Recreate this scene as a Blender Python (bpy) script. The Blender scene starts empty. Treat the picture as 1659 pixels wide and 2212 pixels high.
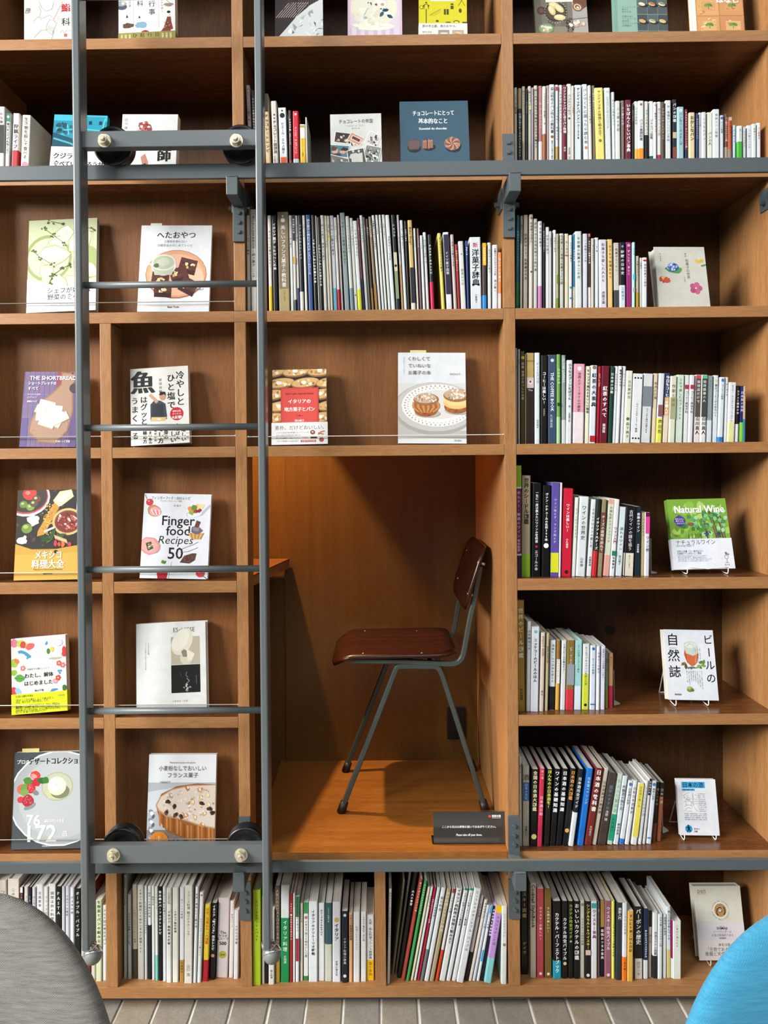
import bpy, bmesh, math, random
from mathutils import Vector, Matrix

# ---------------------------------------------------------------- camera
SC = bpy.context.scene
COL = SC.collection
RND = random.Random(11)
F, D, ZC = 1600.0, 1.81, 1.365          # focal length in px (frame 1659 x 2212), distance to the shelf front, eye height
PPX, PPY = 806.22, 998.17
RM = ((0.9999375, 0.00889216, 0.00677658), (-0.00885612, 0.99994658, -0.00532951), (-0.00682361, 0.00526916, 0.99996284))
cam = bpy.data.cameras.new('camera')
cam.sensor_fit = 'AUTO'; cam.sensor_width = 36.0
cam.lens = F / 2212 * 36
cam.shift_x = (829.5 - PPX) / 2212
cam.shift_y = -(1106 - PPY) / 2212
cam.clip_start = 0.02
camo = bpy.data.objects.new('camera', cam)
COL.objects.link(camo)
r0, r1, r2 = RM
camo.matrix_world = Matrix(((r0[0], -r1[0], -r2[0], 0), (r0[2], -r1[2], -r2[2], -D), (-r0[1], r1[1], r2[1], ZC), (0, 0, 0, 1)))
SC.camera = camo

def ray(px, py):
    a, b = (px - PPX) / F, (py - PPY) / F
    return (RM[0][0]*a + RM[1][0]*b + RM[2][0], RM[0][1]*a + RM[1][1]*b + RM[2][1], RM[0][2]*a + RM[1][2]*b + RM[2][2])

def P(px, py, Y):
    """where the plane at depth Y (0 = front of the bookcase) is met"""
    w = ray(px, py); s = (D + Y) / w[2]
    return Vector((w[0]*s, Y, ZC - w[1]*s))

def PZ(px, py, z):
    """where the level z is met"""
    w = ray(px, py); s = (ZC - z) / w[1]
    return Vector((w[0]*s, w[2]*s - D, z))

# ---------------------------------------------------------------- light
world = bpy.data.worlds.new('room_light'); SC.world = world
world.use_nodes = True
world.node_tree.nodes['Background'].inputs[0].default_value = (0.86, 0.93, 1.0, 1)
world.node_tree.nodes['Background'].inputs[1].default_value = 0.06

def area(name, loc, target, sx, sy, power, color):
    l = bpy.data.lights.new(name, 'AREA'); l.shape = 'RECTANGLE'; l.size = sx; l.size_y = sy
    l.energy = power; l.color = color
    o = bpy.data.objects.new(name, l); COL.objects.link(o)
    o.location = loc
    o.rotation_euler = (Vector(target) - Vector(loc)).to_track_quat('-Z', 'Y').to_euler()
    return o
area('window_daylight', (-6.6, -3.7, 4.1), (0, 0, 1.2), 5.0, 2.2, 1980, (1.0, 0.985, 0.96))
area('skylight_window', (0.6, -4.6, 5.2), (0, 0, 1.2), 5.0, 2.4, 185, (0.95, 0.98, 1.0))  # added fill from high in front to brighten the spines, no real skylight

SC.view_settings.view_transform = 'Standard'
SC.view_settings.look = 'None'
SC.view_settings.gamma = 1.0
SC.view_settings.use_curve_mapping = False
SC.view_settings.exposure = -0.22

# ---------------------------------------------------------------- materials
def s2l(c): return c / 12.92 if c <= 0.04045 else ((c + 0.055) / 1.055) ** 2.4
def hx(h):
    if len(h) == 3: h = h[0]*2 + h[1]*2 + h[2]*2
    return tuple(int(h[i:i+2], 16) / 255 for i in (0, 2, 4))
def lin(h, k=1.0): return tuple(min(1, s2l(c) * k) for c in hx(h)) + (1.0,)

def new_mat(name):
    m = bpy.data.materials.new(name); m.use_nodes = True
    nt = m.node_tree; nt.nodes.clear()
    out = nt.nodes.new('ShaderNodeOutputMaterial'); b = nt.nodes.new('ShaderNodeBsdfPrincipled')
    nt.links.new(b.outputs[0], out.inputs[0])
    return m, nt, b
def nd(nt, t, **kw):
    n = nt.nodes.new(t)
    for k, v in kw.items(): setattr(n, k, v)
    return n
def noise_of(nt, scale, vec_scale=(1, 1, 1), detail=3.0, rough=0.55, coord='Object'):
    tc = nd(nt, 'ShaderNodeTexCoord'); mp = nd(nt, 'ShaderNodeMapping')
    mp.inputs['Scale'].default_value = vec_scale
    nt.links.new(tc.outputs[coord], mp.inputs[0])
    n = nd(nt, 'ShaderNodeTexNoise')
    n.inputs['Scale'].default_value = scale; n.inputs['Detail'].default_value = detail; n.inputs['Roughness'].default_value = rough
    nt.links.new(mp.outputs[0], n.inputs['Vector'])
    return n
def ramp(nt, fac, stops):
    r = nd(nt, 'ShaderNodeValToRGB')
    e = r.color_ramp.elements
    while len(e) < len(stops): e.new(0.5)
    for i, (p, c) in enumerate(stops): e[i].position = p; e[i].color = c
    nt.links.new(fac, r.inputs[0])
    return r
def bump(nt, b, fac, strength, dist):
    n = nd(nt, 'ShaderNodeBump'); n.inputs['Strength'].default_value = strength; n.inputs['Distance'].default_value = dist
    nt.links.new(fac, n.inputs['Height']); nt.links.new(n.outputs[0], b.inputs['Normal'])

def wood(name, dark, mid, light, grain, rough=0.38, spec=0.4):
    """grain: the axis the fibres run along (0 x, 1 y, 2 z)"""
    m, nt, b = new_mat(name)
    sc = [46.0, 46.0, 46.0]; sc[grain] = 2.2
    a = noise_of(nt, 1.0, tuple(sc), 4.0, 0.6)
    sc2 = [430.0, 430.0, 430.0]; sc2[grain] = 34.0
    c = noise_of(nt, 1.0, tuple(sc2), 2.0, 0.5)
    mix = nd(nt, 'ShaderNodeMath', operation='MULTIPLY_ADD')
    nt.links.new(c.outputs['Fac'], mix.inputs[0]); mix.inputs[1].default_value = 0.55
    ma = nd(nt, 'ShaderNodeMath', operation='MULTIPLY'); nt.links.new(a.outputs['Fac'], ma.inputs[0]); ma.inputs[1].default_value = 0.45
    nt.links.new(ma.outputs[0], mix.inputs[2])
    r = ramp(nt, mix.outputs[0], [(0.30, lin(dark)), (0.50, lin(mid)), (0.68, lin(light))])
    nt.links.new(r.outputs[0], b.inputs['Base Color'])
    b.inputs['Roughness'].default_value = rough; b.inputs['Specular IOR Level'].default_value = spec
    bump(nt, b, c.outputs['Fac'], 0.12, 0.0004)
    return m
W_H = wood('oak_board', '845a34', '986b41', 'a6794d', 0, 0.42)
W_V = wood('oak_upright', '845a34', '986b41', 'a6794d', 2, 0.42)
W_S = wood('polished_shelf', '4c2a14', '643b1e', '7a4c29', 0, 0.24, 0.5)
W_K = wood('shade_toned_back_veneer', '38230f', '4a3019', '583b20', 2, 0.5, 0.3)  # veneer colour darkened to carry the shade of the deep compartments
W_F = wood('alcove_floor_wood', '6e4119', '83511f', '95632c', 0, 0.32, 0.5)
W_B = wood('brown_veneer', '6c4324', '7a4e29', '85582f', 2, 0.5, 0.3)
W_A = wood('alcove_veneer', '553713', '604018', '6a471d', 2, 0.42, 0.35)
W_D = wood('dark_seat_wood', '140604', '280d07', '421a0d', 0, 0.28, 0.5)

def steel(name, col, rough=0.5, metal=0.0, wear=None):
    m, nt, b = new_mat(name)
    n = noise_of(nt, 900.0, detail=2.0)
    r = ramp(nt, n.outputs['Fac'], [(0.3, lin(col, 0.85)), (0.7, lin(col, 1.12))])
    last = r.outputs[0]
    if wear:
        n2 = noise_of(nt, 60.0, (1, 1, 1), 6.0, 0.75)
        r2 = ramp(nt, n2.outputs['Fac'], [(0.70, (0, 0, 0, 1)), (0.76, (1, 1, 1, 1))])
        mx = nd(nt, 'ShaderNodeMixRGB'); nt.links.new(r2.outputs[0], mx.inputs[0]); nt.links.new(last, mx.inputs[1]); mx.inputs[2].default_value = lin(wear)
        last = mx.outputs[0]
    nt.links.new(last, b.inputs['Base Color'])
    b.inputs['Roughness'].default_value = rough; b.inputs['Metallic'].default_value = metal
    bump(nt, b, n.outputs['Fac'], 0.1, 0.0003)
    return m
M_GREY = steel('grey_painted_steel', '595f61', 0.3)
M_WORN = steel('worn_grey_steel', '5b6162', 0.42, 0.0, 'a39d92')
M_TRACK = steel('grey_track_steel', '4b5356', 0.4)
M_ZINC = steel('zinc_fastener', 'd2cab2', 0.32, 0.75)
M_BLACKW = steel('black_nylon', '17181a', 0.35)
M_CHROME = steel('chrome', 'e4e6e8', 0.22, 0.9)
M_RUB = steel('grey_rubber', '70746e', 0.5)
M_WIRE = steel('bright_wire', 'c9c4b8', 0.3, 0.8)
M_WWIRE = steel('white_coated_wire', 'd6d6cf', 0.4)
M_CHAIRF = steel('greygreen_chair_steel', '3b4440', 0.42, 0.0, '666a62')
M_BLK = steel('black_plastic', '0c0c0d', 0.5)
M_BOOKEND = steel('cream_metal', 'c2beb0', 0.45)

def fabric(name, a, bcol, s):
    m, nt, b = new_mat(name)
    tc = nd(nt, 'ShaderNodeTexCoord')
    w1 = nd(nt, 'ShaderNodeTexWave', wave_type='BANDS', bands_direction='DIAGONAL'); w1.inputs['Scale'].default_value = s; w1.inputs['Distortion'].default_value = 1.2; w1.inputs['Detail Scale'].default_value = 4
    w2 = nd(nt, 'ShaderNodeTexWave', wave_type='BANDS', bands_direction='Z'); w2.inputs['Scale'].default_value = s * 1.1; w2.inputs['Distortion'].default_value = 1.0; w2.inputs['Detail Scale'].default_value = 4
    for w in (w1, w2): nt.links.new(tc.outputs['Object'], w.inputs[0])
    n = noise_of(nt, 34.0, (1, 1, 9), 5.0, 0.6)
    mu = nd(nt, 'ShaderNodeMath', operation='MULTIPLY'); nt.links.new(w1.outputs['Fac'], mu.inputs[0]); nt.links.new(w2.outputs['Fac'], mu.inputs[1])
    ad = nd(nt, 'ShaderNodeMath', operation='ADD'); nt.links.new(mu.outputs[0], ad.inputs[0]); nt.links.new(n.outputs['Fac'], ad.inputs[1])
    r = ramp(nt, ad.outputs[0], [(0.35, lin(a)), (1.0, lin(bcol))])
    nt.links.new(r.outputs[0], b.inputs['Base Color'])
    b.inputs['Roughness'].default_value = 0.9; b.inputs['Specular IOR Level'].default_value = 0.15
    b.inputs['Sheen Weight'].default_value = 0.15
    bump(nt, b, mu.outputs[0], 0.5, 0.0008)
    return m
M_GFAB = fabric('grey_woven_fabric', '57534c', '8f8c86', 210)
M_BFAB = fabric('sky_blue_knit_fabric', '2b7596', '4696b6', 210)

def brickm(name, a, bcol):
    m, nt, b = new_mat(name)
    n = noise_of(nt, 130.0, (1, 1, 1), 5.0, 0.7)
    n2 = noise_of(nt, 14.0, (1, 1, 1), 3.0, 0.6)
    ad = nd(nt, 'ShaderNodeMath', operation='MULTIPLY_ADD'); nt.links.new(n.outputs['Fac'], ad.inputs[0]); ad.inputs[1].default_value = 0.45
    m2 = nd(nt, 'ShaderNodeMath', operation='MULTIPLY'); nt.links.new(n2.outputs['Fac'], m2.inputs[0]); m2.inputs[1].default_value = 0.55
    nt.links.new(m2.outputs[0], ad.inputs[2])
    r = ramp(nt, ad.outputs[0], [(0.33, lin(a)), (0.62, lin(bcol))])
    nt.links.new(r.outputs[0], b.inputs['Base Color']); b.inputs['Roughness'].default_value = 0.85
    bump(nt, b, n.outputs['Fac'], 0.5, 0.0015)
    return m
M_BRICKS = [brickm('greige_brick', '7a7163', '988f80'), brickm('grey_brick', '736d63', '928b80'), brickm('tan_brick', '7f735f', '9d907d')]
M_MORTAR = brickm('pale_mortar', 'c9c6bd', 'e6e3da')
M_PLINTH = brickm('dark_plinth', '2c2923', '4a463c')
M_WALL = brickm('plaster', 'a8a49a', 'bdb9ae')

CM = {}
def cmat(h):
    """paper or card of one printed colour"""
    h = ''.join(c*2 for c in h) if len(h) == 3 else h
    if h not in CM:
        m, nt, b = new_mat('paper_' + h)
        n = noise_of(nt, 45.0, (1, 1, 1), 2.0)
        r = ramp(nt, n.outputs['Fac'], [(0.3, lin(h, 0.75)), (0.7, lin(h, 0.83))])
        nt.links.new(r.outputs[0], b.inputs['Base Color'])
        b.inputs['Roughness'].default_value = 0.42; b.inputs['Specular IOR Level'].default_value = 0.35
        CM[h] = m
    return CM[h]
def inkm():
    m, nt, b = new_mat('printed_ink')
    a = nd(nt, 'ShaderNodeVertexColor', layer_name='Col')
    nt.links.new(a.outputs[0], b.inputs['Base Color'])
    b.inputs['Roughness'].default_value = 0.42; b.inputs['Specular IOR Level'].default_value = 0.3
    return m
M_INK = inkm()
def pagem(name, a, bcol):
    m, nt, b = new_mat(name)
    n = noise_of(nt, 1.0, (1500, 3, 3), 2.0, 0.6)
    r = ramp(nt, n.outputs['Fac'], [(0.35, lin(a)), (0.6, lin(bcol))])
    nt.links.new(r.outputs[0], b.inputs['Base Color']); b.inputs['Roughness'].default_value = 0.8
    return m
M_PAGE = [pagem('white_page_edges', 'b5aea0', 'ddd8cc'), pagem('cream_page_edges', 'a39478', 'd0c3a8')]
def pagem2():
    m, nt, b = new_mat('page_block')
    n = noise_of(nt, 1.0, (3, 1500, 3), 2.0, 0.6)
    r = ramp(nt, n.outputs['Fac'], [(0.35, lin('b0a998')), (0.6, lin('dcd7ca'))])
    nt.links.new(r.outputs[0], b.inputs['Base Color']); b.inputs['Roughness'].default_value = 0.8
    return m
M_PAGE2 = pagem2()
def clearm():
    m, nt, b = new_mat('clear_acrylic')
    b.inputs['Base Color'].default_value = (0.97, 0.98, 0.98, 1); b.inputs['Roughness'].default_value = 0.03
    b.inputs['Transmission Weight'].default_value = 1.0; b.inputs['IOR'].default_value = 1.2
    return m
M_CLEAR = clearm()

# ---------------------------------------------------------------- mesh helpers
def link(name, verts, faces, mats, parent=None, fm=None, smooth=False, cols=None):
    me = bpy.data.meshes.new(name)
    me.from_pydata(verts, [], faces)
    for m in (mats if isinstance(mats, (list, tuple)) else [mats]): me.materials.append(m)
    if fm: me.polygons.foreach_set('material_index', fm)
    if smooth: me.polygons.foreach_set('use_smooth', [True] * len(me.polygons))
    if cols:
        a = me.color_attributes.new('Col', 'FLOAT_COLOR', 'POINT')
        a.data.foreach_set('color', [c for v in cols for c in v])
    me.update()
    o = bpy.data.objects.new(name, me); COL.objects.link(o)
    if parent is not None: o.parent = parent
    return o

class MB:
    def __init__(s): s.v = []; s.f = []; s.m = []; s.k = 0
    def add(s, vs, fs):
        n = len(s.v); s.v += [tuple(v) for v in vs]; s.f += [tuple(i + n for i in f) for f in fs]; s.m += [s.k] * len(fs); return s
    def box(s, x0, x1, y0, y1, z0, z1):
        return s.add([(x0,y0,z0),(x1,y0,z0),(x1,y1,z0),(x0,y1,z0),(x0,y0,z1),(x1,y0,z1),(x1,y1,z1),(x0,y1,z1)],
                     [(0,3,2,1),(4,5,6,7),(0,1,5,4),(1,2,6,5),(2,3,7,6),(3,0,4,7)])
    def bbox(s, x0, x1, y0, y1, z0, z1, b):
        """box with chamfered edges"""
        bm = bmesh.new()
        bmesh.ops.create_cube(bm, size=1.0)
        for v in bm.verts: v.co = ((x0+x1)/2 + v.co.x*(x1-x0), (y0+y1)/2 + v.co.y*(y1-y0), (z0+z1)/2 + v.co.z*(z1-z0))
        bmesh.ops.bevel(bm, geom=bm.edges[:], offset=b, segments=2, affect='EDGES', profile=0.6)
        bm.verts.index_update()
        s.add([v.co[:] for v in bm.verts], [[v.index for v in f.verts] for f in bm.faces]); bm.free(); return s
    def prism(s, poly, z0, z1):
        n = len(poly)
        vs = [(x, y, z0) for x, y in poly] + [(x, y, z1) for x, y in poly]
        return s.add(vs, [tuple(range(n))[::-1], tuple(range(n, 2*n))] + [(i, (i+1) % n, n + (i+1) % n, n + i) for i in range(n)])
    def cyl(s, p0, p1, r, n=16, r2=None):
        p0, p1 = Vector(p0), Vector(p1); d = (p1 - p0).normalized(); u = d.orthogonal().normalized(); w = d.cross(u); r2 = r if r2 is None else r2
        a = [2*math.pi*i/n for i in range(n)]
        vs = [p0 + (u*math.cos(t) + w*math.sin(t))*r for t in a] + [p1 + (u*math.cos(t) + w*math.sin(t))*r2 for t in a]
        return s.add(vs, [tuple(range(n))[::-1], tuple(range(n, 2*n))] + [(i, (i+1) % n, n + (i+1) % n, n + i) for i in range(n)])
    def sweep(s, path, prof, up):
        """a profile (list of (a, b)) along a path; up: the fixed side vector"""
        path = [Vector(p) for p in path]; up = Vector(up); n = len(prof); vs = []; fs = []
        for i, p in enumerate(path):
            t = (path[min(i+1, len(path)-1)] - path[max(i-1, 0)]).normalized(); sd = up.cross(t).normalized()
            k = 1.0
            if 0 < i < len(path)-1:
                c = (path[i+1]-p).normalized().dot((p-path[i-1]).normalized()); k = 1/max(0.5, math.sqrt((1+c)/2))
            vs += [p + up*a + sd*b*k for a, b in prof]
        for i in range(len(path)-1):
            for j in range(n): fs.append((i*n+j, i*n+(j+1) % n, (i+1)*n+(j+1) % n, (i+1)*n+j))
        fs += [tuple(range(n))[::-1], tuple(range((len(path)-1)*n, len(path)*n))]
        return s.add(vs, fs)
    def tube(s, path, r, n=8):
        path = [Vector(p) for p in path]; vs = []; fs = []; u = None
        for i, p in enumerate(path):
            t = (path[min(i+1, len(path)-1)] - path[max(i-1, 0)]).normalized()
            u = t.orthogonal().normalized() if u is None else (u - t*u.dot(t)).normalized()
            w = t.cross(u)
            vs += [p + (u*math.cos(2*math.pi*j/n) + w*math.sin(2*math.pi*j/n))*r for j in range(n)]
        for i in range(len(path)-1):
            for j in range(n): fs.append((i*n+j, i*n+(j+1) % n, (i+1)*n+(j+1) % n, (i+1)*n+j))
        fs += [tuple(range(n))[::-1], tuple(range((len(path)-1)*n, len(path)*n))]
        return s.add(vs, fs)
    def lathe(s, prof, c, axis, n=24):
        """prof: (distance along axis, radius)"""
        c = Vector(c); d = Vector(axis).normalized(); u = d.orthogonal().normalized(); w = d.cross(u); vs = []; fs = []; m = len(prof)
        for i in range(n):
            t = 2*math.pi*i/n; q = u*math.cos(t) + w*math.sin(t)
            vs += [c + d*a + q*max(r, 1e-5) for a, r in prof]
        for i in range(n):
            for j in range(m-1): fs.append((i*m+j, i*m+j+1, ((i+1) % n)*m+j+1, ((i+1) % n)*m+j))
        return s.add(vs, fs)
    def obj(s, name, mats, parent=None, smooth=False, loc=None):
        o = link(name, s.v, s.f, mats, parent, s.m if isinstance(mats, (list, tuple)) else None, smooth)
        if loc is not None: o.location = loc
        return o

def tag(o, label=None, cat=None, group=None, kind=None):
    for k, v in (('label', label), ('category', cat), ('group', group), ('kind', kind)):
        if v: o[k] = v
    return o
def empty(name, loc=(0, 0, 0)):
    o = bpy.data.objects.new(name, None); COL.objects.link(o); o.location = loc; o.empty_display_size = 0.05; return o

# ---------------------------------------------------------------- the setting: floor of bricks, wall behind
FLOOR = 0.0
fl = MB().box(-1.7, 1.7, -2.6, 0.055, -0.06, -0.0022).obj('floor', M_MORTAR); tag(fl, kind='structure')
proto = {}
pitch, L = 0.0931, 0.213
for r in range(5):
    for i in range(-17, 18):
        k = RND.randrange(3)
        if k not in proto:
            b = MB().bbox(-0.0432, 0.0432, -0.102, 0.102, -0.04, 0.0, 0.0022); proto[k] = b.obj('brick', M_BRICKS[k], fl); o = proto[k]
        else:
            o = proto[k].copy(); COL.objects.link(o)
        o.location = (-0.0525 + i*pitch + (RND.random()-0.5)*0.002, -0.048 - r*L, (RND.random()-0.6)*0.003)
        o.rotation_euler = (0, 0, (RND.random()-0.5)*0.012)
tag(MB().box(-1.7, 1.7, 0.62, 0.70, -0.06, 2.9).obj('wall_back', M_WALL), kind='structure')
tag(MB().box(-0.985, 0.97, 0.056, 0.075, 0.0, ZC - 1.3235).obj('baseboard_front', M_PLINTH), kind='structure')

# ---------------------------------------------------------------- bookcase
H = lambda zr: ZC + zr
B = {0: (1.372, 1.345), 1: (1.0312, 1.0047), 2: (0.7025, 0.6750), 3: (0.3625, 0.3356), 4: (0.0316, 0.0054), 5: (-0.2974, -0.3261),
     6: (-0.6311, -0.6583), 7: (-0.9650, -0.9920), 8: (-1.2956, -1.3235)}
XA, XB, XL, XC = (-0.3486, -0.3209), (0.3087, 0.3370), (-0.6789, -0.6512), (-0.0186, 0.0084)
XR, XE = (0.9620, 0.9900), (-1.0100, -0.9820)
DEEP, SHAL, ALC = 0.276, 0.078, 0.555
case = empty('bookcase', (0, 0, 0))
tag(case, 'floor-to-ceiling orange-brown wooden bookcase with cubbyholes along the wall', 'bookcase')
def part(name, m, *b, bev=0.0012): return MB().bbox(*b, bev).obj(name, m, case)
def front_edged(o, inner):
    """lighter wood tone on the face towards the room, darker tone on the rest"""
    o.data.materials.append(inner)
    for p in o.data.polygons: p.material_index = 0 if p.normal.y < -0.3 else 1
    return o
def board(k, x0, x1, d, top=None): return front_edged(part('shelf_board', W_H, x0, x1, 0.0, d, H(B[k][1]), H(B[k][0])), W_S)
e = 0.0003
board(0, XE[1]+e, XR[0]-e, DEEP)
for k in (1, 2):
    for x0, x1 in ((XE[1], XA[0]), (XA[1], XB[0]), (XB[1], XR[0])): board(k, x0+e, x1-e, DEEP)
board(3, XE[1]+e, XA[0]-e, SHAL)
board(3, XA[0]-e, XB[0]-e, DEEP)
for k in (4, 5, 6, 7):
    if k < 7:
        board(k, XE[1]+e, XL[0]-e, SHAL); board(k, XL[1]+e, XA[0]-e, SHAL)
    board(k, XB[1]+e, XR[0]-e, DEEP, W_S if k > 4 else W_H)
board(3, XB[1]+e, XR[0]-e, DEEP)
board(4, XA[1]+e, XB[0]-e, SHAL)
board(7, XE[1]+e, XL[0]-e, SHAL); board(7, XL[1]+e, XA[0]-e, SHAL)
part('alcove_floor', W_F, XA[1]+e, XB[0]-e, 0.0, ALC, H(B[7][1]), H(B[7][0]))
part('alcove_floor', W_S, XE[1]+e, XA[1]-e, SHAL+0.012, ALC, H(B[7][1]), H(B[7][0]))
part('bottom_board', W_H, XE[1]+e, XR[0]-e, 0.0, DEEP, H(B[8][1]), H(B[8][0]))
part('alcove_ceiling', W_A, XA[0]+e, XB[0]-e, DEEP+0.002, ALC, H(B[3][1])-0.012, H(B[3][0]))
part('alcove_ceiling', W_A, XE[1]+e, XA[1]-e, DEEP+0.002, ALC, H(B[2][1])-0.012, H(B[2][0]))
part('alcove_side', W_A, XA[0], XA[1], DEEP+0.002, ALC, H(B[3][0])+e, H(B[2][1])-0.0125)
def upright(x, z0, z1, d): return part('upright_panel', W_V, x[0], x[1], -0.0006, d, z0, z1)
zb = lambda k: H(B[k][0]) + e
zt = lambda k: H(B[k][1]) - e
upright(XA, zb(3), H(1.39), DEEP); upright(XA, zb(7), zt(3), SHAL); upright(XA, zb(8), zt(7), DEEP)
upright(XB, zb(3), H(1.39), DEEP); upright(XB, zb(8), zt(7), DEEP); upright(XB, zt(7), zb(3)-2*e, ALC)
upright(XL, zb(7), zt(3), SHAL); upright(XL, zb(8), zt(7), DEEP)
upright(XC, zb(8), zt(7), DEEP)
upright(XR, 0.03, H(1.39), 0.617); upright(XE, 0.03, H(1.39), 0.617)
part('top_panel', W_H, XE[0], XR[1], 0.0, 0.617, H(1.391), H(1.41))  # out-of-view panel added to stop light entering behind the case
def back(m, x0, x1, z0, z1, y): return part('back_panel', m, x0-0.002, x1+0.002, y, y+0.010, z0-0.002, z1+0.002, bev=0.0006)
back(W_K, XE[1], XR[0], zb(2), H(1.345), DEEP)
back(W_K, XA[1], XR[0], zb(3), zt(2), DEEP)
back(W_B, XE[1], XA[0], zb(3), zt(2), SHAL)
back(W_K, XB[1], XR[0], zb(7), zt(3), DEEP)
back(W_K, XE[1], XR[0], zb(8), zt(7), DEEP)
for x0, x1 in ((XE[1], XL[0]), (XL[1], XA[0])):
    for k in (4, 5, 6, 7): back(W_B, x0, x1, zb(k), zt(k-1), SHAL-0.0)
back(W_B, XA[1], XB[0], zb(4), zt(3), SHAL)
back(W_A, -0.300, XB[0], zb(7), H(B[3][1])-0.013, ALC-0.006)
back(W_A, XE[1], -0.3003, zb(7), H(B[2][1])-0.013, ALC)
g = MB().lathe([(0, 0.0), (0, 0.0125), (-0.002, 0.0125), (-0.002, 0.0085), (0.0005, 0.008), (0.0005, 0)], P(1317, 1362, DEEP-0.0005), (0, 1, 0))
g.obj('cable_grommet', M_BLK, case)
# retaining wires across the display cubbyholes
def wire(px, py0, x0, x1):
    z = P(px, py0, 0.008).z
    w = MB().tube([(x0, 0.008, z), (x1, 0.008, z)], 0.0012, 8).cyl((x0, 0.008, z), (x0+0.004, 0.008, z), 0.0022, 8).cyl((x1-0.004, 0.008, z), (x1, 0.008, z), 0.0022, 8)
    w.obj('retaining_wire', M_WIRE, case)
wire(300, 653, XE[1], XA[0])
for y in (943, 1236.5, 1523, 1813):
    wire(100, y+0.5, XE[1], XL[0]); wire(380, y-0.5, XL[1], XA[0])
wire(830, 941, XA[1], XB[0])

# desk inside the alcove
desk = empty('alcove_desk', (-0.6, 0.4, H(-0.317)))
tag(desk, 'wooden desk corner half hidden behind the ladder inside the alcove', 'desk')
zt_ = 0.0
poly = [(-0.285, ALC-0.012), (-0.978, ALC-0.012), (-0.978, 0.10), (-0.366, 0.10)]
poly = [(x+0.6, y-0.4) for x, y in poly]
MB().prism(poly[::-1], -0.004, 0.0).obj('desk_top', W_S, desk)
ins = [(poly[0][0]-0.001, poly[0][1]), poly[1], poly[2], (poly[3][0]-0.001, poly[3][1]+0.001)]
MB().prism(ins[::-1], -0.030, -0.0042).obj('desk_edge', W_H, desk)
MB().bbox(-0.376, -0.36, -0.28, 0.14, -(0.965-0.317), -0.0302, 0.001).obj('desk_support', W_V, desk)
# warm lamp hidden high in the alcove, over the desk
lp = bpy.data.lights.new('alcove_lamp', 'POINT'); lp.energy = 165; lp.color = (1.0, 0.68, 0.32); lp.shadow_soft_size = 0.018
lo = bpy.data.objects.new('alcove_lamp', lp); COL.objects.link(lo); lo.location = (-0.555, 0.349, H(0.645))

# power outlet low on the alcove wall
c = P(985, 1560, ALC-0.007)
ot = empty('power_outlet', c); tag(ot, 'black power outlet plate on the alcove wall behind the chair', 'outlet')
MB().bbox(-0.029, 0.029, -0.007, 0.0, -0.052, 0.052, 0.003).obj('cover_plate', M_BLK, ot)
for dz in (-0.018, 0.018): MB().bbox(-0.013, 0.013, -0.0095, -0.0071, dz-0.012, dz+0.012, 0.001).obj('socket', M_BLACKW, ot)

# ---------------------------------------------------------------- ladder tracks with their brackets
def rr(x0, x1, y0, y1, r, n=4):
    """rounded rectangle outline"""
    o = []
    for cx, cy, a0 in ((x1-r, y0+r, -90), (x1-r, y1-r, 0), (x0+r, y1-r, 90), (x0+r, y0+r, 180)):
        for i in range(n+1):
            a = math.radians(a0 + 90*i/n); o.append((cx + r*math.cos(a), cy + r*math.sin(a)))
    return o
def hexbolt(c, r, h, n=6):
    return MB().cyl((c[0], c[1], c[2]), (c[0], c[1]-h, c[2]), r, n).cyl((c[0], c[1]-h, c[2]), (c[0], c[1]-h*1.18, c[2]), r*0.62, 12)
def track(name, label, py0, py1, brk):
    z1, z0 = P(829, py0, -0.08).z, P(829, py1, -0.08).z
    t = empty(name, (0, -0.075, z0)); tag(t, label, 'ladder track', 'steel tracks that the ladder rolls on')
    MB().bbox(XE[0], XR[1], -0.005, 0.005, 0, z1-z0, 0.0012).obj('track_bar', M_TRACK, t)
    if name: MB().box(XE[0], XR[1], -0.0046, 0.0046, z1-z0, z1-z0+0.0004).obj('worn_top_edge', M_WORN, t)
    for xw, plates, arm in brk:
        x0, x1 = xw[0]+0.0005, xw[1]-0.0005
        pz0, pz1 = arm
        a = MB().bbox(x0, x1, -0.0135, 0.0735, pz0-z0, pz1-z0, 0.0015); a.k = 0
        ao = a.obj('bracket_arm', M_TRACK, t)
        if pz1 > z0: ao.location.z = 0
        wl = MB().lathe([(-0.013, 0.0), (-0.012, 0.002), (0.0, 0.0026), (0.012, 0.002), (0.013, 0)], ((x0+x1)/2, -0.0128, pz1-z0-0.001), (1, 0, 0), 10); wl.obj('weld_bead', M_TRACK, t)
        for gx in (x0-0.0045, x1+0.0005):
            MB().bbox(gx, gx+0.004, 0.0748, 0.125, pz0-z0-0.012, min(pz1-z0-0.005, (H(B[7][1]) if pz1 < ZC else H(B[2][1]))-z0-0.001), 0.0008).obj('side_plate', M_TRACK, t)
            s = -1 if gx < x0 else 1
            bx = gx if s < 0 else gx+0.004
            MB().cyl((bx, 0.10, pz0-z0+0.006), (bx+s*0.012, 0.10, pz0-z0+0.006), 0.006, 6).obj('side_bolt', M_TRACK, t)
        for za, zb_, bolts in plates:
            pl = MB().bbox(x0-0.0006, x1+0.0006, 0.068, 0.0742, za-z0, zb_-z0, 0.0008).obj('bracket_plate', M_TRACK, t)
            for bz in bolts: hexbolt(((x0+x1)/2+0.0008, 0.0679, bz-z0), 0.0052, 0.0042).obj('bolt', M_TRACK, pl)
    return t
zz = lambda px, py, Y=-0.006: P(px, py, Y).z
up2 = [(zz(1098, 513), zz(1098, 432), [zz(1098, y, -0.01) for y in (451, 471.5, 492)]), (zz(1098, 352), zz(1098, 289), [zz(1098, y, -0.01) for y in (307, 328)])]
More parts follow.
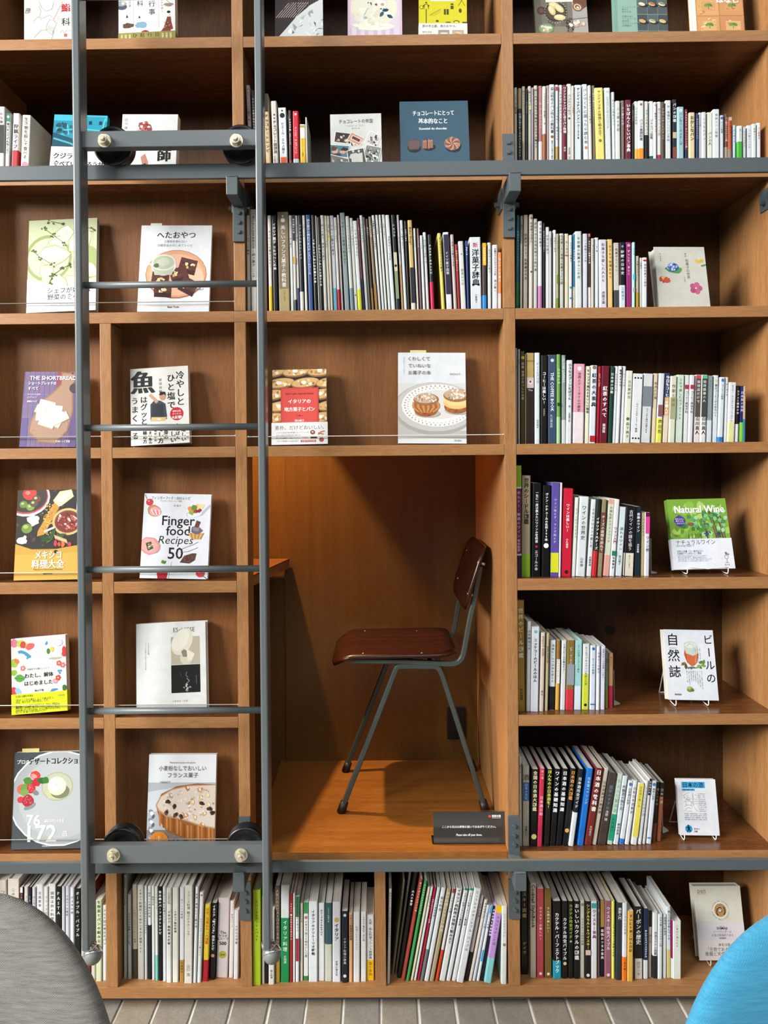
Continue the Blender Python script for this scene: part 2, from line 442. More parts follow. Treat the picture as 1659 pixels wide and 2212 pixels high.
up1 = [(zz(514, 522), zz(514, 438), [zz(514, y, -0.01) for y in (459, 479.5, 500)])]
upr = [(zz(1679, 510), zz(1679, 428), [zz(1679, y, -0.01) for y in (447, 468, 488)])]
track('upper_ladder_track', 'long grey steel track running along the bookcase above the recipe covers', 349.5, 380.5,
      [(XA, up1, (zz(503, 420.5, -0.088), zz(503, 379, -0.088))), (XB, up2, (zz(1105, 413, -0.088), zz(1105, 371.5, -0.088))), (XR, upr, (zz(1690, 408, -0.088), zz(1690, 366, -0.088)))])
lo2 = [(zz(1112, 1985), zz(1112, 1900), [zz(1112, y, -0.01) for y in (1928, 1946.5, 1967)]), (zz(1112, 1860), zz(1112, 1763), [zz(1112, y, -0.01) for y in (1785.5, 1806, 1826)])]
lo1 = [(zz(530, 1988.5), zz(530, 1905), [zz(530, y, -0.01) for y in (1929, 1948, 1968.5)]), (zz(528, 1862), zz(528, 1765), [zz(528, y, -0.01) for y in (1788, 1808)])]
track('lower_ladder_track', 'long grey steel track with a scuffed top edge near the alcove floor', 1861.5, 1884,
      [(XA, lo1, (zz(520, 1927, -0.088), zz(520, 1886, -0.088))), (XB, lo2, (zz(1118, 1925.5, -0.088), zz(1118, 1885, -0.088)))])

# ---------------------------------------------------------------- rolling ladder
lad = empty('rolling_ladder', (0, 0, 0))
tag(lad, 'grey steel library ladder rolling on tracks along the wooden bookcase', 'ladder')
YF = -0.150
def railx(pa, pb): return P(pa, 1000, YF).x, P(pb, 1000, YF).x
RL = railx(163.5, 180.5); RRt = railx(557.5, 574)
zbot = P(575, 2040, -0.13).z; ztop = H(1.30)
for a, b in (RL, RRt):
    MB().prism(rr(a, b, YF, YF+0.046, 0.0045), zbot, ztop).obj('side_rail', M_GREY, lad)
for py in (-9, 614.5, 923, 1229.5, 1535):
    z = P(370, py, -0.127).z
    MB().cyl((RL[1]-0.003, -0.127, z), (RRt[0]+0.003, -0.127, z), 0.0075, 20).obj('rung', M_WORN, lad, True)
for pa, pb, ya, yb in ((281, 316, -0.139, -0.115), (1826, 1865, -0.139, -0.120)):
    z1, z0 = P(370, pa, ya).z, P(370, pb, ya).z
    MB().bbox(RL[1]-0.001, RRt[0]+0.001, ya, yb, z0, z1, 0.0015).obj('cross_bar', M_GREY, lad)
zt1, zt0 = P(829, 349.5, -0.08).z, P(829, 1861.5, -0.08).z
RW = 0.0455
for px, zrail in ((243, zt1), (519.5, zt1), (262, zt0), (529.5, zt0)):
    x = P(px, 315 if zrail == zt1 else 1824, -0.09).x
    c = (x, -0.075, zrail + RW - 0.0044)
    w = MB().lathe([(-0.016, 0.0), (-0.016, 0.014), (-0.0145, 0.016), (-0.0145, RW-0.007), (-0.0165, RW-0.005), (-0.0150, RW-0.0003), (-0.0115, RW), (-0.0062, RW-0.005),
                    (0.0062, RW-0.005), (0.0115, RW), (0.0150, RW-0.0003), (0.0165, RW-0.005), (0.0145, RW-0.007), (0.0145, 0.016), (0.016, 0.014), (0.016, 0)], c, (0, 1, 0), 48)
    wo = w.obj('wheel', M_BLACKW, lad, True)
    h = MB().lathe([(-0.030, 0), (-0.030, 0.010), (-0.0262, 0.0125), (-0.0262, 0.010), (-0.021, 0.010), (-0.021, 0.0145), (-0.0170, 0.0145), (-0.0170, 0)], c, (0, 1, 0), 24)
    h.obj('wheel_hub', M_ZINC, wo, True)
    # axle end with washers and nuts on the face of the cross bar
    z = c[2]; yf = -0.139
    if zrail == zt1: z = P(px-14, 302, -0.145).z
    else: z = P(px-18, 1849, -0.145).z
    b = MB().lathe([(0, 0), (0, 0.0150), (-0.0022, 0.0150), (-0.0022, 0.0)], (x, yf, z), (0, 1, 0), 28)
    b.cyl((x, yf-0.0022, z), (x, yf-0.0105, z), 0.0122, 6).cyl((x, yf-0.0105, z), (x, yf-0.0145, z), 0.0100, 20).cyl((x, yf-0.0145, z), (x, yf-0.021, z), 0.0062, 14, 0.0052)
    b.obj('axle_nut', M_ZINC, lad)
for a, b in (RL, RRt):
    x = (a+b)/2; c = Vector((x+0.009, YF+0.022, zbot-0.024))
    st = MB().cyl((x+0.001, YF+0.022, zbot+0.002), (x+0.001, YF+0.022, zbot-0.007), 0.0165, 24, 0.0155).obj('caster_collar', M_CHROME, lad, True)
    ax = Vector((0.25, -0.55, -0.80)).normalized()
    hood = MB().lathe([(-0.0222*math.cos(t), 0.0222*math.sin(t)) for t in [math.pi*0.47*i/12 for i in range(13)]] + [(-0.0205*math.cos(t), 0.0205*math.sin(t)) for t in [math.pi*0.47*(12-i)/12 for i in range(13)]], c, ax, 28)
    hood.obj('caster_hood', M_CHROME, lad, True)
    MB().lathe([(-0.0203*math.cos(t), 0.0203*math.sin(t)) for t in [math.pi*i/16 for i in range(17)]], c, ax, 28).obj('caster_wheel', M_RUB, lad, True)

# ---------------------------------------------------------------- school chair in the alcove
ch = empty('plywood_chair', (0, 0, 0))
tag(ch, 'old school chair with dark plywood seat and grey-green steel legs in the alcove', 'chair')
ZF = H(B[7][0])
YN, YR = 0.205, 0.468
def cp(cx, cy, Y): 
    p = P(700 + cx/4.1475, 1160 + cy/4.1475, YN); return Vector((p.x, Y, p.z))
def smooth(pts, n=3):
    for _ in range(n):
        q = [pts[0]]
        for a, b in zip(pts, pts[1:]): q += [a*0.75+b*0.25, a*0.25+b*0.75]
        pts = q + [pts[-1]]
    return pts
oct_ = lambda a, b, k: [(-a, -b+k), (-a+k, -b), (a-k, -b), (a, -b+k), (a, b-k), (a-k, b), (-a+k, b), (-a, b-k)]
PR = oct_(0.008, 0.0068, 0.0022)
ftf = P(737, 1750, YN); frr = P(1049, 1750, YN)
for Y in (YN, YR):
    back_t = [cp(240, 1107, Y), cp(700, 1112, Y), cp(1060, 1135, Y), cp(1180, 1137, Y), cp(1240, 1085, Y), cp(1262, 980, Y), cp(1300, 765, Y), cp(1345, 560, Y), cp(1397, 265, Y)]
    pth = [back_t[0], back_t[1]] + smooth(back_t[2:6], 3) + back_t[6:]
    MB().sweep(pth, PR, (0, 1, 0)).obj('back_tube', M_CHAIRF, ch)
    f0 = Vector((ftf.x, Y, ZF+0.004)); f1 = Vector((frr.x, Y, ZF+0.004))
    mid = (cp(720, 1158, Y) + cp(930, 1158, Y))/2
    lf = [f0] + smooth([cp(560, 1400, Y), cp(640, 1190, Y), cp(660, 1158, Y), cp(720, 1158, Y)], 3) + [mid]
    lr = [f1] + smooth([cp(1112, 1400, Y), cp(1045, 1195, Y), cp(1010, 1158, Y), cp(930, 1158, Y)], 3) + [mid + Vector((0.0003, 0, 0))]
    for pth, nm in ((lf, 'leg'), (lr, 'leg')):
        lo_ = MB().sweep(pth, PR, (0, 1, 0)).obj(nm, M_CHAIRF, ch)
        d = (pth[1]-pth[0]).normalized()
        MB().cyl(pth[0]-Vector((0, 0, 0.0035)), pth[0]+d*0.026, 0.0125, 14, 0.0108).obj('rubber_foot', M_BLK, lo_, True)
for cx, cy in ((700, 1150), (960, 1150)):
    p = cp(cx, cy, YN)
    MB().cyl((p.x, YN, p.z), (p.x, YR, p.z), 0.006, 12).obj('cross_tube', M_CHAIRF, ch, True)
def panel(name, hw, hh, r, fpos, th, mat, rings=7):
    """a bent plywood panel: fpos(u, v) gives the point and its normal"""
    out = rr(-hw, hw, -hh, hh, r, 6); n = len(out); vs = []; fs = []
    for side in (0, 1):
        base = len(vs)
        for k in range(rings+1):
            s = k/rings
            for (u, v) in out:
                p, nrm = fpos(u*s, v*s); vs.append(p + nrm*(th*(0.5-side)))
        for k in range(rings):
            for i in range(n):
                q = (base+k*n+i, base+k*n+(i+1) % n, base+(k+1)*n+(i+1) % n, base+(k+1)*n+i)
                fs.append(q if side == 0 else q[::-1])
    m = (rings+1)*n
    for i in range(n): fs.append((rings*n+i, rings*n+(i+1) % n, m+rings*n+(i+1) % n, m+rings*n+i))
    mb = MB().add(vs, fs); return mb.obj(name, mat, ch, True)
sx0, sx1 = P(716, 1420, YN-0.012).x, P(988, 1420, YN-0.012).x
zs = P(850, 1417, YN-0.012).z
scx, shw, scy, shh = (sx0+sx1)/2, (sx1-sx0)/2, (YN+YR)/2+0.004, (YR-YN)/2+0.026
def seatp(u, v):
    f = (u+shw)/(2*shw)
    z = -0.030*max(0, 1-f/0.20)**1.8 + 0.007*max(0, (f-0.72)/0.28)**2 - 0.006*(1-(v/shh)**2)*min(1, f*3) 
    return Vector((scx+u, scy+v, zs+z)), Vector((-0.35*max(0, 1-f/0.2), 0, 1)).normalized()
panel('seat', shw, shh, 0.055, seatp, 0.010, W_D)
bt, bb = cp(1427, 80, YN-0.01), cp(1242, 655, YN-0.01)
bc = (bt+bb)/2; bdir = (bt-bb); bh = bdir.length/2; bdir.normalize(); bn = Vector((-bdir.z, 0, bdir.x)).normalized()
def backp(u, v):
    k = 0.016*(1-(u/shh)**2)
    return Vector((bc.x, scy+u, bc.z)) + bdir*v - bn*k, bn
panel('backrest', shh, bh, 0.05, backp, 0.009, W_D)
for dx, dy in ((-0.085, 0.035), (0.075, 0.035), (-0.085, -0.035), (0.075, -0.035)):
    yy = YN if dy < 0 else YR
    p, nrm = seatp(dx, yy-scy)
    MB().lathe([(0.0045, 0), (0.0055, 0.003), (0.0068, 0.0015), (0.007, 0)], p, (0, 0, 1), 12).obj('seat_screw', M_ZINC, ch, True)
for dv in (-0.045, 0.045):
    for yy in (YN, YR):
        p, nrm = backp(yy-scy, dv)
        MB().lathe([(0.004, 0), (0.0048, 0.003), (0.0062, 0.0015), (0.0064, 0)], p, nrm, 12).obj('back_screw', M_ZINC, ch, True)
        a = Vector((p.x, yy, p.z)) - bn*0.004
        MB().cyl(a, a - bn*0.011, 0.004, 10).obj('spacer', M_ZINC, ch, True)

# ---------------------------------------------------------------- two upholstered chairs close to the camera
def tub_chair(name, label, mat, cx, apex_z, a, b, Y, yaw):
    o = empty(name, (cx, Y, 0)); tag(o, label, 'chair'); o.rotation_euler.z = yaw
    vs = []; fs = []; n, m = 72, 24; zc = apex_z - b; b2 = zc - 0.34; T = 0.05
    for k in range(m+1):
        f = -math.pi/2 + math.pi*k/m; r = max(1e-4, math.cos(f))**0.8; yy = T*math.sin(f)
        for i in range(n):
            t = 2*math.pi*i/n; x = a*math.cos(t)*r; z = (b if math.sin(t) > 0 else b2)*math.sin(t)*r
            vs.append((x, yy - 0.25*x*x/a, zc+z))
    for k in range(m):
        for i in range(n): fs.append((k*n+i, k*n+(i+1) % n, (k+1)*n+(i+1) % n, (k+1)*n+i))
    MB().add(vs, fs).obj('backrest', mat, o, True)
    # seat cushion on the camera's side
    sv = []; sf = []; n2, m2 = 40, 8
    for k in range(m2+1):
        t = math.pi*k/m2; r = max(1e-4, math.sin(t))**0.35; z = 0.405 - 0.055*math.cos(t)
        for i in range(n2):
            q = 2*math.pi*i/n2; c_, s_ = math.cos(q), math.sin(q)
            sv.append((math.copysign(abs(c_)**0.7, c_)*a*0.98*r, -0.225 + math.copysign(abs(s_)**0.7, s_)*0.215*r, z))
    for k in range(m2):
        for i in range(n2): sf.append((k*n2+i, k*n2+(i+1) % n2, (k+1)*n2+(i+1) % n2, (k+1)*n2+i))
    MB().add(sv, sf).obj('seat', mat, o, True)
    for sx, sy in ((-1, -0.07), (1, -0.07), (-1, -0.38), (1, -0.38)):
        MB().cyl((sx*a*0.62, sy, 0.37), (sx*a*0.95, sy + (0.04 if sy > -0.2 else -0.04), 0.001), 0.013, 12, 0.009).obj('leg', M_BLK, o, True)
    return o
Yc = -0.76
c = P(-45, 1928, Yc); sc_ = (D+Yc)/F
tub_chair('fabric_tub_chair', 'rounded grey woven fabric chair back in front of the bottom shelf', M_GFAB, c.x, c.z, 336*sc_, 406*sc_, Yc, 0.0)
c = P(1795, 1945, Yc)
tub_chair('fabric_tub_chair', 'rounded sky-blue knit fabric chair back in front of the whisky shelf', M_BFAB, c.x, c.z, 395*sc_, 425*sc_, Yc, 0.0)

# ---------------------------------------------------------------- lettering
GL = {}
def glyph(s, off=0.0, res=1):
    bold = off if off > 0.012 else 0.0
    if bold: off = 0.008
    k = (s, off, res)
    if k not in GL:
        c = bpy.data.curves.new('lettering', 'FONT'); c.body = s; c.offset = off; c.resolution_u = res; c.fill_mode = 'FRONT'
        o = bpy.data.objects.new('lettering', c); m = o.to_mesh()
        vs = [(v.co.x, v.co.y) for v in m.vertices]; fs = [tuple(p.vertices) for p in m.polygons]
        o.to_mesh_clear(); bpy.data.objects.remove(o); bpy.data.curves.remove(c)
        if vs:
            xs = [v[0] for v in vs]; ys = [v[1] for v in vs]; bb = (min(xs), max(xs), min(ys), max(ys))
        else: bb = (0, 0.3, 0, 0.7)
        GL[k] = (vs, fs, bb)
    return GL[k] + ((bold*0.8,) if bold else ())
ROT = set('ー〜～（）()「」『』【】：…―-–')
class Flat:
    """flat print: shapes and letters in a sheet w wide and h high (metres), origin top-left, each shape a hair above the last"""
    def __init__(s, w, h, step=0.00001): s.w = w; s.h = h; s.v = []; s.f = []; s.c = []; s.z = 0.0; s.step = step
    def poly(s, pts, col, same=False):
        """pts in metres"""
        if not same: s.z += s.step
        for ax, lo, hi in ((0, 0.0, s.w), (1, 0.0, s.h)):
            for sgn, lim in ((1, lo), (-1, hi)):
                q = []
                for i in range(len(pts)):
                    a, b = pts[i-1], pts[i]; da, db = sgn*(a[ax]-lim), sgn*(b[ax]-lim)
                    if (da >= 0) != (db >= 0):
                        t = da/(da-db); q.append((a[0]+(b[0]-a[0])*t, a[1]+(b[1]-a[1])*t))
                    if db >= 0: q.append(b)
                pts = q
                if len(pts) < 3: return
        n = len(s.v); cl = lin(col, 0.83)
        s.v += [(x, y, s.z) for x, y in pts]; s.c += [cl]*len(pts); s.f.append(tuple(range(n, n+len(pts))))
    def letters(s, g, col, fn):
        if len(g) > 3:
            for d in (-g[3], g[3]): s.letters(g[:3], col, lambda a, b, d=d: fn(a+d, b)); s.z += 0.000002
        vs, fs, _ = g[:3]; n = len(s.v); cl = lin(col, 0.83)
        q = [fn(x, y) for x, y in vs]
        if not q: return
        s.v += [(x, y, s.z) for x, y in q]; s.c += [cl]*len(q)
        m = 0.0004
        s.f += [tuple(i+n for i in f) for f in fs if all(-m <= q[i][0] <= s.w+m and -m <= q[i][1] <= s.h+m for i in f)]
    def vert(s, text, cx, y0, y1, size, col, off=0.0, res=1, fill=True):
        """upright letters down a column, centred on cx"""
        text = text.strip(); s.z += s.step
        n = sum(0.5 if ch == ' ' else 1 for ch in text)
        sz = min(size, (y1-y0)/max(n, 1)/1.0)
        adv = sz*1.03
        if fill: adv = min((y1-y0)/max(n, 1), sz*1.25)
        y = y0
        for ch in text:
            if ch == ' ': y += adv*0.5; continue
            g = glyph(ch, off, res); bb = g[2]
            ox, oy = ((bb[0]+bb[1])/2, (bb[2]+bb[3])/2) if ord(ch) < 256 else (0.5, 0.38)
            yc = y + adv/2
            if ch in '、。': f = lambda a, b, yc=yc: (cx + (a-0.5+0.55)*sz, yc - (b-0.38+0.55)*sz)
            elif ch in ROT: f = lambda a, b, yc=yc, ox=ox, oy=oy: (cx + (b-oy)*sz, yc + (a-ox)*sz)
            else: f = lambda a, b, yc=yc, ox=ox, oy=oy: (cx + (a-ox)*sz, yc - (b-oy)*sz)
            s.letters(g, col, f); y += adv
    def horiz(s, text, x, y, size, col, off=0.0, res=1, al='c', maxw=None, shear=0.0):
        """a line of letters; y: its middle"""
        s.z += s.step
        g = glyph(text, off, res); bb = g[2]; wd = (bb[1]-bb[0])*size
        k = min(1.0, maxw/wd) if maxw else 1.0
        x0 = x - {'c': 0.5, 'l': 0.0, 'r': 1.0}[al]*wd*k
        s.letters(g, col, lambda a, b: (x0 + (a-bb[0])*size*k + shear*(b-0.36)*size, y - (b-0.36)*size))
    def down(s, text, cx, y0, y1, size, col, off=0.0, res=1):
        """a line turned a quarter, reading downwards"""
        s.z += s.step
        g = glyph(text, off, res); bb = g[2]; k = (y1-y0)/max(1e-6, bb[1]-bb[0]); kx = min(k, size)
        s.letters(g, col, lambda a, b: (cx + (b-0.36)*kx, y0 + (a-bb[0])*min(k, kx*1.25)))
    def ell(s, cx, cy, rx, ry, col, rot=0.0, n=20, same=False):
        c, q = math.cos(rot), math.sin(rot)
        s.poly([(cx + rx*math.cos(t)*c - ry*math.sin(t)*q, cy + rx*math.cos(t)*q + ry*math.sin(t)*c) for t in (2*math.pi*i/n for i in range(n))], col, same)
    def rect(s, x0, y0, x1, y1, col): s.poly([(x0, y0), (x1, y0), (x1, y1), (x0, y1)], col)
    def line(s, pts, wd, col):
        s.z += s.step
        for a, b in zip(pts, pts[1:]):
            d = math.hypot(b[0]-a[0], b[1]-a[1]) or 1e-9; nx, ny = -(b[1]-a[1])/d*wd/2, (b[0]-a[0])/d*wd/2
            s.poly([(a[0]+nx, a[1]+ny), (b[0]+nx, b[1]+ny), (b[0]-nx, b[1]-ny), (a[0]-nx, a[1]-ny)], col, True)
    def emit(s, name, parent, y=-0.00015, x0=0.0):
        """as a mesh on the face y = 0 of its book, letters up"""
        if not s.f: return None
        return link(name, [(x0+x, y-z, s.h-v) for x, v, z in s.v], s.f, M_INK, parent, cols=s.c)

# ---------------------------------------------------------------- books that show their spines
def cprof(w, d, t, r):
    r = min(r, w*0.35)
    o = [(0, d), (0, r), (r*0.3, r*0.3), (r, 0), (w-r, 0), (w-r*0.3, r*0.3), (w, r), (w, d)]
    t = min(t, w*0.2); rr_ = max(r, t)
    i = [(w-t, d), (w-t, rr_), (w-rr_, t), (rr_, t), (t, rr_), (t, d)]
    return o + i
def sleeve(w, d, r, g):
    r = min(r, w*0.35)
    o = [(-g, d), (-g, r), (r*0.3-g*0.8, r*0.3-g*0.8), (r, -g), (w-r, -g), (w-r*0.3+g*0.8, r*0.3-g*0.8), (w+g, r), (w+g, d)]
    i = [(w, d), (w, r), (w-r*0.3, r*0.3), (w-r, 0), (r, 0), (r*0.3, r*0.3), (0, r), (0, d)]
    return o + i
import colorsys
def cname(h):
    r, g, b = hx(h); hh, l, s = colorsys.rgb_to_hls(r, g, b); hh *= 360; c = max(r, g, b) - min(r, g, b)
    if l < 0.17 and c < 0.12: return 'black'
    if c < 0.065: return 'white' if l > 0.84 else 'pale grey' if l > 0.72 else 'grey' if l > 0.33 else 'charcoal'
    if l > 0.80 and c < 0.16: return 'ivory' if 25 <= hh < 75 else 'mint-white' if 75 <= hh < 190 else 'pale blue' if hh < 260 else 'pale pink'
    if c < 0.14: return 'beige' if l > 0.62 and 15 <= hh < 75 else 'taupe' if 10 <= hh < 75 else 'grey-green' if hh < 170 and hh > 60 else 'grey-blue' if 170 <= hh < 270 and l > 0.3 else 'navy' if 170 <= hh < 270 else 'mauve'
    if hh < 14 or hh >= 345: return 'maroon' if l < 0.3 else 'red' if s > 0.5 and l < 0.62 else 'salmon' if l > 0.55 else 'brick-red'
    if hh < 40: return 'brown' if l < 0.42 else 'orange' if s > 0.75 else 'tan'
    if hh < 68: return 'olive' if l < 0.42 else 'yellow' if s > 0.55 else 'cream'
    if hh < 85: return 'lime'
    if hh < 165: return 'dark green' if l < 0.28 else 'green'
    if hh < 200: return 'teal' if l < 0.5 else 'turquoise'
    if hh < 250: return 'navy' if l < 0.28 else 'blue' if l < 0.7 else 'light blue'
    if hh < 290: return 'purple' if l < 0.6 else 'lilac'
    return 'plum' if l < 0.36 else 'magenta' if s > 0.45 and l < 0.65 else 'pink'
ORD = ['', 'second ', 'third ', 'fourth ', 'fifth ', 'sixth ', 'seventh ', 'eighth ', 'ninth ', 'tenth ', 'eleventh ', 'twelfth ']
NB = [0]
WALLS = [XE, XA, XB, XR]
def spine_row(spec, text):
    """spec: crop x, crop y, crop scale, base y in the crop, shelf level, depth of the spines or None (found from the base), how deep the shelf is, place name, group"""
    cx0, cy0, sc, ybr, zsh, yrow, dmax, place, group = spec
    books = []
    for ln in text.strip().split('\n'):
        f = ln.strip().split('|')
        if len(f) < 2: continue
        a = f[0].split(); x0, x1, yt = float(a[0]), float(a[1]), float(a[2]); col = a[3]
        o = {}
        for q in (f[3].split(';') if len(f) > 3 and f[3] else []):
            k, _, v = q.partition('='); o.setdefault(k.strip(), []).append(v)
        books.append((x0, x1, yt, col, f[1], f[2] if len(f) > 2 and f[2] else '333', o))
    px = lambda x: cx0 + x/sc
    py = lambda y: cy0 + y/sc
    # first what each looks like
    looks = []
    for x0, x1, yt, col, title, tc, o in books:
        w = (x1-x0)/sc
        size = 'slim' if w < 7.5 else 'thick' if w > 15 else ''
        bands = [v.split(':') for v in o.get('b', [])]; mids = [v.split(':') for v in o.get('B', [])]
        base = cname(col); extra = ''
        for v in bands + mids:
            c_ = cname(v[-1])
            if c_ != base: extra = c_.replace(' ', '-') + '-banded'; break
        looks.append(' '.join(q for q in (size, base, extra, 'book') if q))
    uniq = [i for i in range(len(looks)) if looks.count(looks[i]) == 1]
    wpos = {}
    prev_right = None
    for i, (x0, x1, yt, col, title, tc, o) in enumerate(books):
        yb = float(o['yb'][0]) if 'yb' in o else ybr
        if yrow is None or 'yb' in o and yrow is None:
            p0 = PZ(px(x0), py(yb), zsh); Y = min(max(p0.y, 0.004), 0.12)
        else:
            Y = yrow + ((i*7) % 5)*0.0012
        if 'Y' in o: Y = float(o['Y'][0])
        p0, p1 = P(px(x0), py(yb), Y), P(px(x1), py(yb), Y)
        lean = float(o['l'][0]) if 'l' in o else 0.0
        pt = P(px(x0+lean), py(yt), Y)
        xb0, xb1 = p0.x, p1.x
        mid_ = (xb0+xb1)/2
        lo_b = max([q[1] for q in WALLS if q[1]-0.01 < mid_]); hi_b = min([q[0] for q in WALLS if q[0]+0.01 > mid_])
        tx = pt.x-xb0
        sh = max(0.0, lo_b+0.0008-min(xb0, xb0+tx)) - max(0.0, max(xb1, xb1+tx)-hi_b+0.0008); xb0 += sh; xb1 += sh; pt.x += sh
        Hh = pt.z - zsh; dx = pt.x - xb0
        phi = math.atan2(dx, Hh); Ln = math.hypot(dx, Hh)
        w = max((xb1-xb0)*math.cos(phi) - 0.0006, 0.0035)
        d = min(max(0.105, Ln*0.715 + ((i*13) % 7)*0.002), dmax - Y - 0.008)
        hard = 'hc' in o or (w > 0.016 and (i*5) % 3 == 0)
        t = 0.0022 if hard else 0.0007
        mb = MB().prism(cprof(w, d, t, 0.0026 if not hard else 0.0016), 0, Ln)
        ob = mb.obj('book', cmat(col)); NB[0] += 1
        ob.location = (xb0, Y, zsh + 0.0002 + max(0.0, w*math.sin(phi)))
        ob.rotation_euler = (0, phi, 0)
        ins = 0.003 if hard else 0.0006
        t2 = min(t, w*0.2)
        MB().box(t2+0.0002, w-t2-0.0002, max(0.0028, t+0.0004), d-ins, ins, Ln-ins).obj('pages', M_PAGE[(i*3+NB[0]) % 4 == 0], ob)
        loc = lambda yy: min(Ln, (pt.z - P(px(x0), py(yy), Y).z)/math.cos(phi))            # crop y to distance from the top
        fl = Flat(w, Ln, 0.00002)
        for v in o.get('b', []):
            ys, h = v.split(':'); b_ = sleeve(w, d*0.995, 0.0026, 0.00022); z1 = Ln - loc(float(ys))
            if z1 > 0.004: MB().prism(b_, 0.0004, z1).obj('paper_band', cmat(h), ob)
        for v in o.get('B', []):
            ya, yb2, h = v.split(':')
            fl.rect(0.0006, max(0, loc(float(ya))), w-0.0006, min(Ln, loc(float(yb2))), h)
        for v in o.get('c', []):
            q = v.split(':'); fl.ell(w*(float(q[3]) if len(q) > 3 else 0.5), loc(float(q[0])), w*float(q[1]), w*float(q[1]), q[2], n=18)
        off = 0.022 if 'w' in o else 0.004
        if title:
            if 't' in o: ta, tb = (loc(float(q)) for q in o['t'][0].split(':'))
            else: ta, tb = Ln*0.09, Ln*(0.70 if len(title) > 5 else 0.55)
            k = float(o['s'][0]) if 's' in o else 0.74
            if 'r' in o: fl.down(title, w/2, ta, tb, w*1.0*k, tc, off)
            else: fl.vert(title, w/2, ta, tb, w*k, tc, off)
        for v in o.get('a', []):
            q = v.split(':'); fl.vert(q[0], w*(float(q[4]) if len(q) > 4 else 0.5), loc(float(q[1])), loc(float(q[2])), w*0.55, q[3] if len(q) > 3 and q[3] else tc, 0.004)
        for v in o.get('R', []):
            q = v.split(':'); fl.down(q[0], w/2, loc(float(q[1])), loc(float(q[2])), w*float(q[3]), q[4], 0.0)
        for v in o.get('h', []):
            q = v.split(':'); fl.horiz(q[0], w/2, loc(float(q[1])), float(q[2])/sc/880, q[3] if len(q) > 3 else tc, 0.02 if len(q) > 4 else 0.004, 2, maxw=w*0.94)
        fl.emit('spine_print', ob, -0.00032)
        if i in uniq: rel = ''
        elif uniq:
            j = min(uniq, key=lambda q: (abs(q-i), q > i)); n = abs(j-i)
            rel = (ORD[n-1] if n <= 12 else '') + ('right' if i > j else 'left') + ' of ' + looks[j]
            if n == 1: rel = 'just ' + rel
        else: rel = ORD[i] + 'from left' if i else 'leftmost'
        lab = looks[i] + (', ' + rel if rel else '') + ', ' + place
        if not lab.startswith(('a', 'e', 'o')): pass
        tag(ob, lab, 'book', group)
    return len(books)

LV = lambda k: H(B[k][0])
ROWS = []
# crop origin x y, scale, base y, shelf level, spine depth, shelf depth, place, group; then x0 x1 top colour|title|ink|options
ROWS.append(((0, 220, 10.369, 1660, LV(2), 0.016, DEEP, 'hunting-book shelf above the track', 'books on the hunting shelf'), '''
-62 86 112 e6dfd6|わな猟の本|222|B=520:1150:26262a;t=230:1100;l=28;s=.5
104 206 262 dfe4de|食べるってどんなこと?|1c1c1c|B=262:445:0d7a5c;t=470:1180;l=34;c=340:.3:e8f0ea;w
246 392 262 ece6e2|狩猟ライフ|1c1c28|b=1090:b3202a;t=500:1060;l=52;w
456 640 302 e6e2d2|生き物を殺して食べる|3a3a34|t=355:1290;l=52;s=.62;c=1420:.42:d88aa0
'''))
ROWS.append(((520, 170, 9.217, 1690, LV(2), 0.016, DEEP, 'chocolate-book shelf', 'books on the chocolate shelf'), '''
172 250 132 c3aaa2|チョコレートのお菓子|4a3c3a|l=-70;t=190:760;c=820:.2:2a2020
272 338 232 161315|たのしいお菓子研究のマニア|e8e4e0|l=-66
355 430 300 b03838|ショコラ|e8d8c8|l=-60
440 500 280 4a3428|カカオの本|d8c8b0|l=-52
506 604 300 e3c99a|チョコレートレシピ|3a2010|l=-58;t=700:1690;w;B=300:660:2c2420
652 764 446 e2ddd0|チョコレート語辞典|2c2828|l=-50;t=830:1500;c=720:.16:4a4440;c=790:.14:4a4440;a=香川理馨子:1540:1680:554:.3
788 942 580 e6eaec|ピエール・エルメ語る|3c4248|l=-42;t=870:1500;b=1565:f06a3a;s=.46;c=640:.11:2a2a2e;c=735:.33:22242a
968 1028 632 3c2f2b|ショコラ本|fff|l=-20;b=1625:b82a34;t=790:1050;w;a=世界のチョコ:1090:1380
1050 1168 646 d31c30|うっとり、チョコレート|fff|l=-16;b=1598:d4dde4;t=960:1500;s=.5;c=712:.2:f0c8c8
1188 1300 910 eeeadc|チョコレートの歴史|3a3210|l=-14;b=1182:f5c02e;t=1200:1560;s=.5;B=930:975:b89850
1312 1346 770 ccd0c4|||l=-26
'''))
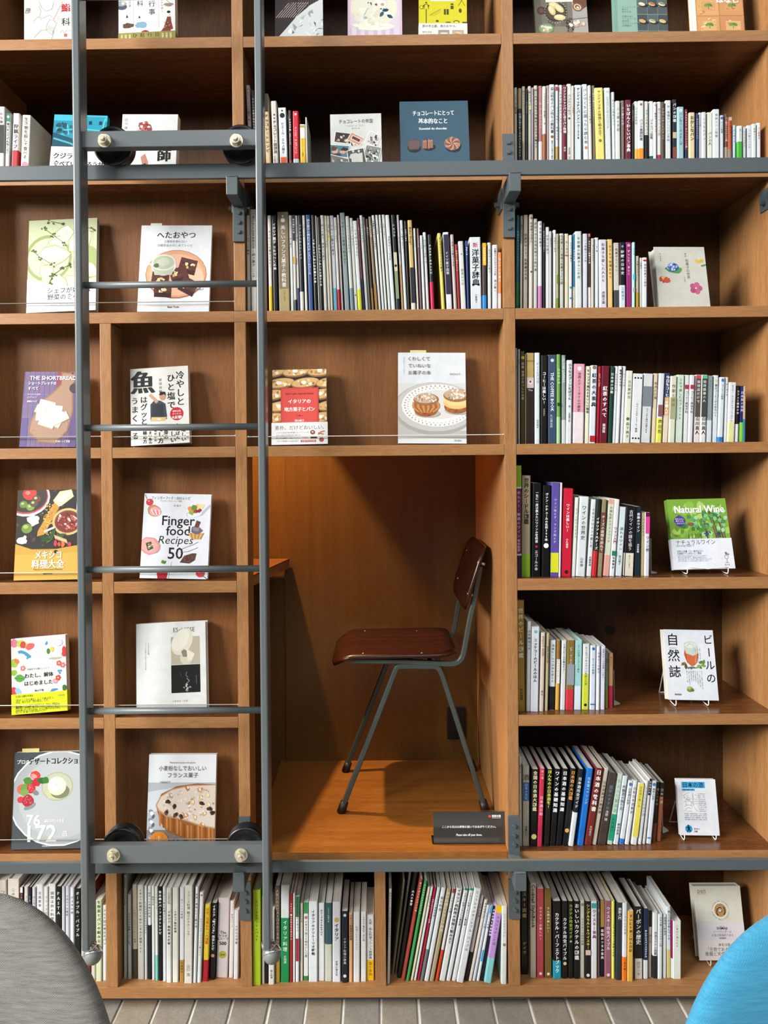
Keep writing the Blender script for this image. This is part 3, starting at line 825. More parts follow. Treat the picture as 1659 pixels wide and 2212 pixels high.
ROWS.append(((1100, 170, 5.925, 1042, LV(2), 0.014, DEEP, 'bread-book shelf', 'books on the bread shelf'), '''
67 107 113 cdc5b4|パンケーキの教科書|2a2826|l=-3;t=190:450
113 161 123 a39470|お酒に合うチーズのパンとキッシュ|e8e8e8|b=385:121212;t=440:1000
166 207 98 c6baa2|田辺さんのスコーン|5c5040|t=150:800
213 238 126 1a1a24|パンとスープと|c8c8d8|t=300:900
243 284 95 cfcabc|朝のパン 昼のパン|555|t=160:800;B=320:400:d8d4a0
288 316 114 9c949c|わたしのサンドイッチ|eee
319 366 88 ccc0b0|ホームベーカリーで作るプレミアム食パン|2a2420|t=130:890;w
374 426 92 ad767a|ル・クールドゥパン|ecd8d4|b=805:e2e2e6;t=300:640
429 474 97 e6e0d6|アメリカンベイク 焼き菓子|443c34|b=708:a1633a;t=190:510;c=575:.25:b08078
478 511 88 b49c9e|パンの時間|e8e0e0
516 583 75 e2e9ea|荻山和也のパン作りの教科書|33383c|t=110:700;c=745:.3:8a5a3a;a=基本から応用まで解説:790:1030
591 633 80 e8ebee|パンのきほん、完全レシピ|445060|B=105:155:b02c44;b=870:c0a24c;t=360:800
638 683 82 e6e8ee|こねずに作れるベーカリーパン|445|t=150:800
686 738 80 6d0e2b|ワインとシャンパンに合うパン料理|fff|w;t=105:700;a=渡辺:870:1010
740 798 68 dedfda|パンのトリセツ|55544c|t=200:470;c=510:.25:6a4030;a=池田浩明 山本:880:1035
801 832 90 dcd3c6|おいしいパンの時間割|b86040
838 928 82 dae4ea|サンドイッチとパンメニュー238|1c2024|w;t=115:780;s=.5
955 1022 72 e2e7ea|パンづくりに困ったら読む本|444c56|t=120:840;l=-22;c=885:.3:c08868
1028 1070 85 d8d6ce|しあわせのパンとお菓子|777|l=-20
1074 1110 88 7a6e62|粉もの屋のパンづくり|ddd|l=-14
1120 1230 118 ece07a|サンドイッチの発想と組み立て|45451c|l=-28;t=150:740;s=.5;c=795:.18:8a7a3a
1234 1314 118 dce4e0|トラスパレンテのパンづくり|8a949a|l=-20;t=230:640;s=.5;c=170:.2:c4ccd0
1320 1364 172 e0e8ea|かんたん手作りパン|5578a8|l=-14
1370 1430 285 dedfdc|パン屋の手紙|80848c|l=-8
1434 1480 280 84766a|パン屋さんぽ|eee|l=-4
1490 1566 272 66152e|いちばんくわしいパン事典|fff|w;l=-2;t=320:940;s=.7
1570 1598 330 2c3034|クリームパン|ddd
1604 1647 290 e2e6e2|パンの文化史|666|b=900:ecc060
'''))
ROWS.append(((1370, 170, 5.7405, 985, LV(2), 0.014, DEEP, 'bread-book shelf, far end', 'books on the bread shelf'), '''
50 123 275 e4e8e8|パンの基礎知識|445056|b=865:ee962a;t=500:770;c=320:.22:c05838;s=.6
128 178 282 e0e0da|フランス人とパン|776|b=700:181b18;t=380:690
186 241 280 dfe6e3|ジャムパン図鑑|444a4a|b=960:125342;t=500:750
244 281 290 e6e4e6|極旨ホットサンド|554448|t=420:800;c=330:.25:c03048
286 336 287 e4e3e2|手づくりパンの店|a89090|b=945:bd244a
339 381 287 54453a|クロワッサンとバゲット|e0d0c0
387 459 270 dfe2e0|幸福おいしいパン手帖|808690|t=400:780;s=.5;c=345:.18:9aa0a8
474 530 258 151c2b|パンの図鑑|e8e8e8|B=665:740:c4b292;B=850:985:84453a;t=300:560;w
537 619 350 a0c5ca|パンをつくるよろこび|466078|t=420:830;s=.5;c=395:.28:c8dce0
627 666 380 742e49|BAKERS おいしいパンの国|f0d4dc|b=880:1d2b58;t=405:860
682 756 420 e3cfa6|おかしなパン|222|w;t=460:770;s=.72
766 800 430 3a476e|かんたんパンレシピ|e8ecf4
803 836 420 c2cbd6|パンの旅|556
841 896 415 dadcdc|いつものパン|999
906 971 418 e2e2d2|パンの人|55544a|t=660:830;s=.8
980 1060 380 e0e5e7|奇跡のパン図鑑|8c9094|t=430:800;s=.45
1064 1113 455 d7dfe8|パンの科学|333c48|c=490:.38:3a64a8;t=530:680
1120 1166 437 64483d|パン屋さんのフランス語|eedfd0|b=850:a39382;t=480:780
1171 1216 478 b0502a|バゲット|5a2010|B=478:520:c2b2a2;b=872:8a745e
1223 1263 578 c2dae6|パンめぐり|2060a0
1281 1346 585 e4e8e6|世界の小さなパン|50544e|b=780:46ad38;s=.5;t=620:770
1351 1391 598 d2d2d6|パンとともに|888
1398 1456 580 dadfe2|パン屋さんの本|9a9ea4|s=.5
1463 1518 560 d6e2de|食卓のパン|8a9a94|s=.5
1521 1573 548 e6e4ea|パン屋再生|b08084|s=.5
'''))
ROWS.append(((500, 420, 5.184, 1303, LV(3), 0.012, DEEP, 'sweets-book shelf', 'books on the sweets shelf'), '''
176 216 143 d0c9ba|ジェラート教本|26241f|B=165:235:26241f;t=440:720;l=-12
222 290 168 d6d1c6|一流パティシエのケーキと焼き菓子|383530|l=-14;t=200:810;a=パリの本:820:930:b04040
300 342 190 c2bcae|フランス菓子|555|l=-16
348 402 215 a83a34|焼き菓子|eee|l=-18
422 463 235 e4e0d0|なつかしいお菓子とおやつ|667|b=1030:edc01e;l=-20;t=400:900
472 524 235 16161a|イタリア菓子 うちでつくる本|e8e8e8|w;l=-22;t=320:850
536 660 198 85755c|美しいフランス菓子の教科書|f4f0e8|b=1060:ab9b6c;l=-24;t=345:1040;s=.52;c=290:.2:f0ece4;c=245:.1:f0ece4;a=フランスで:1075:1200:554a30
667 702 235 d9dede|フランスの郷土菓子|80868a|l=-28
705 738 232 cfc8bc|焼き菓子の本|fff|B=232:520:272f3a;B=700:780:d0a040;b=1180:1a222a;l=-28;t=270:500
741 769 238 dfdad4|ふわふわケーキ|a04848|b=1050:35356a;l=-30
774 816 235 1d2525|カフェのためのドーナツ|d0d0d0|b=1090:d6d0be;l=-32
826 856 235 dedfd4|お菓子の時間|999|l=-34
868 919 230 3a548a|焼き菓子の売れてるパティスリーのフール|f0f4fa|l=-36;t=275:900
930 971 232 191719|くわしくていねいなお菓子の本|fff|l=-38;w;t=500:1040
975 992 240 ccc6b6|||l=-40
995 1034 255 1e1919|くわしくていねいなお菓子の本|fff|l=-40;t=560:1060
1036 1076 235 dfdfd6|粉のお菓子、果物のお菓子|776|l=-42
1081 1112 238 dad6c6|クッキーのつくりかた|887|l=-44
1116 1142 240 d6d1b6|和酒の菓子の本|444|l=-46;B=450:520:e6dc50
1146 1191 238 d8d8e2|フルーツ香るお菓子|667|b=1050:74bad2;l=-48
1196 1227 258 e2e2da|かわいいおやつ|555|b=1065:c31c2c;l=-50
1233 1257 230 e2d4d0|チョコのお菓子|b05050|l=-52
1270 1326 207 9ba8a8|デザートの発想と組み立て|384c4c|l=-58;s=.6
1336 1377 245 d6dace|つくりおきのおやつ|888|b=1050:7c94a4;l=-60
1381 1418 265 dedfd6|フルーツサンド|777|l=-60;c=1130:.2:222
1422 1467 297 e2e6e6|いちばんやさしい|666|b=1065:d8dc36;l=-62
1470 1497 265 6c2836|お菓子のことば|d0b0b0|B=950:1303:222a4a;l=-66
1501 1536 235 dee0de|やさしいおやつ|778|l=-68
1541 1566 255 545446|お菓子とコーヒー|ccc|l=-70
1571 1600 275 4c3d32|焼きたて|ddd|B=1050:1303:9a7445;l=-70
'''))
ROWS.append(((800, 420, 5.184, 1292, LV(3), 0.012, DEEP, 'sweets-book shelf, far half', 'books on the sweets shelf'), '''
56 88 250 8a7a5c|おかしの花|eee|l=-78;B=1000:1292:a37b3f
93 123 235 eaeae8|小麦粉なしのやさしいおかし|222|l=-78;t=290:1020;w
131 160 232 e2e6e2|ケーキ日和|888|l=-76
167 193 230 dee2da|パンケーキ|9a9ea0|l=-74
200 233 228 e2e2da|お茶とお菓子|a0a090|l=-72
239 284 232 e2e8ec|プチガトー・レシピ|334044|l=-72;t=470:740
291 336 230 151d1d|ショコラ|e8e8e8|B=650:860:d2caa8;B=860:1170:8c9872;b=1180:20302a;l=-60;c=800:.34:1c1c1c
351 376 230 beb6bc|クリスマスのお菓子|26307a|B=790:1292:c09046;l=-56;t=480:790
383 415 290 d8e2e6|甘いお菓子 おやつ|556|l=-52
419 447 298 1a1a1a|お菓子の基本|ddd|l=-42
462 512 290 d2b674|Bake Shop!|222|r;B=820:1215:222c3a;b=1220:e2dacc;l=-45;t=370:560
523 548 380 e0dcd2|チーズケーキ|999|l=-42
557 583 382 7a565a|ショコラの本|eee|l=-38
592 623 460 d6e2e2|レシピ|888|l=-36
629 664 425 e2e2e4|焼き菓子と季節の本|9a9ea4|l=-40
682 721 450 1d2929|クロスタータのレシピ|fff|b=980:d01d49;l=-40;w;t=560:950
802 840 435 e8d464|ひとさじのスパイスお菓子|555040|l=-50;t=480:880
856 920 425 e2e6ec|ドイツ菓子図鑑|e8e4f0|B=450:1120:322b42;l=-42;t=640:900;s=.55;h=D:1250:30
939 976 450 c2b2ae|日本のお菓子の文化|444|l=-42
981 1012 560 aa1d1d|和菓子の基本レシピ|f0d0a0|l=-36
1021 1077 525 dedfdc|白玉レシピ|50544c|l=-36;t=830:1020;s=.6;c=670:.12:333
1086 1114 520 234382|和食の本|fff|l=-22
1126 1250 480 dee4e6|洋菓子辞典|20262c|w;l=-14;t=610:1030;s=.78;h=新:570:60:c03050;a=小菅陽子:1115:1220:667
1259 1306 545 463a35|みんなのおやつ|fff|B=545:795:f2b50a;b=1130:2c8cd8;l=-6;t=590:780
1317 1357 540 dadfd6|はちみつとお菓子|999|l=-4
1371 1428 565 e2e2ea|お菓子でたどるフランス史|222|l=-2;t=600:910;a=池上俊一:950:1230
1432 1478 648 f89858|ロシアのお菓子|fff4e8|b=1110:eadfd8
'''))
ROWS.append(((1090, 420, 5.351, 1298, LV(3), 0.012, DEEP, 'wagashi-book shelf', 'books on the wagashi shelf'), '''
131 169 242 2c6c82|和菓子modernスイーツ|9accd8|B=1005:1298:2a7638;l=8;t=420:1000
180 208 247 c3c3b2|和菓子のほん|565a48|l=6
218 268 238 bcaca0|和風デザート、和風菓子大全|2c2420|l=4;t=450:990
286 329 232 d3cec2|和食器のきほん|544|l=3;c=275:.3:a04850;c=895:.25:333;t=320:560
333 380 282 cfcfc6|家庭で作る本格和菓子の教科書|777468|l=2;t=320:920;c=330:.22:d0a0a8
391 436 310 dfdbdf|京都の和菓子|666|b=1060:b878a8;t=380:720;c=345:.3:c88a94
443 470 332 1a1a2a|はじめてのアジアおやつ|ddd|w
474 519 378 dfe4df|四季の和菓子|889
521 546 425 c2c2c2|おせんべい|223|w
563 598 412 e6e8ea|和菓子の基本|888a94
601 630 455 a89f80|抹茶の菓子|887|B=930:1035:68842a;b=1200:68842a
638 686 452 d0d0c0|今月使いたい茶席の和菓子270品|50502e|t=470:1040
696 741 455 dcd3b6|めしあがれ|777|B=700:712:b03038
749 784 470 e2e2de|ふるさとの和菓子|334|B=1065:1090:308ab2;B=1190:1210:308ab2
789 821 462 2a749a|アイスの本|fff|b=1070:c3c3ac;t=640:950
824 898 427 dae1dd|千宗屋の和菓子十二か月|333a40|l=-6;t=490:1000;s=.5
906 962 455 d7d7e6|一つ物語の二十年|74748a|s=.5;t=520:900
969 1001 455 3b2b2d|あたらしい和菓子の店|fff|B=455:490:d86a70;b=1075:e2e0e0;l=-6
1006 1039 507 c3bbaa|まいにちおやつ|444
1044 1088 500 dbe7eb|一日一菓|444a60|s=.45
1100 1187 523 dfd7e6|和菓子を愛した人たち|55505c|l=-6;t=560:1020;s=.45;a=虎屋文庫:1120:1270
1195 1255 520 eec67c|おうちで台湾おやつ|4a3a18|l=-6;t=580:1080;s=.62
1266 1331 560 ccc6ba|和菓子とくらし|605c50|b=1108:3f4343;l=-6;s=.5;t=620:1050
1334 1400 555 121215|砂糖の日本史|fff|b=1050:d2e2ea;l=-4;t=640:1020;s=.62;a=江後迪子:1070:1230:667;c=602:.22:8888c0
1408 1470 553 96226c|ずっしり、あんこ|fff|l=-4;t=640:990;s=.5;c=590:.28:d0a0c0
1480 1512 553 b4dfe7|アイス|3060a0|B=1075:1130:c0a8a0;B=920:990:58c0d8
1521 1556 712 c3bba2|京都のおやつ|605c48|b=1135:bb9c24
1561 1593 732 d2d2c9|お菓子|666
1598 1650 730 dee6ec|図説和菓子の歴史|70747e|B=755:775:bb2433;t=800:1080;s=.55
'''))
ROWS.append(((1100, 720, 5.53, 1312, LV(4), 0.016, DEEP, 'tea-and-coffee shelf', 'books on the tea and coffee shelf'), '''
72 98 178 a49f96|コーヒーと珈琲|444
110 131 190 d3cbc2|コーヒーのある暮らし|444|t=230:950
138 188 215 544a2f|茶楽 世界のおいしいお茶|dcd4b4|c=292:.42:d6b428;t=345:800
191 207 245 786545|||
209 299 235 c3a564|||B=530:655:cfc0bf;b=655:2f2120;c=585:.3:efe8e6;c=580:.16:9a4038;h=Blue Bottle:330:26:6a5430;h=The:680:34:e0d0c8
309 369 233 dde6ea|ティーとアペロ|606870|t=350:600;s=.55;a=白井悦子:1030:1140
375 455 265 161611|コーヒーは楽しい!|fff|w;l=6;t=460:850;s=.55;a=イラスト:900:990
463 568 258 3b4e69|THE COFFEE BOOK|e8eef4|r;w;t=470:935;s=.62;c=325:.2:cfd8e0;a=丸山健太郎:970:1130:d0d8e0:.4
572 616 252 6aa048|日本茶の本|e8f0e0|B=830:870:28401c;b=1000:a4c896;t=420:780
627 677 262 8f9f97|SLOW LIVING|eef4f0|r;b=1035:cdd6d3;t=300:800;s=.8
682 748 322 dee4e8|小さなスプーンおばさん|202630|w;l=12;t=360:800;s=.6;c=875:.2:889;a=大塚勇三訳:945:1060
758 891 368 e3a2b2|世界のティータイムの歴史|56383c|b=945:ecdfe2;l=18;t=470:940;s=.5;c=425:.2:f0e4e8
900 951 395 e8e8c6|キャンプで淹れるおいしい珈琲|333|l=20;w;t=430:960
957 1031 385 dee2ec|紅茶の大事典|202634|w;l=26;t=470:900;s=.78;c=410:.32:8a7a58;B=1225:1300:b82434
1037 1076 395 aa1b27|ART of TEA|f0c0c0|r;l=28;t=480:640
1081 1170 392 6a172b|紅茶のすべて|fff|w;l=32;t=630:1010;s=.66;a=磯淵猛:1080:1190
1177 1226 395 1e4638|日本茶の図鑑|e8e8e0|w;l=36;t=470:740
1233 1269 395 d7dfe2|おうちでカフェ|556|l=38
1275 1316 393 e2e6e6|珈琲のすべて|202630|l=38;w;t=430:700
1323 1361 395 dfdfe8|カフェの本|8a8e98|l=40
1367 1443 450 e2e6d2|日日是好日|55544a|l=40;t=560:900;s=.5;c=1025:.26:4a7038;a=森下典子:1060:1260
'''))
ROWS.append(((1360, 720, 5.5485, 1297, LV(4), 0.016, DEEP, 'tea-and-coffee shelf, far end', 'books on the tea and coffee shelf'), '''
12 130 487 e6e8ea|スペシャルティコーヒー物語|333|l=36;t=840:1190;s=.24;c=540:.09:111:.2;c=540:.09:111:.5;c=540:.09:111:.8;c=1262:.09:111:.2;c=1262:.09:111:.5;c=1262:.09:111:.8
136 251 487 d9dde0|カフェから時代は創られる|2a2e32|l=38;B=640:880:7c848a;t=900:1200;s=.26
261 311 483 e2cfb2|珈琲の口福|706858|l=34;t=580:1120
319 386 483 dde2e6|岡田悠|77744a|b=1020:e2e25c;l=42;t=1030:1230;s=.75;B=860:1000:8a5c58;w
394 459 480 2e3e68|今日もコーヒーを飲んだ|fff|B=770:985:d0a064;b=985:e6d6be;l=36;w;t=510:980
469 546 515 dadac6|作家と珈琲|605c44|B=770:1030:a5a57f;l=28;t=610:960;s=.6
551 633 500 d2e2d2|うちで楽しむカフェ100|707468|l=26;t=540:1040;s=.5
641 696 502 e2e2e4|コーヒー美味手帖|605c60|B=620:670:b13347;l=25;t=690:960
703 759 502 e0e0e2|コーヒー美味手帖|605c60|B=620:670:b13347;l=28;t=690:960
769 841 500 e4dad6|山川直人|1c1c1c|B=505:545:c84a56;B=545:1005:544c46;l=28;t=1000:1220;s=.7;w;a=珈琲店だけで:560:990:f0ece8
846 916 500 e2e2de|山川直人|1c1c1c|B=505:545:64b28a;B=545:1005:454944;l=24;t=1000:1220;s=.7;w;a=珈琲談義の人:560:990:f0ece8
921 986 510 94a4a4|コーヒー|555|b=1045:dadfea;l=20;t=560:900;s=.4
991 1051 505 dde4e8|僕はコーヒーがのめない2|333a44|l=20;t=610:1000;c=570:.25:d8c860;s=.6
1059 1121 528 d6e2e8|コーヒーの科学|343c44|b=1245:2e80ca;l=30;c=565:.32:4a78b8;t=610:800;s=.6
1129 1166 528 dee4e4|茶の湯の本|887|l=24
1173 1256 590 e2e6e8|オスカー・ワイルドのコーヒータイム|50545a|b=1065:e2e29a;l=26;t=620:1060;s=.4
1263 1306 628 2a1b1e|カフェと喫茶の本|e8d8d8|b=1090:e2e6ea;l=22;w;t=680:1080
1313 1362 632 202c70|日本茶の世界|e0e8ff|b=1070:92d049;l=16
1366 1390 635 ba9b7c|茶の本|5a4430|b=1030:2a7686;l=8
'''))
ROWS.append(((1100, 990, 5.184, 1318, LV(5), 0.022, DEEP, 'wine-book shelf', 'books on the wine shelf'), '''
66 133 82 763152|ボルドー・魅惑のワイン|f0e0e8|B=82:322:94b232;B=322:340:e2e2da;B=1072:1090:e0d8c8;b=1092:3d2a42;t=365:900;a=塚本俊彦:905:1050;s=.6;l=-2
141 239 195 ab9b7c|世界のシードル図鑑|1f1b18|b=1075:8cb226;t=220:740;s=.66;l=4;w
251 352 280 101012|一生に一度は飲みたいワインの教科書|fff|l=14;t=370:950;s=.34;w;c=990:.14:c03048;a=エコールの本:1030:1260
366 451 305 0e0e10|ヴァン・ナチュールの名作300本|fff|l=17;t=390:930;s=.46;w;c=980:.34:f0f0f0
458 553 275 5e50a2|ワイン知らず、マンガ知らず|e0dcf4|B=1060:1280:d6d82e;l=16;t=450:960;s=.34
558 579 275 dadae2|||l=20
584 693 340 cf1e3a|ワインは楽しい!|fff|w;l=28;t=510:830;s=.36;a=小久保尊:900:1010;c=1275:.2:3a1a18
699 743 440 e2e6da|ワインができるまで|8aa454|l=40;t=560:1000
751 853 433 dee4e8|ワインの世界史|202630|l=46;t=530:920;s=.52;a=山本博:1110:1220:667
866 923 463 e2e6e8|イタリアワインの愛し方|303840|l=56;t=560:1060;s=.6;a=内藤和雄:1100:1210
931 981 460 1e2a22|イタリア3大チーズ|fff|b=1040:c02a2c;l=54;w;t=660:1030
986 1041 462 9c8c6c|チーズの故郷を訪ねて|f4f4ea|B=610:1060:764638;l=56;t=640:1050
1051 1121 462 d2dac2|大岡弘武のワインづくり|606450|B=462:515:e2a092;b=1085:e2a29a;l=64;t=540:1040;s=.45
1128 1183 463 e2e6e6|ワイン入門|98305a|B=1040:1095:24805f;l=60;t=770:960;s=.7;w;a=弘兼憲史:1100:1270:222
1188 1263 548 dae6ea|語れるワイン|404850|l=52;t=770:1060;s=.5;a=渡辺順子:1090:1200
1286 1396 543 1a161d|古代ワインの謎を追う|e8e8e8|b=1065:dfdac6;l=30;t=580:1040;s=.42;a=飲むワインを旅する:1090:1240:556
1401 1471 543 1e2d35|奇跡のワイン|fff|l=16;t=610:830;s=.5;w;a=河合香織:960:1060
1473 1513 608 c1ad80|パリのワイン|443|l=10
1516 1571 608 dedae8|ワイン部|556|B=608:655:5c1c38;B=655:845:de4496;l=10;t=870:1050
'''))
ROWS.append(((1100, 1280, 5.925, 1518, LV(6), None, DEEP, 'beer-book shelf', 'books on the beer shelf'), '''
114 206 100 b08434|世界のビール図鑑|f4e8c0|l=-14;t=190:920;s=.74;w;a=熊谷陣屋:1230:1380:4a3818
220 271 372 dadad6|自家醸造の本|556|l=16;yb=1520
275 376 440 e0e6ee|ミッケラーのビールのほん|202630|l=18;w;t=590:1150;s=.5;yb=1525;c=505:.22:7cc0b8
387 443 515 dacebd|ENJOY BEER|a88484|r;l=24;yb=1522;t=560:980;w;a=園田:1250:1340:776
457 499 525 c2b28a|BEER HAWAII|443|r;l=22;yb=1516;t=690:960
509 586 612 dee6e8|高級ビールで日本を変える|505a60|b=1205:1b2121;l=18;yb=1505;t=660:1170;s=.45
591 641 612 9a753a|クラフトビール|443c34|B=855:1165:e8e4de;b=1165:e2ac56;l=20;yb=1505;t=860:1100;s=.55
654 719 615 dee0e4|うまいビールが飲みたい!|333|l=22;yb=1503;t=660:1030;s=.5
726 826 612 847034|ビア・マーグス|f0f0f0|B=920:1185:939ba3;b=1240:d03444;l=20;yb=1505;t=700:920;s=.36
831 922 612 a2d6d2|ビールは泡ごとグッと飲め|5c7878|b=1200:dee6f2;l=16;yb=1502;t=670:1030;s=.36
931 1019 660 e2e6e6|ビールでブルックリンを変えた男|333a40|b=1045:d2da46;l=16;yb=1500;t=690:1190;s=.38;c=1440:.22:222
1031 1103 680 d2dfee|ビールの科学|34405c|B=1425:1440:3460ac;l=14;yb=1503;t=840:1050;s=.45;c=722:.28:3a6ab0
1115 1161 688 e2e6ee|日本ビール紀行|556|l=10;yb=1505
1166 1226 690 dee2f2|日本のビールは世界一うまい!|404454|l=12;yb=1500;t=720:1130;s=.5
1231 1268 780 92a282|白熱ビール|3c403a|b=1265:a29a40;l=5;yb=1485
1271 1331 780 d2a272|地ビール|605040|b=1195:c82f49;l=5;yb=1475;t=820:1080;s=.4
'''))
ROWS.append(((1100, 1560, 5.027, 1345, LV(7), None, DEEP, 'sake-book shelf', 'books on the sake shelf'), '''
113 142 375 d3cec2|醸造の本|443|l=-6
148 220 475 c3b8a4|酒|332c24|B=655:855:2c62a0;t=560:640;s=.95;l=2;a=日本の文化:665:845:d8e4f0;a=寺尾仁之:1130:1240:443
231 302 513 141416|全国の日本酒大図鑑|f4ecb8|l=20;w;t=530:970;s=.66;yb=1352;c=1245:.42:e4e08c
306 359 507 cf3252|日本酒日和|f8c8d0|l=32;w;t=800:1020;yb=1355;a=旅の酒:520:780
379 439 513 16170f|ほんものの日本酒を!|e4e05c|l=36;w;t=520:940;yb=1350
441 506 510 141418|ワインの基礎知識|fff|l=56;w;t=530:1010;s=.74
509 573 508 121218|日本酒の基礎知識|fff|l=72;w;t=530:1010;s=.74
581 641 507 16161b|日本酒の大図鑑|eea64e|l=90;w;t=530:850;c=1180:.4:e8a860
646 701 513 161e1e|日本酒完全ガイド|e8e8e8|b=985:dae2e6;l=112;yb=1352;w;t=600:940
741 811 507 1e70c8|日本酒ペアリング|d8e8f8|l=106;t=600:900;s=.5
821 899 505 772824|日本酒の教科書|fff|l=124;w;t=520:1060;s=.72;a=木村克己:1130:1240:e8d8d0
901 951 505 d3c4b2|日本酒選びの教科書|443|l=136;yb=1335;t=640:1000
963 1053 560 463b36|酒学のすすめ|6a8aa2|l=124;yb=1338;t=690:960;s=.5;a=浅野 陽:965:1080:e0d8d0;hc
1063 1126 565 cbdbcb|ちょっと朝湯酒|76b29a|B=1005:1290:249c76;l=116;yb=1332;t=620:990;a=久住昌之:1040:1270:1c3028
1131 1189 590 d7e2e8|吟醸酒の独り言|343c44|l=106;yb=1332;t=690:960;a=蝶谷初男:1100:1230
1196 1251 640 dee4ea|日本酒の科学|444c54|b=1270:2c78c0;l=102;yb=1332;c=680:.36:4a7ab8;t=720:900
1256 1306 640 e2e6e6|白熱日本酒教室|606468|l=94;yb=1332
1326 1391 665 e2e2de|日本酒の愉しみ|554c28|B=675:1250:e6d85a;l=80;yb=1335;t=700:930
1399 1441 640 e2e6e8|うつくしい日本の酒|8a8e94|l=78;yb=1330
1448 1483 615 d9d2d2|日本酒の人|ddd|B=615:795:1a1a1e;l=74;yb=1326;t=640:780
1491 1546 640 dae2ea|焼酎の科学|343c48|B=1252:1268:5482c2;l=62;yb=1324;c=680:.36:4a7ab8;t=720:850
1551 1596 655 261a16|酒とつまみ|b89880|b=1100:6e3c2a;l=44;yb=1306
1601 1651 660 1e1a16|日本の酒|c8b8a0|b=810:9c5a3a;l=40;yb=1295
'''))
ROWS.append(((0, 1840, 5.53, 1560, LV(8), 0.020, DEEP, 'bottom shelf behind grey chair', 'books on the bottom shelf behind the grey chair'), '''
-70 -8 360 dad2c6|お料理|555|l=-8
-4 86 340 dcd4c8|フランスの食卓|887|l=-8
96 233 325 e0d8cc|この地球を食べる|333|l=-4;t=430:1200;s=.3;hc
238 276 425 5a1d3a|フランス|d0b0b8|B=425:490:e2dfda;t=500:700
286 337 420 dedad2|フランス料理|8a8e90
344 372 425 2a1d3a|ソース|fff
381 424 425 dfdfdf|ワーズワース|333
436 517 390 e2e2e4|北島素幸|606468|t=470:800;s=.5
523 577 420 e2e2de|フランス料理の本|90949a
583 667 385 e6e6e2|調理法別の料理|505458|t=470:900;s=.5;hc
671 730 415 141612|PASTA|eee|t=470:760;s=.95
736 774 415 dee2ea||
781 824 410 dee2ea|イタリアの食卓|556
836 887 425 e2e6ea|パスタの本|404448
898 960 440 141814|オードブル・バイブル|f4f4f0|t=470:1020;s=.75
968 1020 430 c8c0b4|前菜の本|444
1028 1080 445 8a3430|イタリア|eee
1088 1140 600 dcd4c8|食材|444
1146 1217 575 d2dfba|生野菜とパンの組み立て|2c5030|t=580:1250;s=.6;w
1226 1276 640 dee2e2|365日の考えるパン|30383c|t=680:1150
'''))
ROWS.append(((240, 1880, 8.506, 2000, LV(8), None, DEEP, 'bottom shelf under the ladder', 'books on the bottom shelf under the ladder'), '''
231 290 80 b2b6aa|有元葉子イタリア日和|605c54|l=-4;t=140:740
307 372 445 d2d2ce|スパイスの世界へようこそ。|202628|l=-8;w;t=780:1410
401 489 265 bcb09c|アロマフレスカのイタリア料理|585044|b=1450:47402f;l=-14;t=720:1390;s=.42;yb=1996
491 608 272 cfcbc2|イタリア料理店10店のつまみと前菜146|33302a|l=-10;t=340:1690;s=.42;yb=2005
619 669 285 d2dada|LIFEのかんたんイタリアン|303434|l=-8;t=570:1160;yb=2008;w
681 743 290 dfdfdf|一皿ずつの幸福な料理|444|b=1010:161a22;l=-8;t=340:980;yb=2010
753 806 285 e2e4e2|厨房日記|443|l=-10;t=470:680;yb=2018
813 871 297 e6e4da|リストランテ|94989c|b=1560:7cccc0;l=-10;t=420:840;yb=2026
876 943 300 101012|落合務のパーフェクトレシピ|fff|w;l=-8;t=370:1240;yb=2032;s=.8
953 1011 300 e6eaee|イタリア魚介料理のレシピ|444a54|l=-6;t=380:1500;yb=2045
1016 1113 325 eaeae4|イタリア 肉料理の技術|222|w;l=0;t=740:1370;yb=2066;s=.52;R=CARNE:400:690:.6:8a887e
1126 1238 318 eae8dc|イタリア魚介料理|222|w;l=0;t=740:1150;yb=2060;s=.4
1259 1341 315 e6e2ea|おいしいの秘密|606474|b=1650:b38842;l=2;t=520:920;yb=2052;s=.55;a=小林幸司:1680:1900:5c4420
'''))
ROWS.append(((380, 1880, 8.506, 2000, LV(8), None, DEEP, 'bottom shelf under ladder, far half', 'books on the bottom shelf under the ladder'), '''
156 298 278 e2dfd6|フランス料理 軽さのテクニック|605c54|l=8;t=380:1210;s=.4;yb=2080;a=山口 浩:1730:1950:776;hc
313 376 305 e6e8ea|世界一美味しいご飯の本|444|l=46;t=420:1290;yb=2072;s=.8
387 461 405 e2e6e4|おもいつきサンドイッチと賢いパン|444|l=52;t=880:1700;yb=2066;s=.5;c=460:.24:c04858
492 591 628 e6ca36|日本ご当地おやつ大図鑑|d0601c|b=1650:b11d2c;l=46;w;t=690:1360;yb=2048;s=.66
617 716 605 121216|イタリア「地パスタ」完全レシピ|fff|l=42;w;t=640:1470;yb=2016;s=.62;c=1570:.34:b09080
737 952 515 dad2d2|||l=46;yb=1975;h=The:1145:75:2c2828;h=サラダ:1210:52:2c2828;h=&スープ:1262:56:2c2828;h=500:1345:90:1c1818:w;c=1555:.33:b0ae3c;h=214:1555:52:2a2810:w
971 1051 565 eae2da|野菜のスープ|b88080|l=28;yb=1975;s=.45;t=800:1100
1061 1146 735 e2e2ea|ふだんの洋食|444|l=14;yb=2000;s=.6;t=1000:1450
'''))
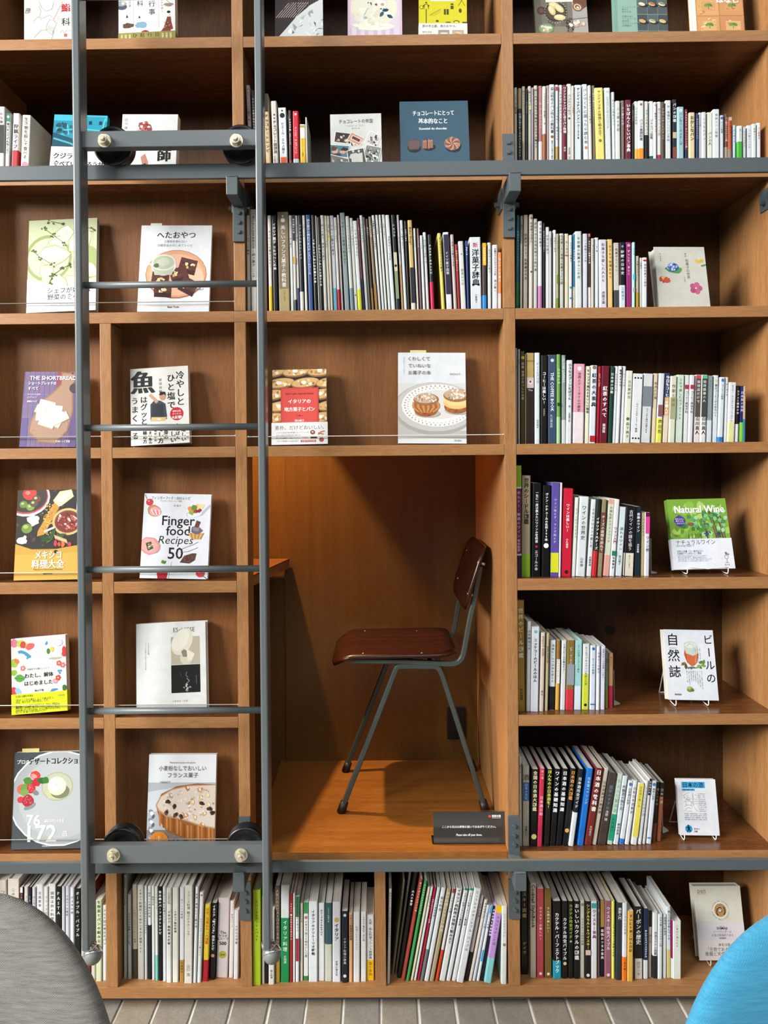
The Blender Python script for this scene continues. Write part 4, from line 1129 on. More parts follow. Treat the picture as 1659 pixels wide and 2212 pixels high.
ROWS.append(((520, 1850, 5.184, 1410, LV(8), None, DEEP, 'bottom shelf, Italian-cookery section', 'books on the bottom shelf left of the divider'), '''
133 223 375 aac424|スペシャルアンティパスト|3c4820|l=-2;t=490:950;s=.42;yb=1443
236 268 385 e2d2ce|イタリアン|8a3430|B=385:440:24804f;yb=1428
273 308 500 121216|小皿料理|ddd|yb=1425
312 379 600 dfdad2|南の料理|222|yb=1436;t=1270:1370;s=.4
386 441 330 665648|人気バルのビストロのおつまみレシピ|c8bcb0|b=1150:b89a36;t=370:1050;yb=1416
451 546 320 dae2de|イタリア料理|f0f4f0|b=690:1c8a4c;t=710:1070;s=.55;yb=1415;a=片岡護:1110:1200:d8e8dc
551 583 415 b02a2f|Chef 極上のおうちイタリアン|fff|t=520:990;yb=1411;w
586 612 415 e2e6e2|パスタ|80848c|yb=1408
616 656 450 e2e6e6|はじめてのイタリア|2c2c2c|B=450:680:2a6e3f;B=920:1175:a12b3e;t=540:910;yb=1408
666 699 525 dad2c6|バルの前菜|887|yb=1396
706 759 513 e2e2de|イタリア全20州おいしい旅|443c34|B=513:640:309249;b=1340:2f8846;t=720:1130;c=685:.35:a07860;yb=1392
763 863 503 dee4e8|イタリアのテリトーリオ戦略|222|w;t=600:1110;s=.38;yb=1406
869 941 523 e2e2e4|オリーブオイルのすべて|222|w;t=595:890;s=.42;yb=1393
946 1023 523 395a60|イタリア料理の本|d0dcd8|b=985:cbcfbe;t=570:740;s=.3;yb=1402
1029 1121 510 e2e2e8|イタリア|1c1c20|w;t=750:950;s=.55;c=712:.3:c8a85c;yb=1407;a=世界の食文化:1170:1340:445
1131 1203 615 1a222d|イタリア料理小辞典|e0e0e0|t=910:1210;s=.45;yb=1416;c=1340:.26:d8d8dc;c=660:.24:d8d8dc
1213 1256 630 e2b282|イタリア料理基本用語|5c3c28|w;t=650:940;yb=1410
1263 1336 625 e6e4e2|料理でわかるイタリア|908c88|t=780:1060;s=.35;yb=1409
1346 1409 620 e2e6e6|イタリア食文化こぼれ話|606468|t=670:950;s=.42;yb=1403
1411 1496 655 e6eaea|仏和・和仏料理フランス語辞典|404450|b=1160:f2c01d;t=700:1150;s=.42;yb=1389;a=食の事典:1180:1340:8a6a10
'''))
ROWS.append(((810, 1850, 5.184, 1400, LV(8), None, DEEP, 'bottom shelf, leaning section', 'leaning books on the bottom shelf'), '''
135 169 365 d3cbc6|毎日おいしいサラダと仕込みのおそうざい|333|l=22;yb=1430;t=400:940
186 214 290 787054|魚介の本|c8bca8|l=126;yb=1336
222 248 200 74705f|イタリア料理の基礎知識|444|l=160;yb=1316
252 294 180 141414|大人の食堂|fff|l=190;yb=1366;t=380:600;w
298 335 262 aa4a3a|夏のナポリピッツァの本|f4d8b0|l=205;w;t=290:720
350 385 275 44a254|みんなで作れるイタリアン|e8f8e8|l=205;t=310:680
401 430 345 e2e2c2|おうちイタリアン|776|l=195;yb=1393
438 465 345 e2e2e2|家庭料理の本|605c60|l=192;yb=1393
475 503 352 b0203f|世界に作れるスペイン料理|f4d8dc|l=190;yb=1393;w;t=480:880
509 545 350 d2dfe2|フランス家庭料理|606468|b=1045:6f7777;l=194
554 605 355 e2e6ea|魚介料理|505458|l=195;yb=1402
613 662 365 b2a282|現代料理のイタリア物語|f0e8d8|l=198;yb=1405;t=400:900
676 712 365 e2dfdf|シチリアの食|556|B=365:415:ae3444;b=1050:d04b24;l=194
723 790 365 e4e8e8|イタリア肉料理の発想と組み立て|222|l=194;w;t=370:990;s=.6
801 850 360 dee4e4|イタリア料理のおいしい教科書|404448|B=360:385:24885f;b=1390:cb5262;l=202;t=410:780
863 910 360 dee4e4|イタリア料理のおいしい教科書|404448|B=360:385:24885f;b=1390:cb5262;l=200;t=410:780
916 995 365 e2e6e8|とっておきのオードブル・バイブル|70747e|l=204;yb=1420;t=390:1070;s=.5
1003 1042 440 d6caca|世界の料理|806064|b=1075:281b24;l=184
1051 1088 490 e2dace|タパスマニア|443c34|l=180;w;t=520:720
1093 1130 550 d2dcea|イタリアの食|6080a0|l=162
1138 1174 560 e2e8ea|ロシアの料理|606468|B=560:640:4ca6d2;B=1050:1180:4ca6d2;l=152
1181 1222 560 161622|大地が育む家庭料理|e0e8f8|l=142;w;t=590:1180
1226 1305 555 c29ada|フランスのことば|5c3880|B=555:640:f0c420;b=1145:8cd6da;l=134;yb=1424;t=670:1130;s=.45
1432 1494 555 dee8e4|パリのおそうざい|90949a|l=8;yb=1432;t=640:940;s=.45;c=990:.28:a08058
'''))
ROWS.append(((1090, 1850, 6.9125, 1815, LV(8), None, DEEP, 'bottom whisky shelf', 'books on the whisky shelf'), '''
250 350 60 12110d|世界のウイスキー図鑑|dccc90|l=-4;yb=1765;t=130:1190;s=.66;a=デイヴ:1270:1530
386 476 400 cbbfac|Cocktail StyleBook|1c1a18|r;w;t=420:1190;s=.78;yb=1812
486 591 485 ba4852|ウイスキーは楽しい!|f8e4e4|w;t=750:1290;s=.4;yb=1818;c=1750:.22:f0dcd8
604 706 487 7c6030|ラム酒は楽しい!|f0e8d8|w;t=750:1170;s=.4;yb=1817;l=-4;c=1755:.22:f0e8e0
729 851 668 101014|カクテル・パーフェクトブック|fff|b=1560:1c9eb6;l=-8;w;t=840:1740;s=.56;yb=1828
859 946 668 121216|カクテル完全バイブル|f0f0f0|w;t=910:1550;s=.7;yb=1828;c=1600:.3:d8c0a0
951 1031 670 141611|カクテル完全ガイド|a4bc54|w;t=710:1230;s=.68;yb=1825;c=1270:.22:88b0d0
1039 1122 670 141416|おいしいカクテルの図鑑|f0f0f0|w;t=700:1550;s=.85;yb=1830
1129 1198 660 d2cec0|ウイスキーの科学知識|706c60|t=920:1330;s=.55;yb=1813;c=720:.34:8a8478
1206 1291 672 1a1618|シングルモルト&ウイスキー|ecd85c|w;t=710:1390;s=.62;yb=1826;B=1400:1475:d8b8b0;c=1775:.3:e8e0e0
1294 1386 670 e2e2e8|ウイスキー事典|843048|B=700:775:409c9c;w;t=790:1230;s=.62;yb=1822
1393 1422 680 9c8c7c|酒場|eee|yb=1795
1429 1491 650 161629|最強おつまみ事典|e8e0d0|B=650:1055:a0833c;w;t=1080:1540;s=.8;yb=1798
1501 1599 665 925e6c|ウイスキー完全バイブル|f4e8ec|w;t=750:1400;s=.58;yb=1822;c=1770:.26:e8d0d8
1601 1650 668 e8e66a|レモンサワーと酒場の文化|555|yb=1826;t=1000:1500
'''))
ROWS.append(((1300, 1850, 7.135, 1900, LV(8), None, DEEP, 'bottom whisky shelf, far end', 'books on the whisky shelf'), '''
216 306 715 2e343b|焼酎入門|e4e4e4|l=22;w;t=790:980;s=.55;yb=1908
319 389 720 dee4ea|ごきげんな洋酒|8a8e98|b=1552:ea7a24;l=8;t=860:1250;s=.6;yb=1922;a=二宮大輔:1580:1760:6a2c08
396 486 850 e0b056|まいにち酒ごはん日記|4a3818|l=10;w;t=890:1480;s=.55;yb=1932
499 638 780 1a1c1c|バーボンの歴史|f0f0f0|b=1575:dad2c6;l=-4;w;t=810:1360;s=.6;yb=1892;hc;a=歴史の本:1620:1840:776
643 716 805 1b2d50|かんたんスパイスカクテル|fff|b=1600:dee2e6;l=4;w;t=1130:1560;s=.5;yb=1890
719 771 830 c2b6a2|酒の本|554|B=830:1085:161619;l=2;yb=1866;t=1200:1440
784 861 870 dee2e4|洋酒カクテル図鑑|303840|b=1535:222629;l=8;t=1160:1520;s=.6;yb=1886
866 936 895 dee6ea|大人の愉しいウイスキー入門|444c58|l=6;t=930:1400;s=.5;yb=1890
946 1001 895 e2e6e6|居酒屋の戦後史|505458|l=2;t=930:1220;yb=1876
1004 1072 775 d6dfe4|美しい女は呑んでいる|30343a|b=1435:d2c282;l=-6;t=830:1290;s=.62;yb=1872
1076 1098 990 921666|||yb=1880;b=1575:e2e6de
1101 1224 1000 e2e6de|八重山の酒と人々|80846c|l=0;t=1050:1600;s=.3;yb=1890;hc
'''))
for spec, txt in ROWS:
    WALLS[:] = [XE, XA, XB, XR] + ([XL, XC] if spec[4] == LV(8) else [])
    spine_row(spec, txt)

# ---------------------------------------------------------------- books that face outwards
class Art:
    """print on a cover, in fractions of its width and height"""
    def __init__(s, fl): s.f = fl; s.w = fl.w; s.h = fl.h; s.R = random.Random(5)
    def e(s, x, y, rx, ry, col, rot=0, n=22): s.f.ell(x*s.w, y*s.h, rx*s.w, ry*s.w, col, rot, n)
    def r(s, x0, y0, x1, y1, col): s.f.rect(x0*s.w, y0*s.h, x1*s.w, y1*s.h, col)
    def p(s, pts, col): s.f.poly([(x*s.w, y*s.h) for x, y in pts], col)
    def l(s, pts, wd, col): s.f.line([(x*s.w, y*s.h) for x, y in pts], wd*s.w, col)
    def t(s, text, x, y, size, col, off=0.0, al='c', maxw=None, shear=0.0): s.f.horiz(text, x*s.w, y*s.h, size*s.w, col, off, 2, al, maxw*s.w if maxw else None, shear)
    def v(s, text, x, y0, y1, size, col, off=0.0): s.f.vert(text, x*s.w, y0*s.h, y1*s.h, size*s.w, col, off, 2)
    def blob(s, x, y, rx, ry, col, rot=0, wob=0.18, n=14):
        c, q = math.cos(rot), math.sin(rot); pts = []
        for i in range(n):
            a = 2*math.pi*i/n; k = 1 + (s.R.random()-0.5)*2*wob
            X, Y = rx*k*math.cos(a), ry*k*math.sin(a); pts.append(((x + X*c - Y*q)*s.w, y*s.h + (X*q + Y*c)*s.w))
        s.f.poly(pts, col)
    def k(s, n, x, y, rx, ry, a, b, cols, wob=0.3, flat=1.0):
        """specks scattered over an ellipse"""
        st = s.f.step
        for i_ in range(n):
            s.f.step = st if i_ % 8 == 0 else 0.0000015
            t = s.R.random()*6.283; q = math.sqrt(s.R.random()); z = a + (b-a)*s.R.random()
            s.blob(x + rx*q*math.cos(t), y + ry*q*math.sin(t)*s.w/s.h, z, z*flat*(0.6+0.5*s.R.random()), s.R.choice(cols), s.R.random()*3, wob, 7)
        s.f.step = st
    def leaf(s, x, y, ln, wd, rot, col):
        pts = [(0, 0), (0.25, 0.8), (0.55, 1), (0.85, 0.5), (1, 0), (0.85, -0.5), (0.55, -1), (0.25, -0.8)]
        c, q = math.cos(rot), math.sin(rot)
        s.f.poly([(x*s.w + (a*ln*c - b*wd*q)*s.w, y*s.h + (a*ln*q + b*wd*c)*s.w) for a, b in pts], col)
    def words(s, x, y0, y1, size, n, col, vertical=True): pass

def facebook(label, x0, x1, yt, yb, z, Y0, tilt, th, col, art, lean=0.0, bind='l', band=None, lift=0.0, yaw=0.0, tabs=None, group=None, hard=False, px_off=0.0):
    if Y0 is None: Y0 = PZ((x0+x1)/2, yb, z+lift).y
    p0, p1 = P(x0, yb, Y0), P(x1, yb, Y0)
    w = (p1.x - p0.x) / math.cos(yaw); a = math.radians(tilt); h = 0.2
    for _ in range(12):
        pt = P((x0+x1)/2 + lean, yt, Y0 + h*math.sin(a)); h = (pt.z - z - lift - th*math.sin(a))/math.cos(a)
    roll = math.atan2(P(x0+lean, yt, Y0+h*math.sin(a)).x - p0.x, h)
    t = 0.0022 if hard else 0.0009
    prof = [(0, 0), (w, 0), (w, t), (t, t), (t, th-t), (w, th-t), (w, th), (0, th)] if bind == 'l' else [(0, 0), (w, 0), (w, th), (0, th), (0, th-t), (w-t, th-t), (w-t, t), (0, t)]
    ob = MB().prism(prof, 0, h).obj('cover_facing_book', cmat(col))
    ob.location = (p0.x, Y0, z + lift + th*math.sin(a) + (w*math.sin(roll) if roll > 0 else 0.0) + 0.0003)
    ob.rotation_euler = (-a, roll, yaw)
    ins = 0.003 if hard else 0.0008
    bx = (t+0.0002, w-ins) if bind == 'l' else (ins, w-t-0.0002)
    MB().box(bx[0], bx[1], t+0.0002, th-t-0.0002, ins, h-ins).obj('pages', M_PAGE2, ob)
    fl = Flat(w, h); A = Art(fl); art(A)
    fl.emit('cover_print', ob, -0.0001)
    if band:
        frac, bcol, bart = band; bh = h*frac; g = fl.z + 0.0004
        MB().prism([(-g, -g), (w+g, -g), (w+g, th*0.9), (w+0.00005, th*0.9), (w+0.00005, -0.00005), (-0.00005, -0.00005), (-0.00005, th*0.9), (-g, th*0.9)], 0.0003, bh).obj('paper_band', cmat(bcol), ob)
        f2 = Flat(w, bh); bart(Art(f2)); f2.emit('band_print', ob, -fl.z-0.0005)
    for tx, tw, tcol in tabs or []:
        MB().box(tx*w, (tx+tw)*w, th*0.45, th*0.45+0.0003, h-0.012, h+0.008).obj('paper_tab', cmat(tcol), ob)
    tag(ob, label, 'book', group or 'books shown with their covers out')
    return ob, w, h, a

# --- the covers
def c_sushi(A):
    A.t('彦', .08, .60, .13, '4a463e', .01)
    A.v('調', .84, .36, .46, .14, '2a2a2c'); A.v('鮨', .84, .53, .66, .19, 'b02a30', .03); A.v('科', .84, .70, .83, .18, '2a2a2c', .01)
    g = '8a867c'
    for pts in ([(.30, .55), (.34, .62), (.30, .68), (.38, .70), (.52, .67), (.60, .72), (.62, .77)], [(.18, .73), (.28, .68), (.36, .72)], [(.46, .78), (.52, .72), (.66, .76), (.56, .90), (.44, .84), (.46, .78)],
                [(.20, .92), (.34, .84), (.48, .84)], [(.30, .50), (.36, .58), (.46, .62), (.56, .60), (.60, .52)], [(.60, .72), (.70, .60), (.78, .52)], [(.55, .96), (.60, .86)]): A.l(pts, .007, g)
    for i in range(6): A.l([(.50+.022*i, .79+.006*i), (.47+.024*i, .84+.008*i)], .004, g)
    A.l([(.72, .88), (.78, .86), (.80, .89), (.86, .86), (.98, .88)], .005, '9a968c'); A.r(.80, .90, .86, .935, 'b8605a')
def c_annual(A):
    A.v('中行事', .59, .42, .84, .125, '33332f', .01); A.v('百科', .38, .42, .67, .115, '33332f', .01)
    A.v('有職故実から学ぶ', .77, .40, .80, .045, '555'); A.v('八條忠基', .20, .44, .64, .05, '555')
    A.l([(.265, .3), (.265, .84)], .004, '999'); A.l([(.71, .3), (.71, .84)], .004, '999')
    A.e(.06, .58, .09, .06, '4a5468'); A.blob(.05, .54, .09, .05, '8a98a0'); A.e(.08, .54, .03, .03, 'd8d0a0')
    A.blob(.17, .80, .10, .055, '5a4438'); A.e(.15, .73, .025, .028, 'e8d8c0'); A.p([(.13, .71), (.15, .67), (.17, .71)], '222')
    A.blob(.40, .80, .11, .055, '7a9cb8'); A.e(.37, .74, .025, .028, 'e8d8c0'); A.p([(.35, .72), (.365, .69), (.39, .72)], '222')
    A.blob(.08, .86, .09, .025, 'c8d4c0')
    A.p([(.86, .72), (.92, .72), (.94, .84), (.90, .90), (.74, .89), (.80, .84)], '7a4030'); A.e(.88, .69, .03, .03, 'f0e4d4'); A.e(.885, .665, .032, .025, '1c1818'); A.p([(.92, .75), (.96, .86), (.93, .87)], 'a02038')
    A.k(16, .86, .82, .07, .09, .006, .012, ['c8a070', 'd8c0a0', '4a2018'])
    A.blob(.88, .58, .08, .035, '9a8270'); A.l([(.80, .50), (.94, .58)], .008, '8a7a5a')
    A.e(.47, .915, .09, .09, 'a02038'); A.k(8, .47, .91, .06, .05, .008, .014, ['f0d0d0'])
def b_annual(A):
    for i, ch in enumerate('日行起ひ'): A.t(ch, .68-.13*i, .30, .085, '2c2810'); 
    for i, ch in enumerate('本事源も'): A.t(ch, .68-.13*i, .85, .085, '2c2810')
    for x in (.06, .13, .20, .78, .85, .92): A.r(x-.022, .15, x+.022, .95, 'b0a468'); A.v('行事の', x, .2, .95, .03, 'f0ecd8')
def c_choco(A):
    for k in range(7):
        for i in range(2): pass
    for i in range(9): A.l([(.02+.05*i, .73), (.30+.05*i, .56)], .009, 'c8bcb0')
    for i in range(6): A.l([(.0, .58+.025*i), (.40, .42+.025*i)], .006, '54464a')
    for i in range(8): A.l([(.50+.05*i, .62), (.50+.05*i, .48)], .008, '6a5a58')
    A.l([(.46, .30), (.46, .68)], .012, '1c1416')
    for i in range(5): A.l([(.0, .80+.03*i), (.26, .72+.03*i)], .005, '54464a')
    A.t('チョコレート革命', .5, .47, .135, 'f2ecec', .05, maxw=.9)
    A.p([(0, 1), (.04, .965), (.22, .86), (.45, .72), (.66, .63), (.72, .60), (1, .52), (1, 1)], 'c4c8c6')
    for _ in range(46):
        x = A.R.uniform(.15, 1); y = A.R.uniform(.62, 1)
        if y < 1.0 - .47*x: continue
        A.p([(x, y), (x+A.R.uniform(-.10, .10), y+A.R.uniform(-.05, .06)), (x+A.R.uniform(-.10, .12), y+A.R.uniform(-.07, .05))], A.R.choice(['f2f5f4', '8a948e', '5a655e', 'dfe4e2', '40483f', 'a8b0ac', 'eef2f1']))
def c_flower(A):
    for x in (.0, .16, .31, .47, .62, .77, .95): A.r(x, .30, x+.07, 1, 'd9bcd2')
    A.r(.05, .0, .93, .84, 'ded0da'); A.e(.48, .62, .43, .38, 'e6e4cc'); A.blob(.48, .83, .38, .08, 'eeeede')
    A.k(26, .45, .72, .36, .20, .03, .06, ['e2dfcf', 'eae6da', 'dcd8c6', 'f0eee2'])
    for x, y, c in ((.20, .46, '1f5a86'), (.16, .43, '2a6a78'), (.70, .60, '1c5068'), (.76, .64, '17445c'), (.66, .66, '205a70'), (.44, .42, '2a5a80'), (.72, .70, '1a4a64')): A.leaf(x, y, .13, .035, A.R.uniform(0, 3), c)
    A.blob(.29, .46, .07, .055, 'd88aa0'); A.blob(.25, .42, .05, .04, 'e2a0b0'); A.blob(.79, .47, .055, .05, 'b02458'); A.e(.79, .47, .02, .02, 'e8c8d0'); A.blob(.53, .58, .03, .02, '7a1c38'); A.k(5, .40, .57, .04, .03, .012, .02, ['3a5a8a'])
    for x, y in ((.55, .50), (.64, .58)):
        for i in range(12): A.leaf(x, y, .105, .02, i*math.pi/6, 'f6f4ee')
        A.e(x, y, .034, .03, 'c8a468')
    A.e(.32, .73, .035, .028, '9ac0dc'); A.l([(.30, .70), (.37, .62)], .01, 'c8c4b4')
def c_yellow(A):
    A.r(.24, .30, .76, .52, 'f2f0e8'); A.t('旅のおみやげ', .5, .34, .08, '5a5a50', maxw=.48); A.t('甲斐みのり', .5, .45, .045, '666')
    k = '4a4a14'
    A.l([(.15, .88), (.15, .62)], .018, k); A.l([(.10, .62), (.12, .56), (.18, .56), (.20, .62)], .012, k); A.e(.10, .58, .018, .02, k); A.e(.20, .58, .018, .02, k); A.e(.15, .54, .018, .02, k)
    A.leaf(.22, .70, .26, .035, -.4, 'c8c020'); A.l([(.22, .70), (.46, .62)], .007, k)
    A.r(.52, .62, .62, .69, k); A.l([(.57, .58), (.57, .70)], .01, 'e0d830')
    A.l([(.54, .80), (.68, .80), (.66, .90), (.55, .90), (.54, .80)], .01, k); A.e(.61, .785, .06, .012, k); A.e(.78, .78, .065, .035, k); A.e(.78, .785, .05, .024, 'e0d830')
    A.r(.90, .78, 1, .93, k); A.r(.91, .80, .99, .82, 'e0d830'); A.r(.91, .86, .99, .88, 'e0d830'); A.r(.04, .82, .12, .92, k); A.e(.38, .77, .03, .025, k); A.r(.42, .80, .49, .86, k); A.e(.86, .64, .03, .05, k); A.l([(.82, .44), (.96, .58)], .008, k); A.l([(.96, .44), (.82, .58)], .008, k); A.e(.05, .60, .04, .04, k); A.e(.05, .60, .03, .03, 'e0d830')
    A.l([(.22, .86), (.36, .86), (.36, .94), (.22, .94), (.22, .86)], .006, k); A.t('Girl', .29, .90, .06, k)
    A.r(.66, .58, .72, .62, k); A.e(.69, .56, .03, .02, k)
def b_yellow(A):
    A.t('男の手土産、男のおやつ。', .42, .18, .062, '4a4a44', .01, maxw=.72); A.t('絶対の名店', .07, .55, .04, '665', al='l'); A.t('とっておき51軒。', .07, .72, .04, '665', al='l')
    A.e(.90, .22, .09, .09, 'e8e4da'); A.e(.90, .22, .082, .082, 'f2f0e8')
    A.r(.40, .42, .63, 1, '9a948a'); A.r(.69, .42, .93, 1, 'b8a890')
    for i in range(5): A.e(.52, .62+.09*i, .09, .016, ['e8dfd4', 'c88a7a'][i % 2])
    A.e(.81, .75, .10, .08, 'd8c4a0'); A.k(14, .81, .75, .07, .06, .01, .025, ['c8ac80', 'e8d8b8', 'b8946a'])
    A.e(.19, 1.0, .05, .06, '3a3020')
def c_bread(A):
    for i in range(8): A.r(.125*i, 0, .125*i+.12, 1, ['6a6358', '7a7266', '5e584e', '746c60'][i % 4])
    A.r(.72, .2, 1, 1, 'a8a69e'); A.l([(.30, .80), (1, .76)], .012, '3a342e'); A.r(.30, .86, .60, .98, '8a8272')
    A.r(.22, .30, .74, .56, 'eeece4'); A.t('小さな菓子', .48, .44, .11, '3a3630', maxw=.46); A.t('高橋雅子', .48, .52, .045, '666')
    A.e(.13, .66, .085, .085, '4a342c'); A.e(.13, .66, .05, .05, '6a4a38')
    A.e(.40, .68, .215, .19, '2c2622'); A.e(.40, .68, .195, .17, '514436')
    for i in range(26): A.e(.40+.205*math.cos(i*.2417), .68+.135*math.sin(i*.2417), .008, .008, 'd8d0bc')
    for x, y, r in ((.38, .60, .3), (.33, .66, 1.2), (.47, .64, .8), (.47, .75, .1)): A.e(x, y, .11, .062, 'dcc890', r); A.e(x-.01, y-.008, .08, .036, 'efe0b0', r)
    A.p([(.74, .42), (1, .40), (1, .62), (.86, .68), (.74, .58)], '6a4430'); A.e(.82, .63, .10, .085, '8a5a3c', .6); A.e(.82, .63, .072, .06, 'e0c8a0', .6); A.e(.82, .63, .05, .038, '5a3424', .6); A.e(.825, .635, .03, .022, 'ead8b8', .6)
    A.e(.20, .88, .15, .115, '6e8a60'); A.e(.20, .88, .125, .09, '8aa478'); A.k(16, .20, .88, .10, .07, .015, .035, ['e0d4b8', 'c8b490', 'efe6d0'])
    A.k(60, .66, .85, .08, .16, .006, .014, ['1c1a18', '2a2622']); A.k(40, .48, .97, .22, .03, .006, .014, ['1c1a18'])
    A.k(9, .78, .83, .16, .05, .025, .05, ['e2c4b0', 'eed8c8', 'caa090'])
def c_teal(A):
    A.r(.0, .0, .42, 1, '8fb2a2'); A.r(.0, .0, .06, 1, '7da296')
    for i, s_ in enumerate(('サンドイッチ', '東京と', '地方の店')): A.t(s_, .14, .62+.03*i, .045, '4a5c54', al='l')
    for i, s_ in enumerate(('定番の味と', 'ベーカリーの', '新発見', 'サンドイッチを', '全部載せ')): A.t(s_, .14, .74+.03*i, .045, '4a5c54', al='l')
    for j in range(7):
        for i in range(3):
            x, y = .43+.195*i, .40+.105*j
            A.r(x, y, x+.188, y+.098, ['4a5052', '586062', '50585a', '444a4c'][(i*2+j) % 4])
    for j, y in enumerate((.58, .80, .99)):
        for i in range(3):
            x = .52+.19*i; A.e(x+.04, y+.02, .085, .035, '1c2022'); A.e(x, y, .065, .036, ['d8c49a', 'c8b080', 'e2d0b4'][(i+j) % 3], .3); A.e(x+.01, y-.006, .055, .018, ['e8e2d4', 'c85a50', '7a8a48', 'e0a860', '9aa05a', 'd8b050'][(i+3*j) % 6], .3)
def c_orange(A):
    A.r(.0, .0, .08, 1, 'eeeae2')
    for j, (y0, y1) in enumerate(((.30, .50), (.52, .745), (.765, .99))):
        for x0, x1 in ((.10, .52), (.54, .985)):
            A.r(x0, y0, x1, y1, ['d49e62', 'cc8c5e', 'd8a668', 'cf9560'][(j*2+int(x0 > .3)) % 4]); A.r(x0+.10, y0+.05, x1-.06, y1-.06, ['dcae74', 'd49a68'][j % 2])
            for _ in range(9): 
                x, y = A.R.uniform(x0, x1-.1), A.R.uniform(y0+.01, y1-.03); A.p([(x, y), (x+A.R.uniform(.02, .10), y+A.R.uniform(-.02, .03)), (x+.01, y+.02)], A.R.choice(['efcfa0', 'f2dcb8', 'b87c48', 'e2b884']))
            A.e((x0+x1)/2-.02, (y0+y1)/2-.02, .05, .03, '6a9a3e', -.5); A.e((x0+x1)/2+.05, (y0+y1)/2-.02, .05, .03, '5a8a34', .5); A.l([((x0+x1)/2+.015, (y0+y1)/2-.01), ((x0+x1)/2+.02, (y0+y1)/2+.03)], .012, '4a7a2c')
    A.t('はなし', .70, .55, .15, 'fbf8f0', .05)
def c_whale(A):
    A.p([(0, 0), (1, 0), (1, .62), (0, .62)], '1f8aa2')
    A.r(0, 0, 1, .10, '3fb0c4'); A.k(26, .25, .24, .24, .14, .02, .06, ['0c4656', '155d6e', '2fa4ba', '0a3844']); A.p([(.44, .02), (.97, .03), (.93, .42), (.42, .38)], '1c90aa')
    A.r(.66, .10, .72, .16, '0a2c40'); A.r(.85, .10, .91, .16, '0a2c40'); A.l([(.52, .03), (.48, .38)], .02, '5ac4d4'); A.l([(.96, .05), (.90, .40)], .02, '5ac4d4'); A.l([(.38, .22), (.92, .26)], .02, '58c0d0')
    A.p([(0, .30), (.45, .42), (1, .50), (1, .62), (0, .62)], '0c4a5c'); A.l([(.02, .40), (.34, .48), (.62, .60)], .035, '4aa8b8'); A.p([(.44, .38), (.93, .40), (.9, .52), (.5, .46)], '105a70')
    A.l([(.26, .16), (.30, .34)], .02, '58c0d0'); A.l([(.20, .26), (.36, .25)], .02, '58c0d0'); A.e(.12, .26, .05, .03, '083440')
def b_whale(A):
    A.t('クジラを', .29, .34, .125, '121416', .045, al='c'); A.t('食べていただろうか', .53, .62, .118, '121416', .045, maxw=.92); A.t('グローバル資源戦争と', .45, .13, .045, '888', maxw=.7)
    A.e(.20, .84, .13, .05, '6ab8d0'); A.t('小松正之', .20, .84, .06, 'eaf4f6')
def c_hunt(A):
    A.v('田中康弘', .075, .06, .50, .062, '333'); A.v('猟師', .78, .30, .82, .25, '151313', .05)
    A.blob(.42, .22, .13, .10, '8a3c3a', .3); A.blob(.37, .34, .10, .16, 'b06a60', .4); A.blob(.33, .30, .07, .05, 'caa098'); A.k(22, .42, .24, .11, .14, .01, .03, ['6a2428', 'c09088', '9a4a48', 'e0c4bc'])
    A.p([(.36, .72), (.44, .66), (.50, .80), (.48, .97), (.44, .96), (.40, .86)], 'b07a68'); A.k(10, .45, .88, .05, .09, .012, .025, ['5a2c2a', '3a2020'])
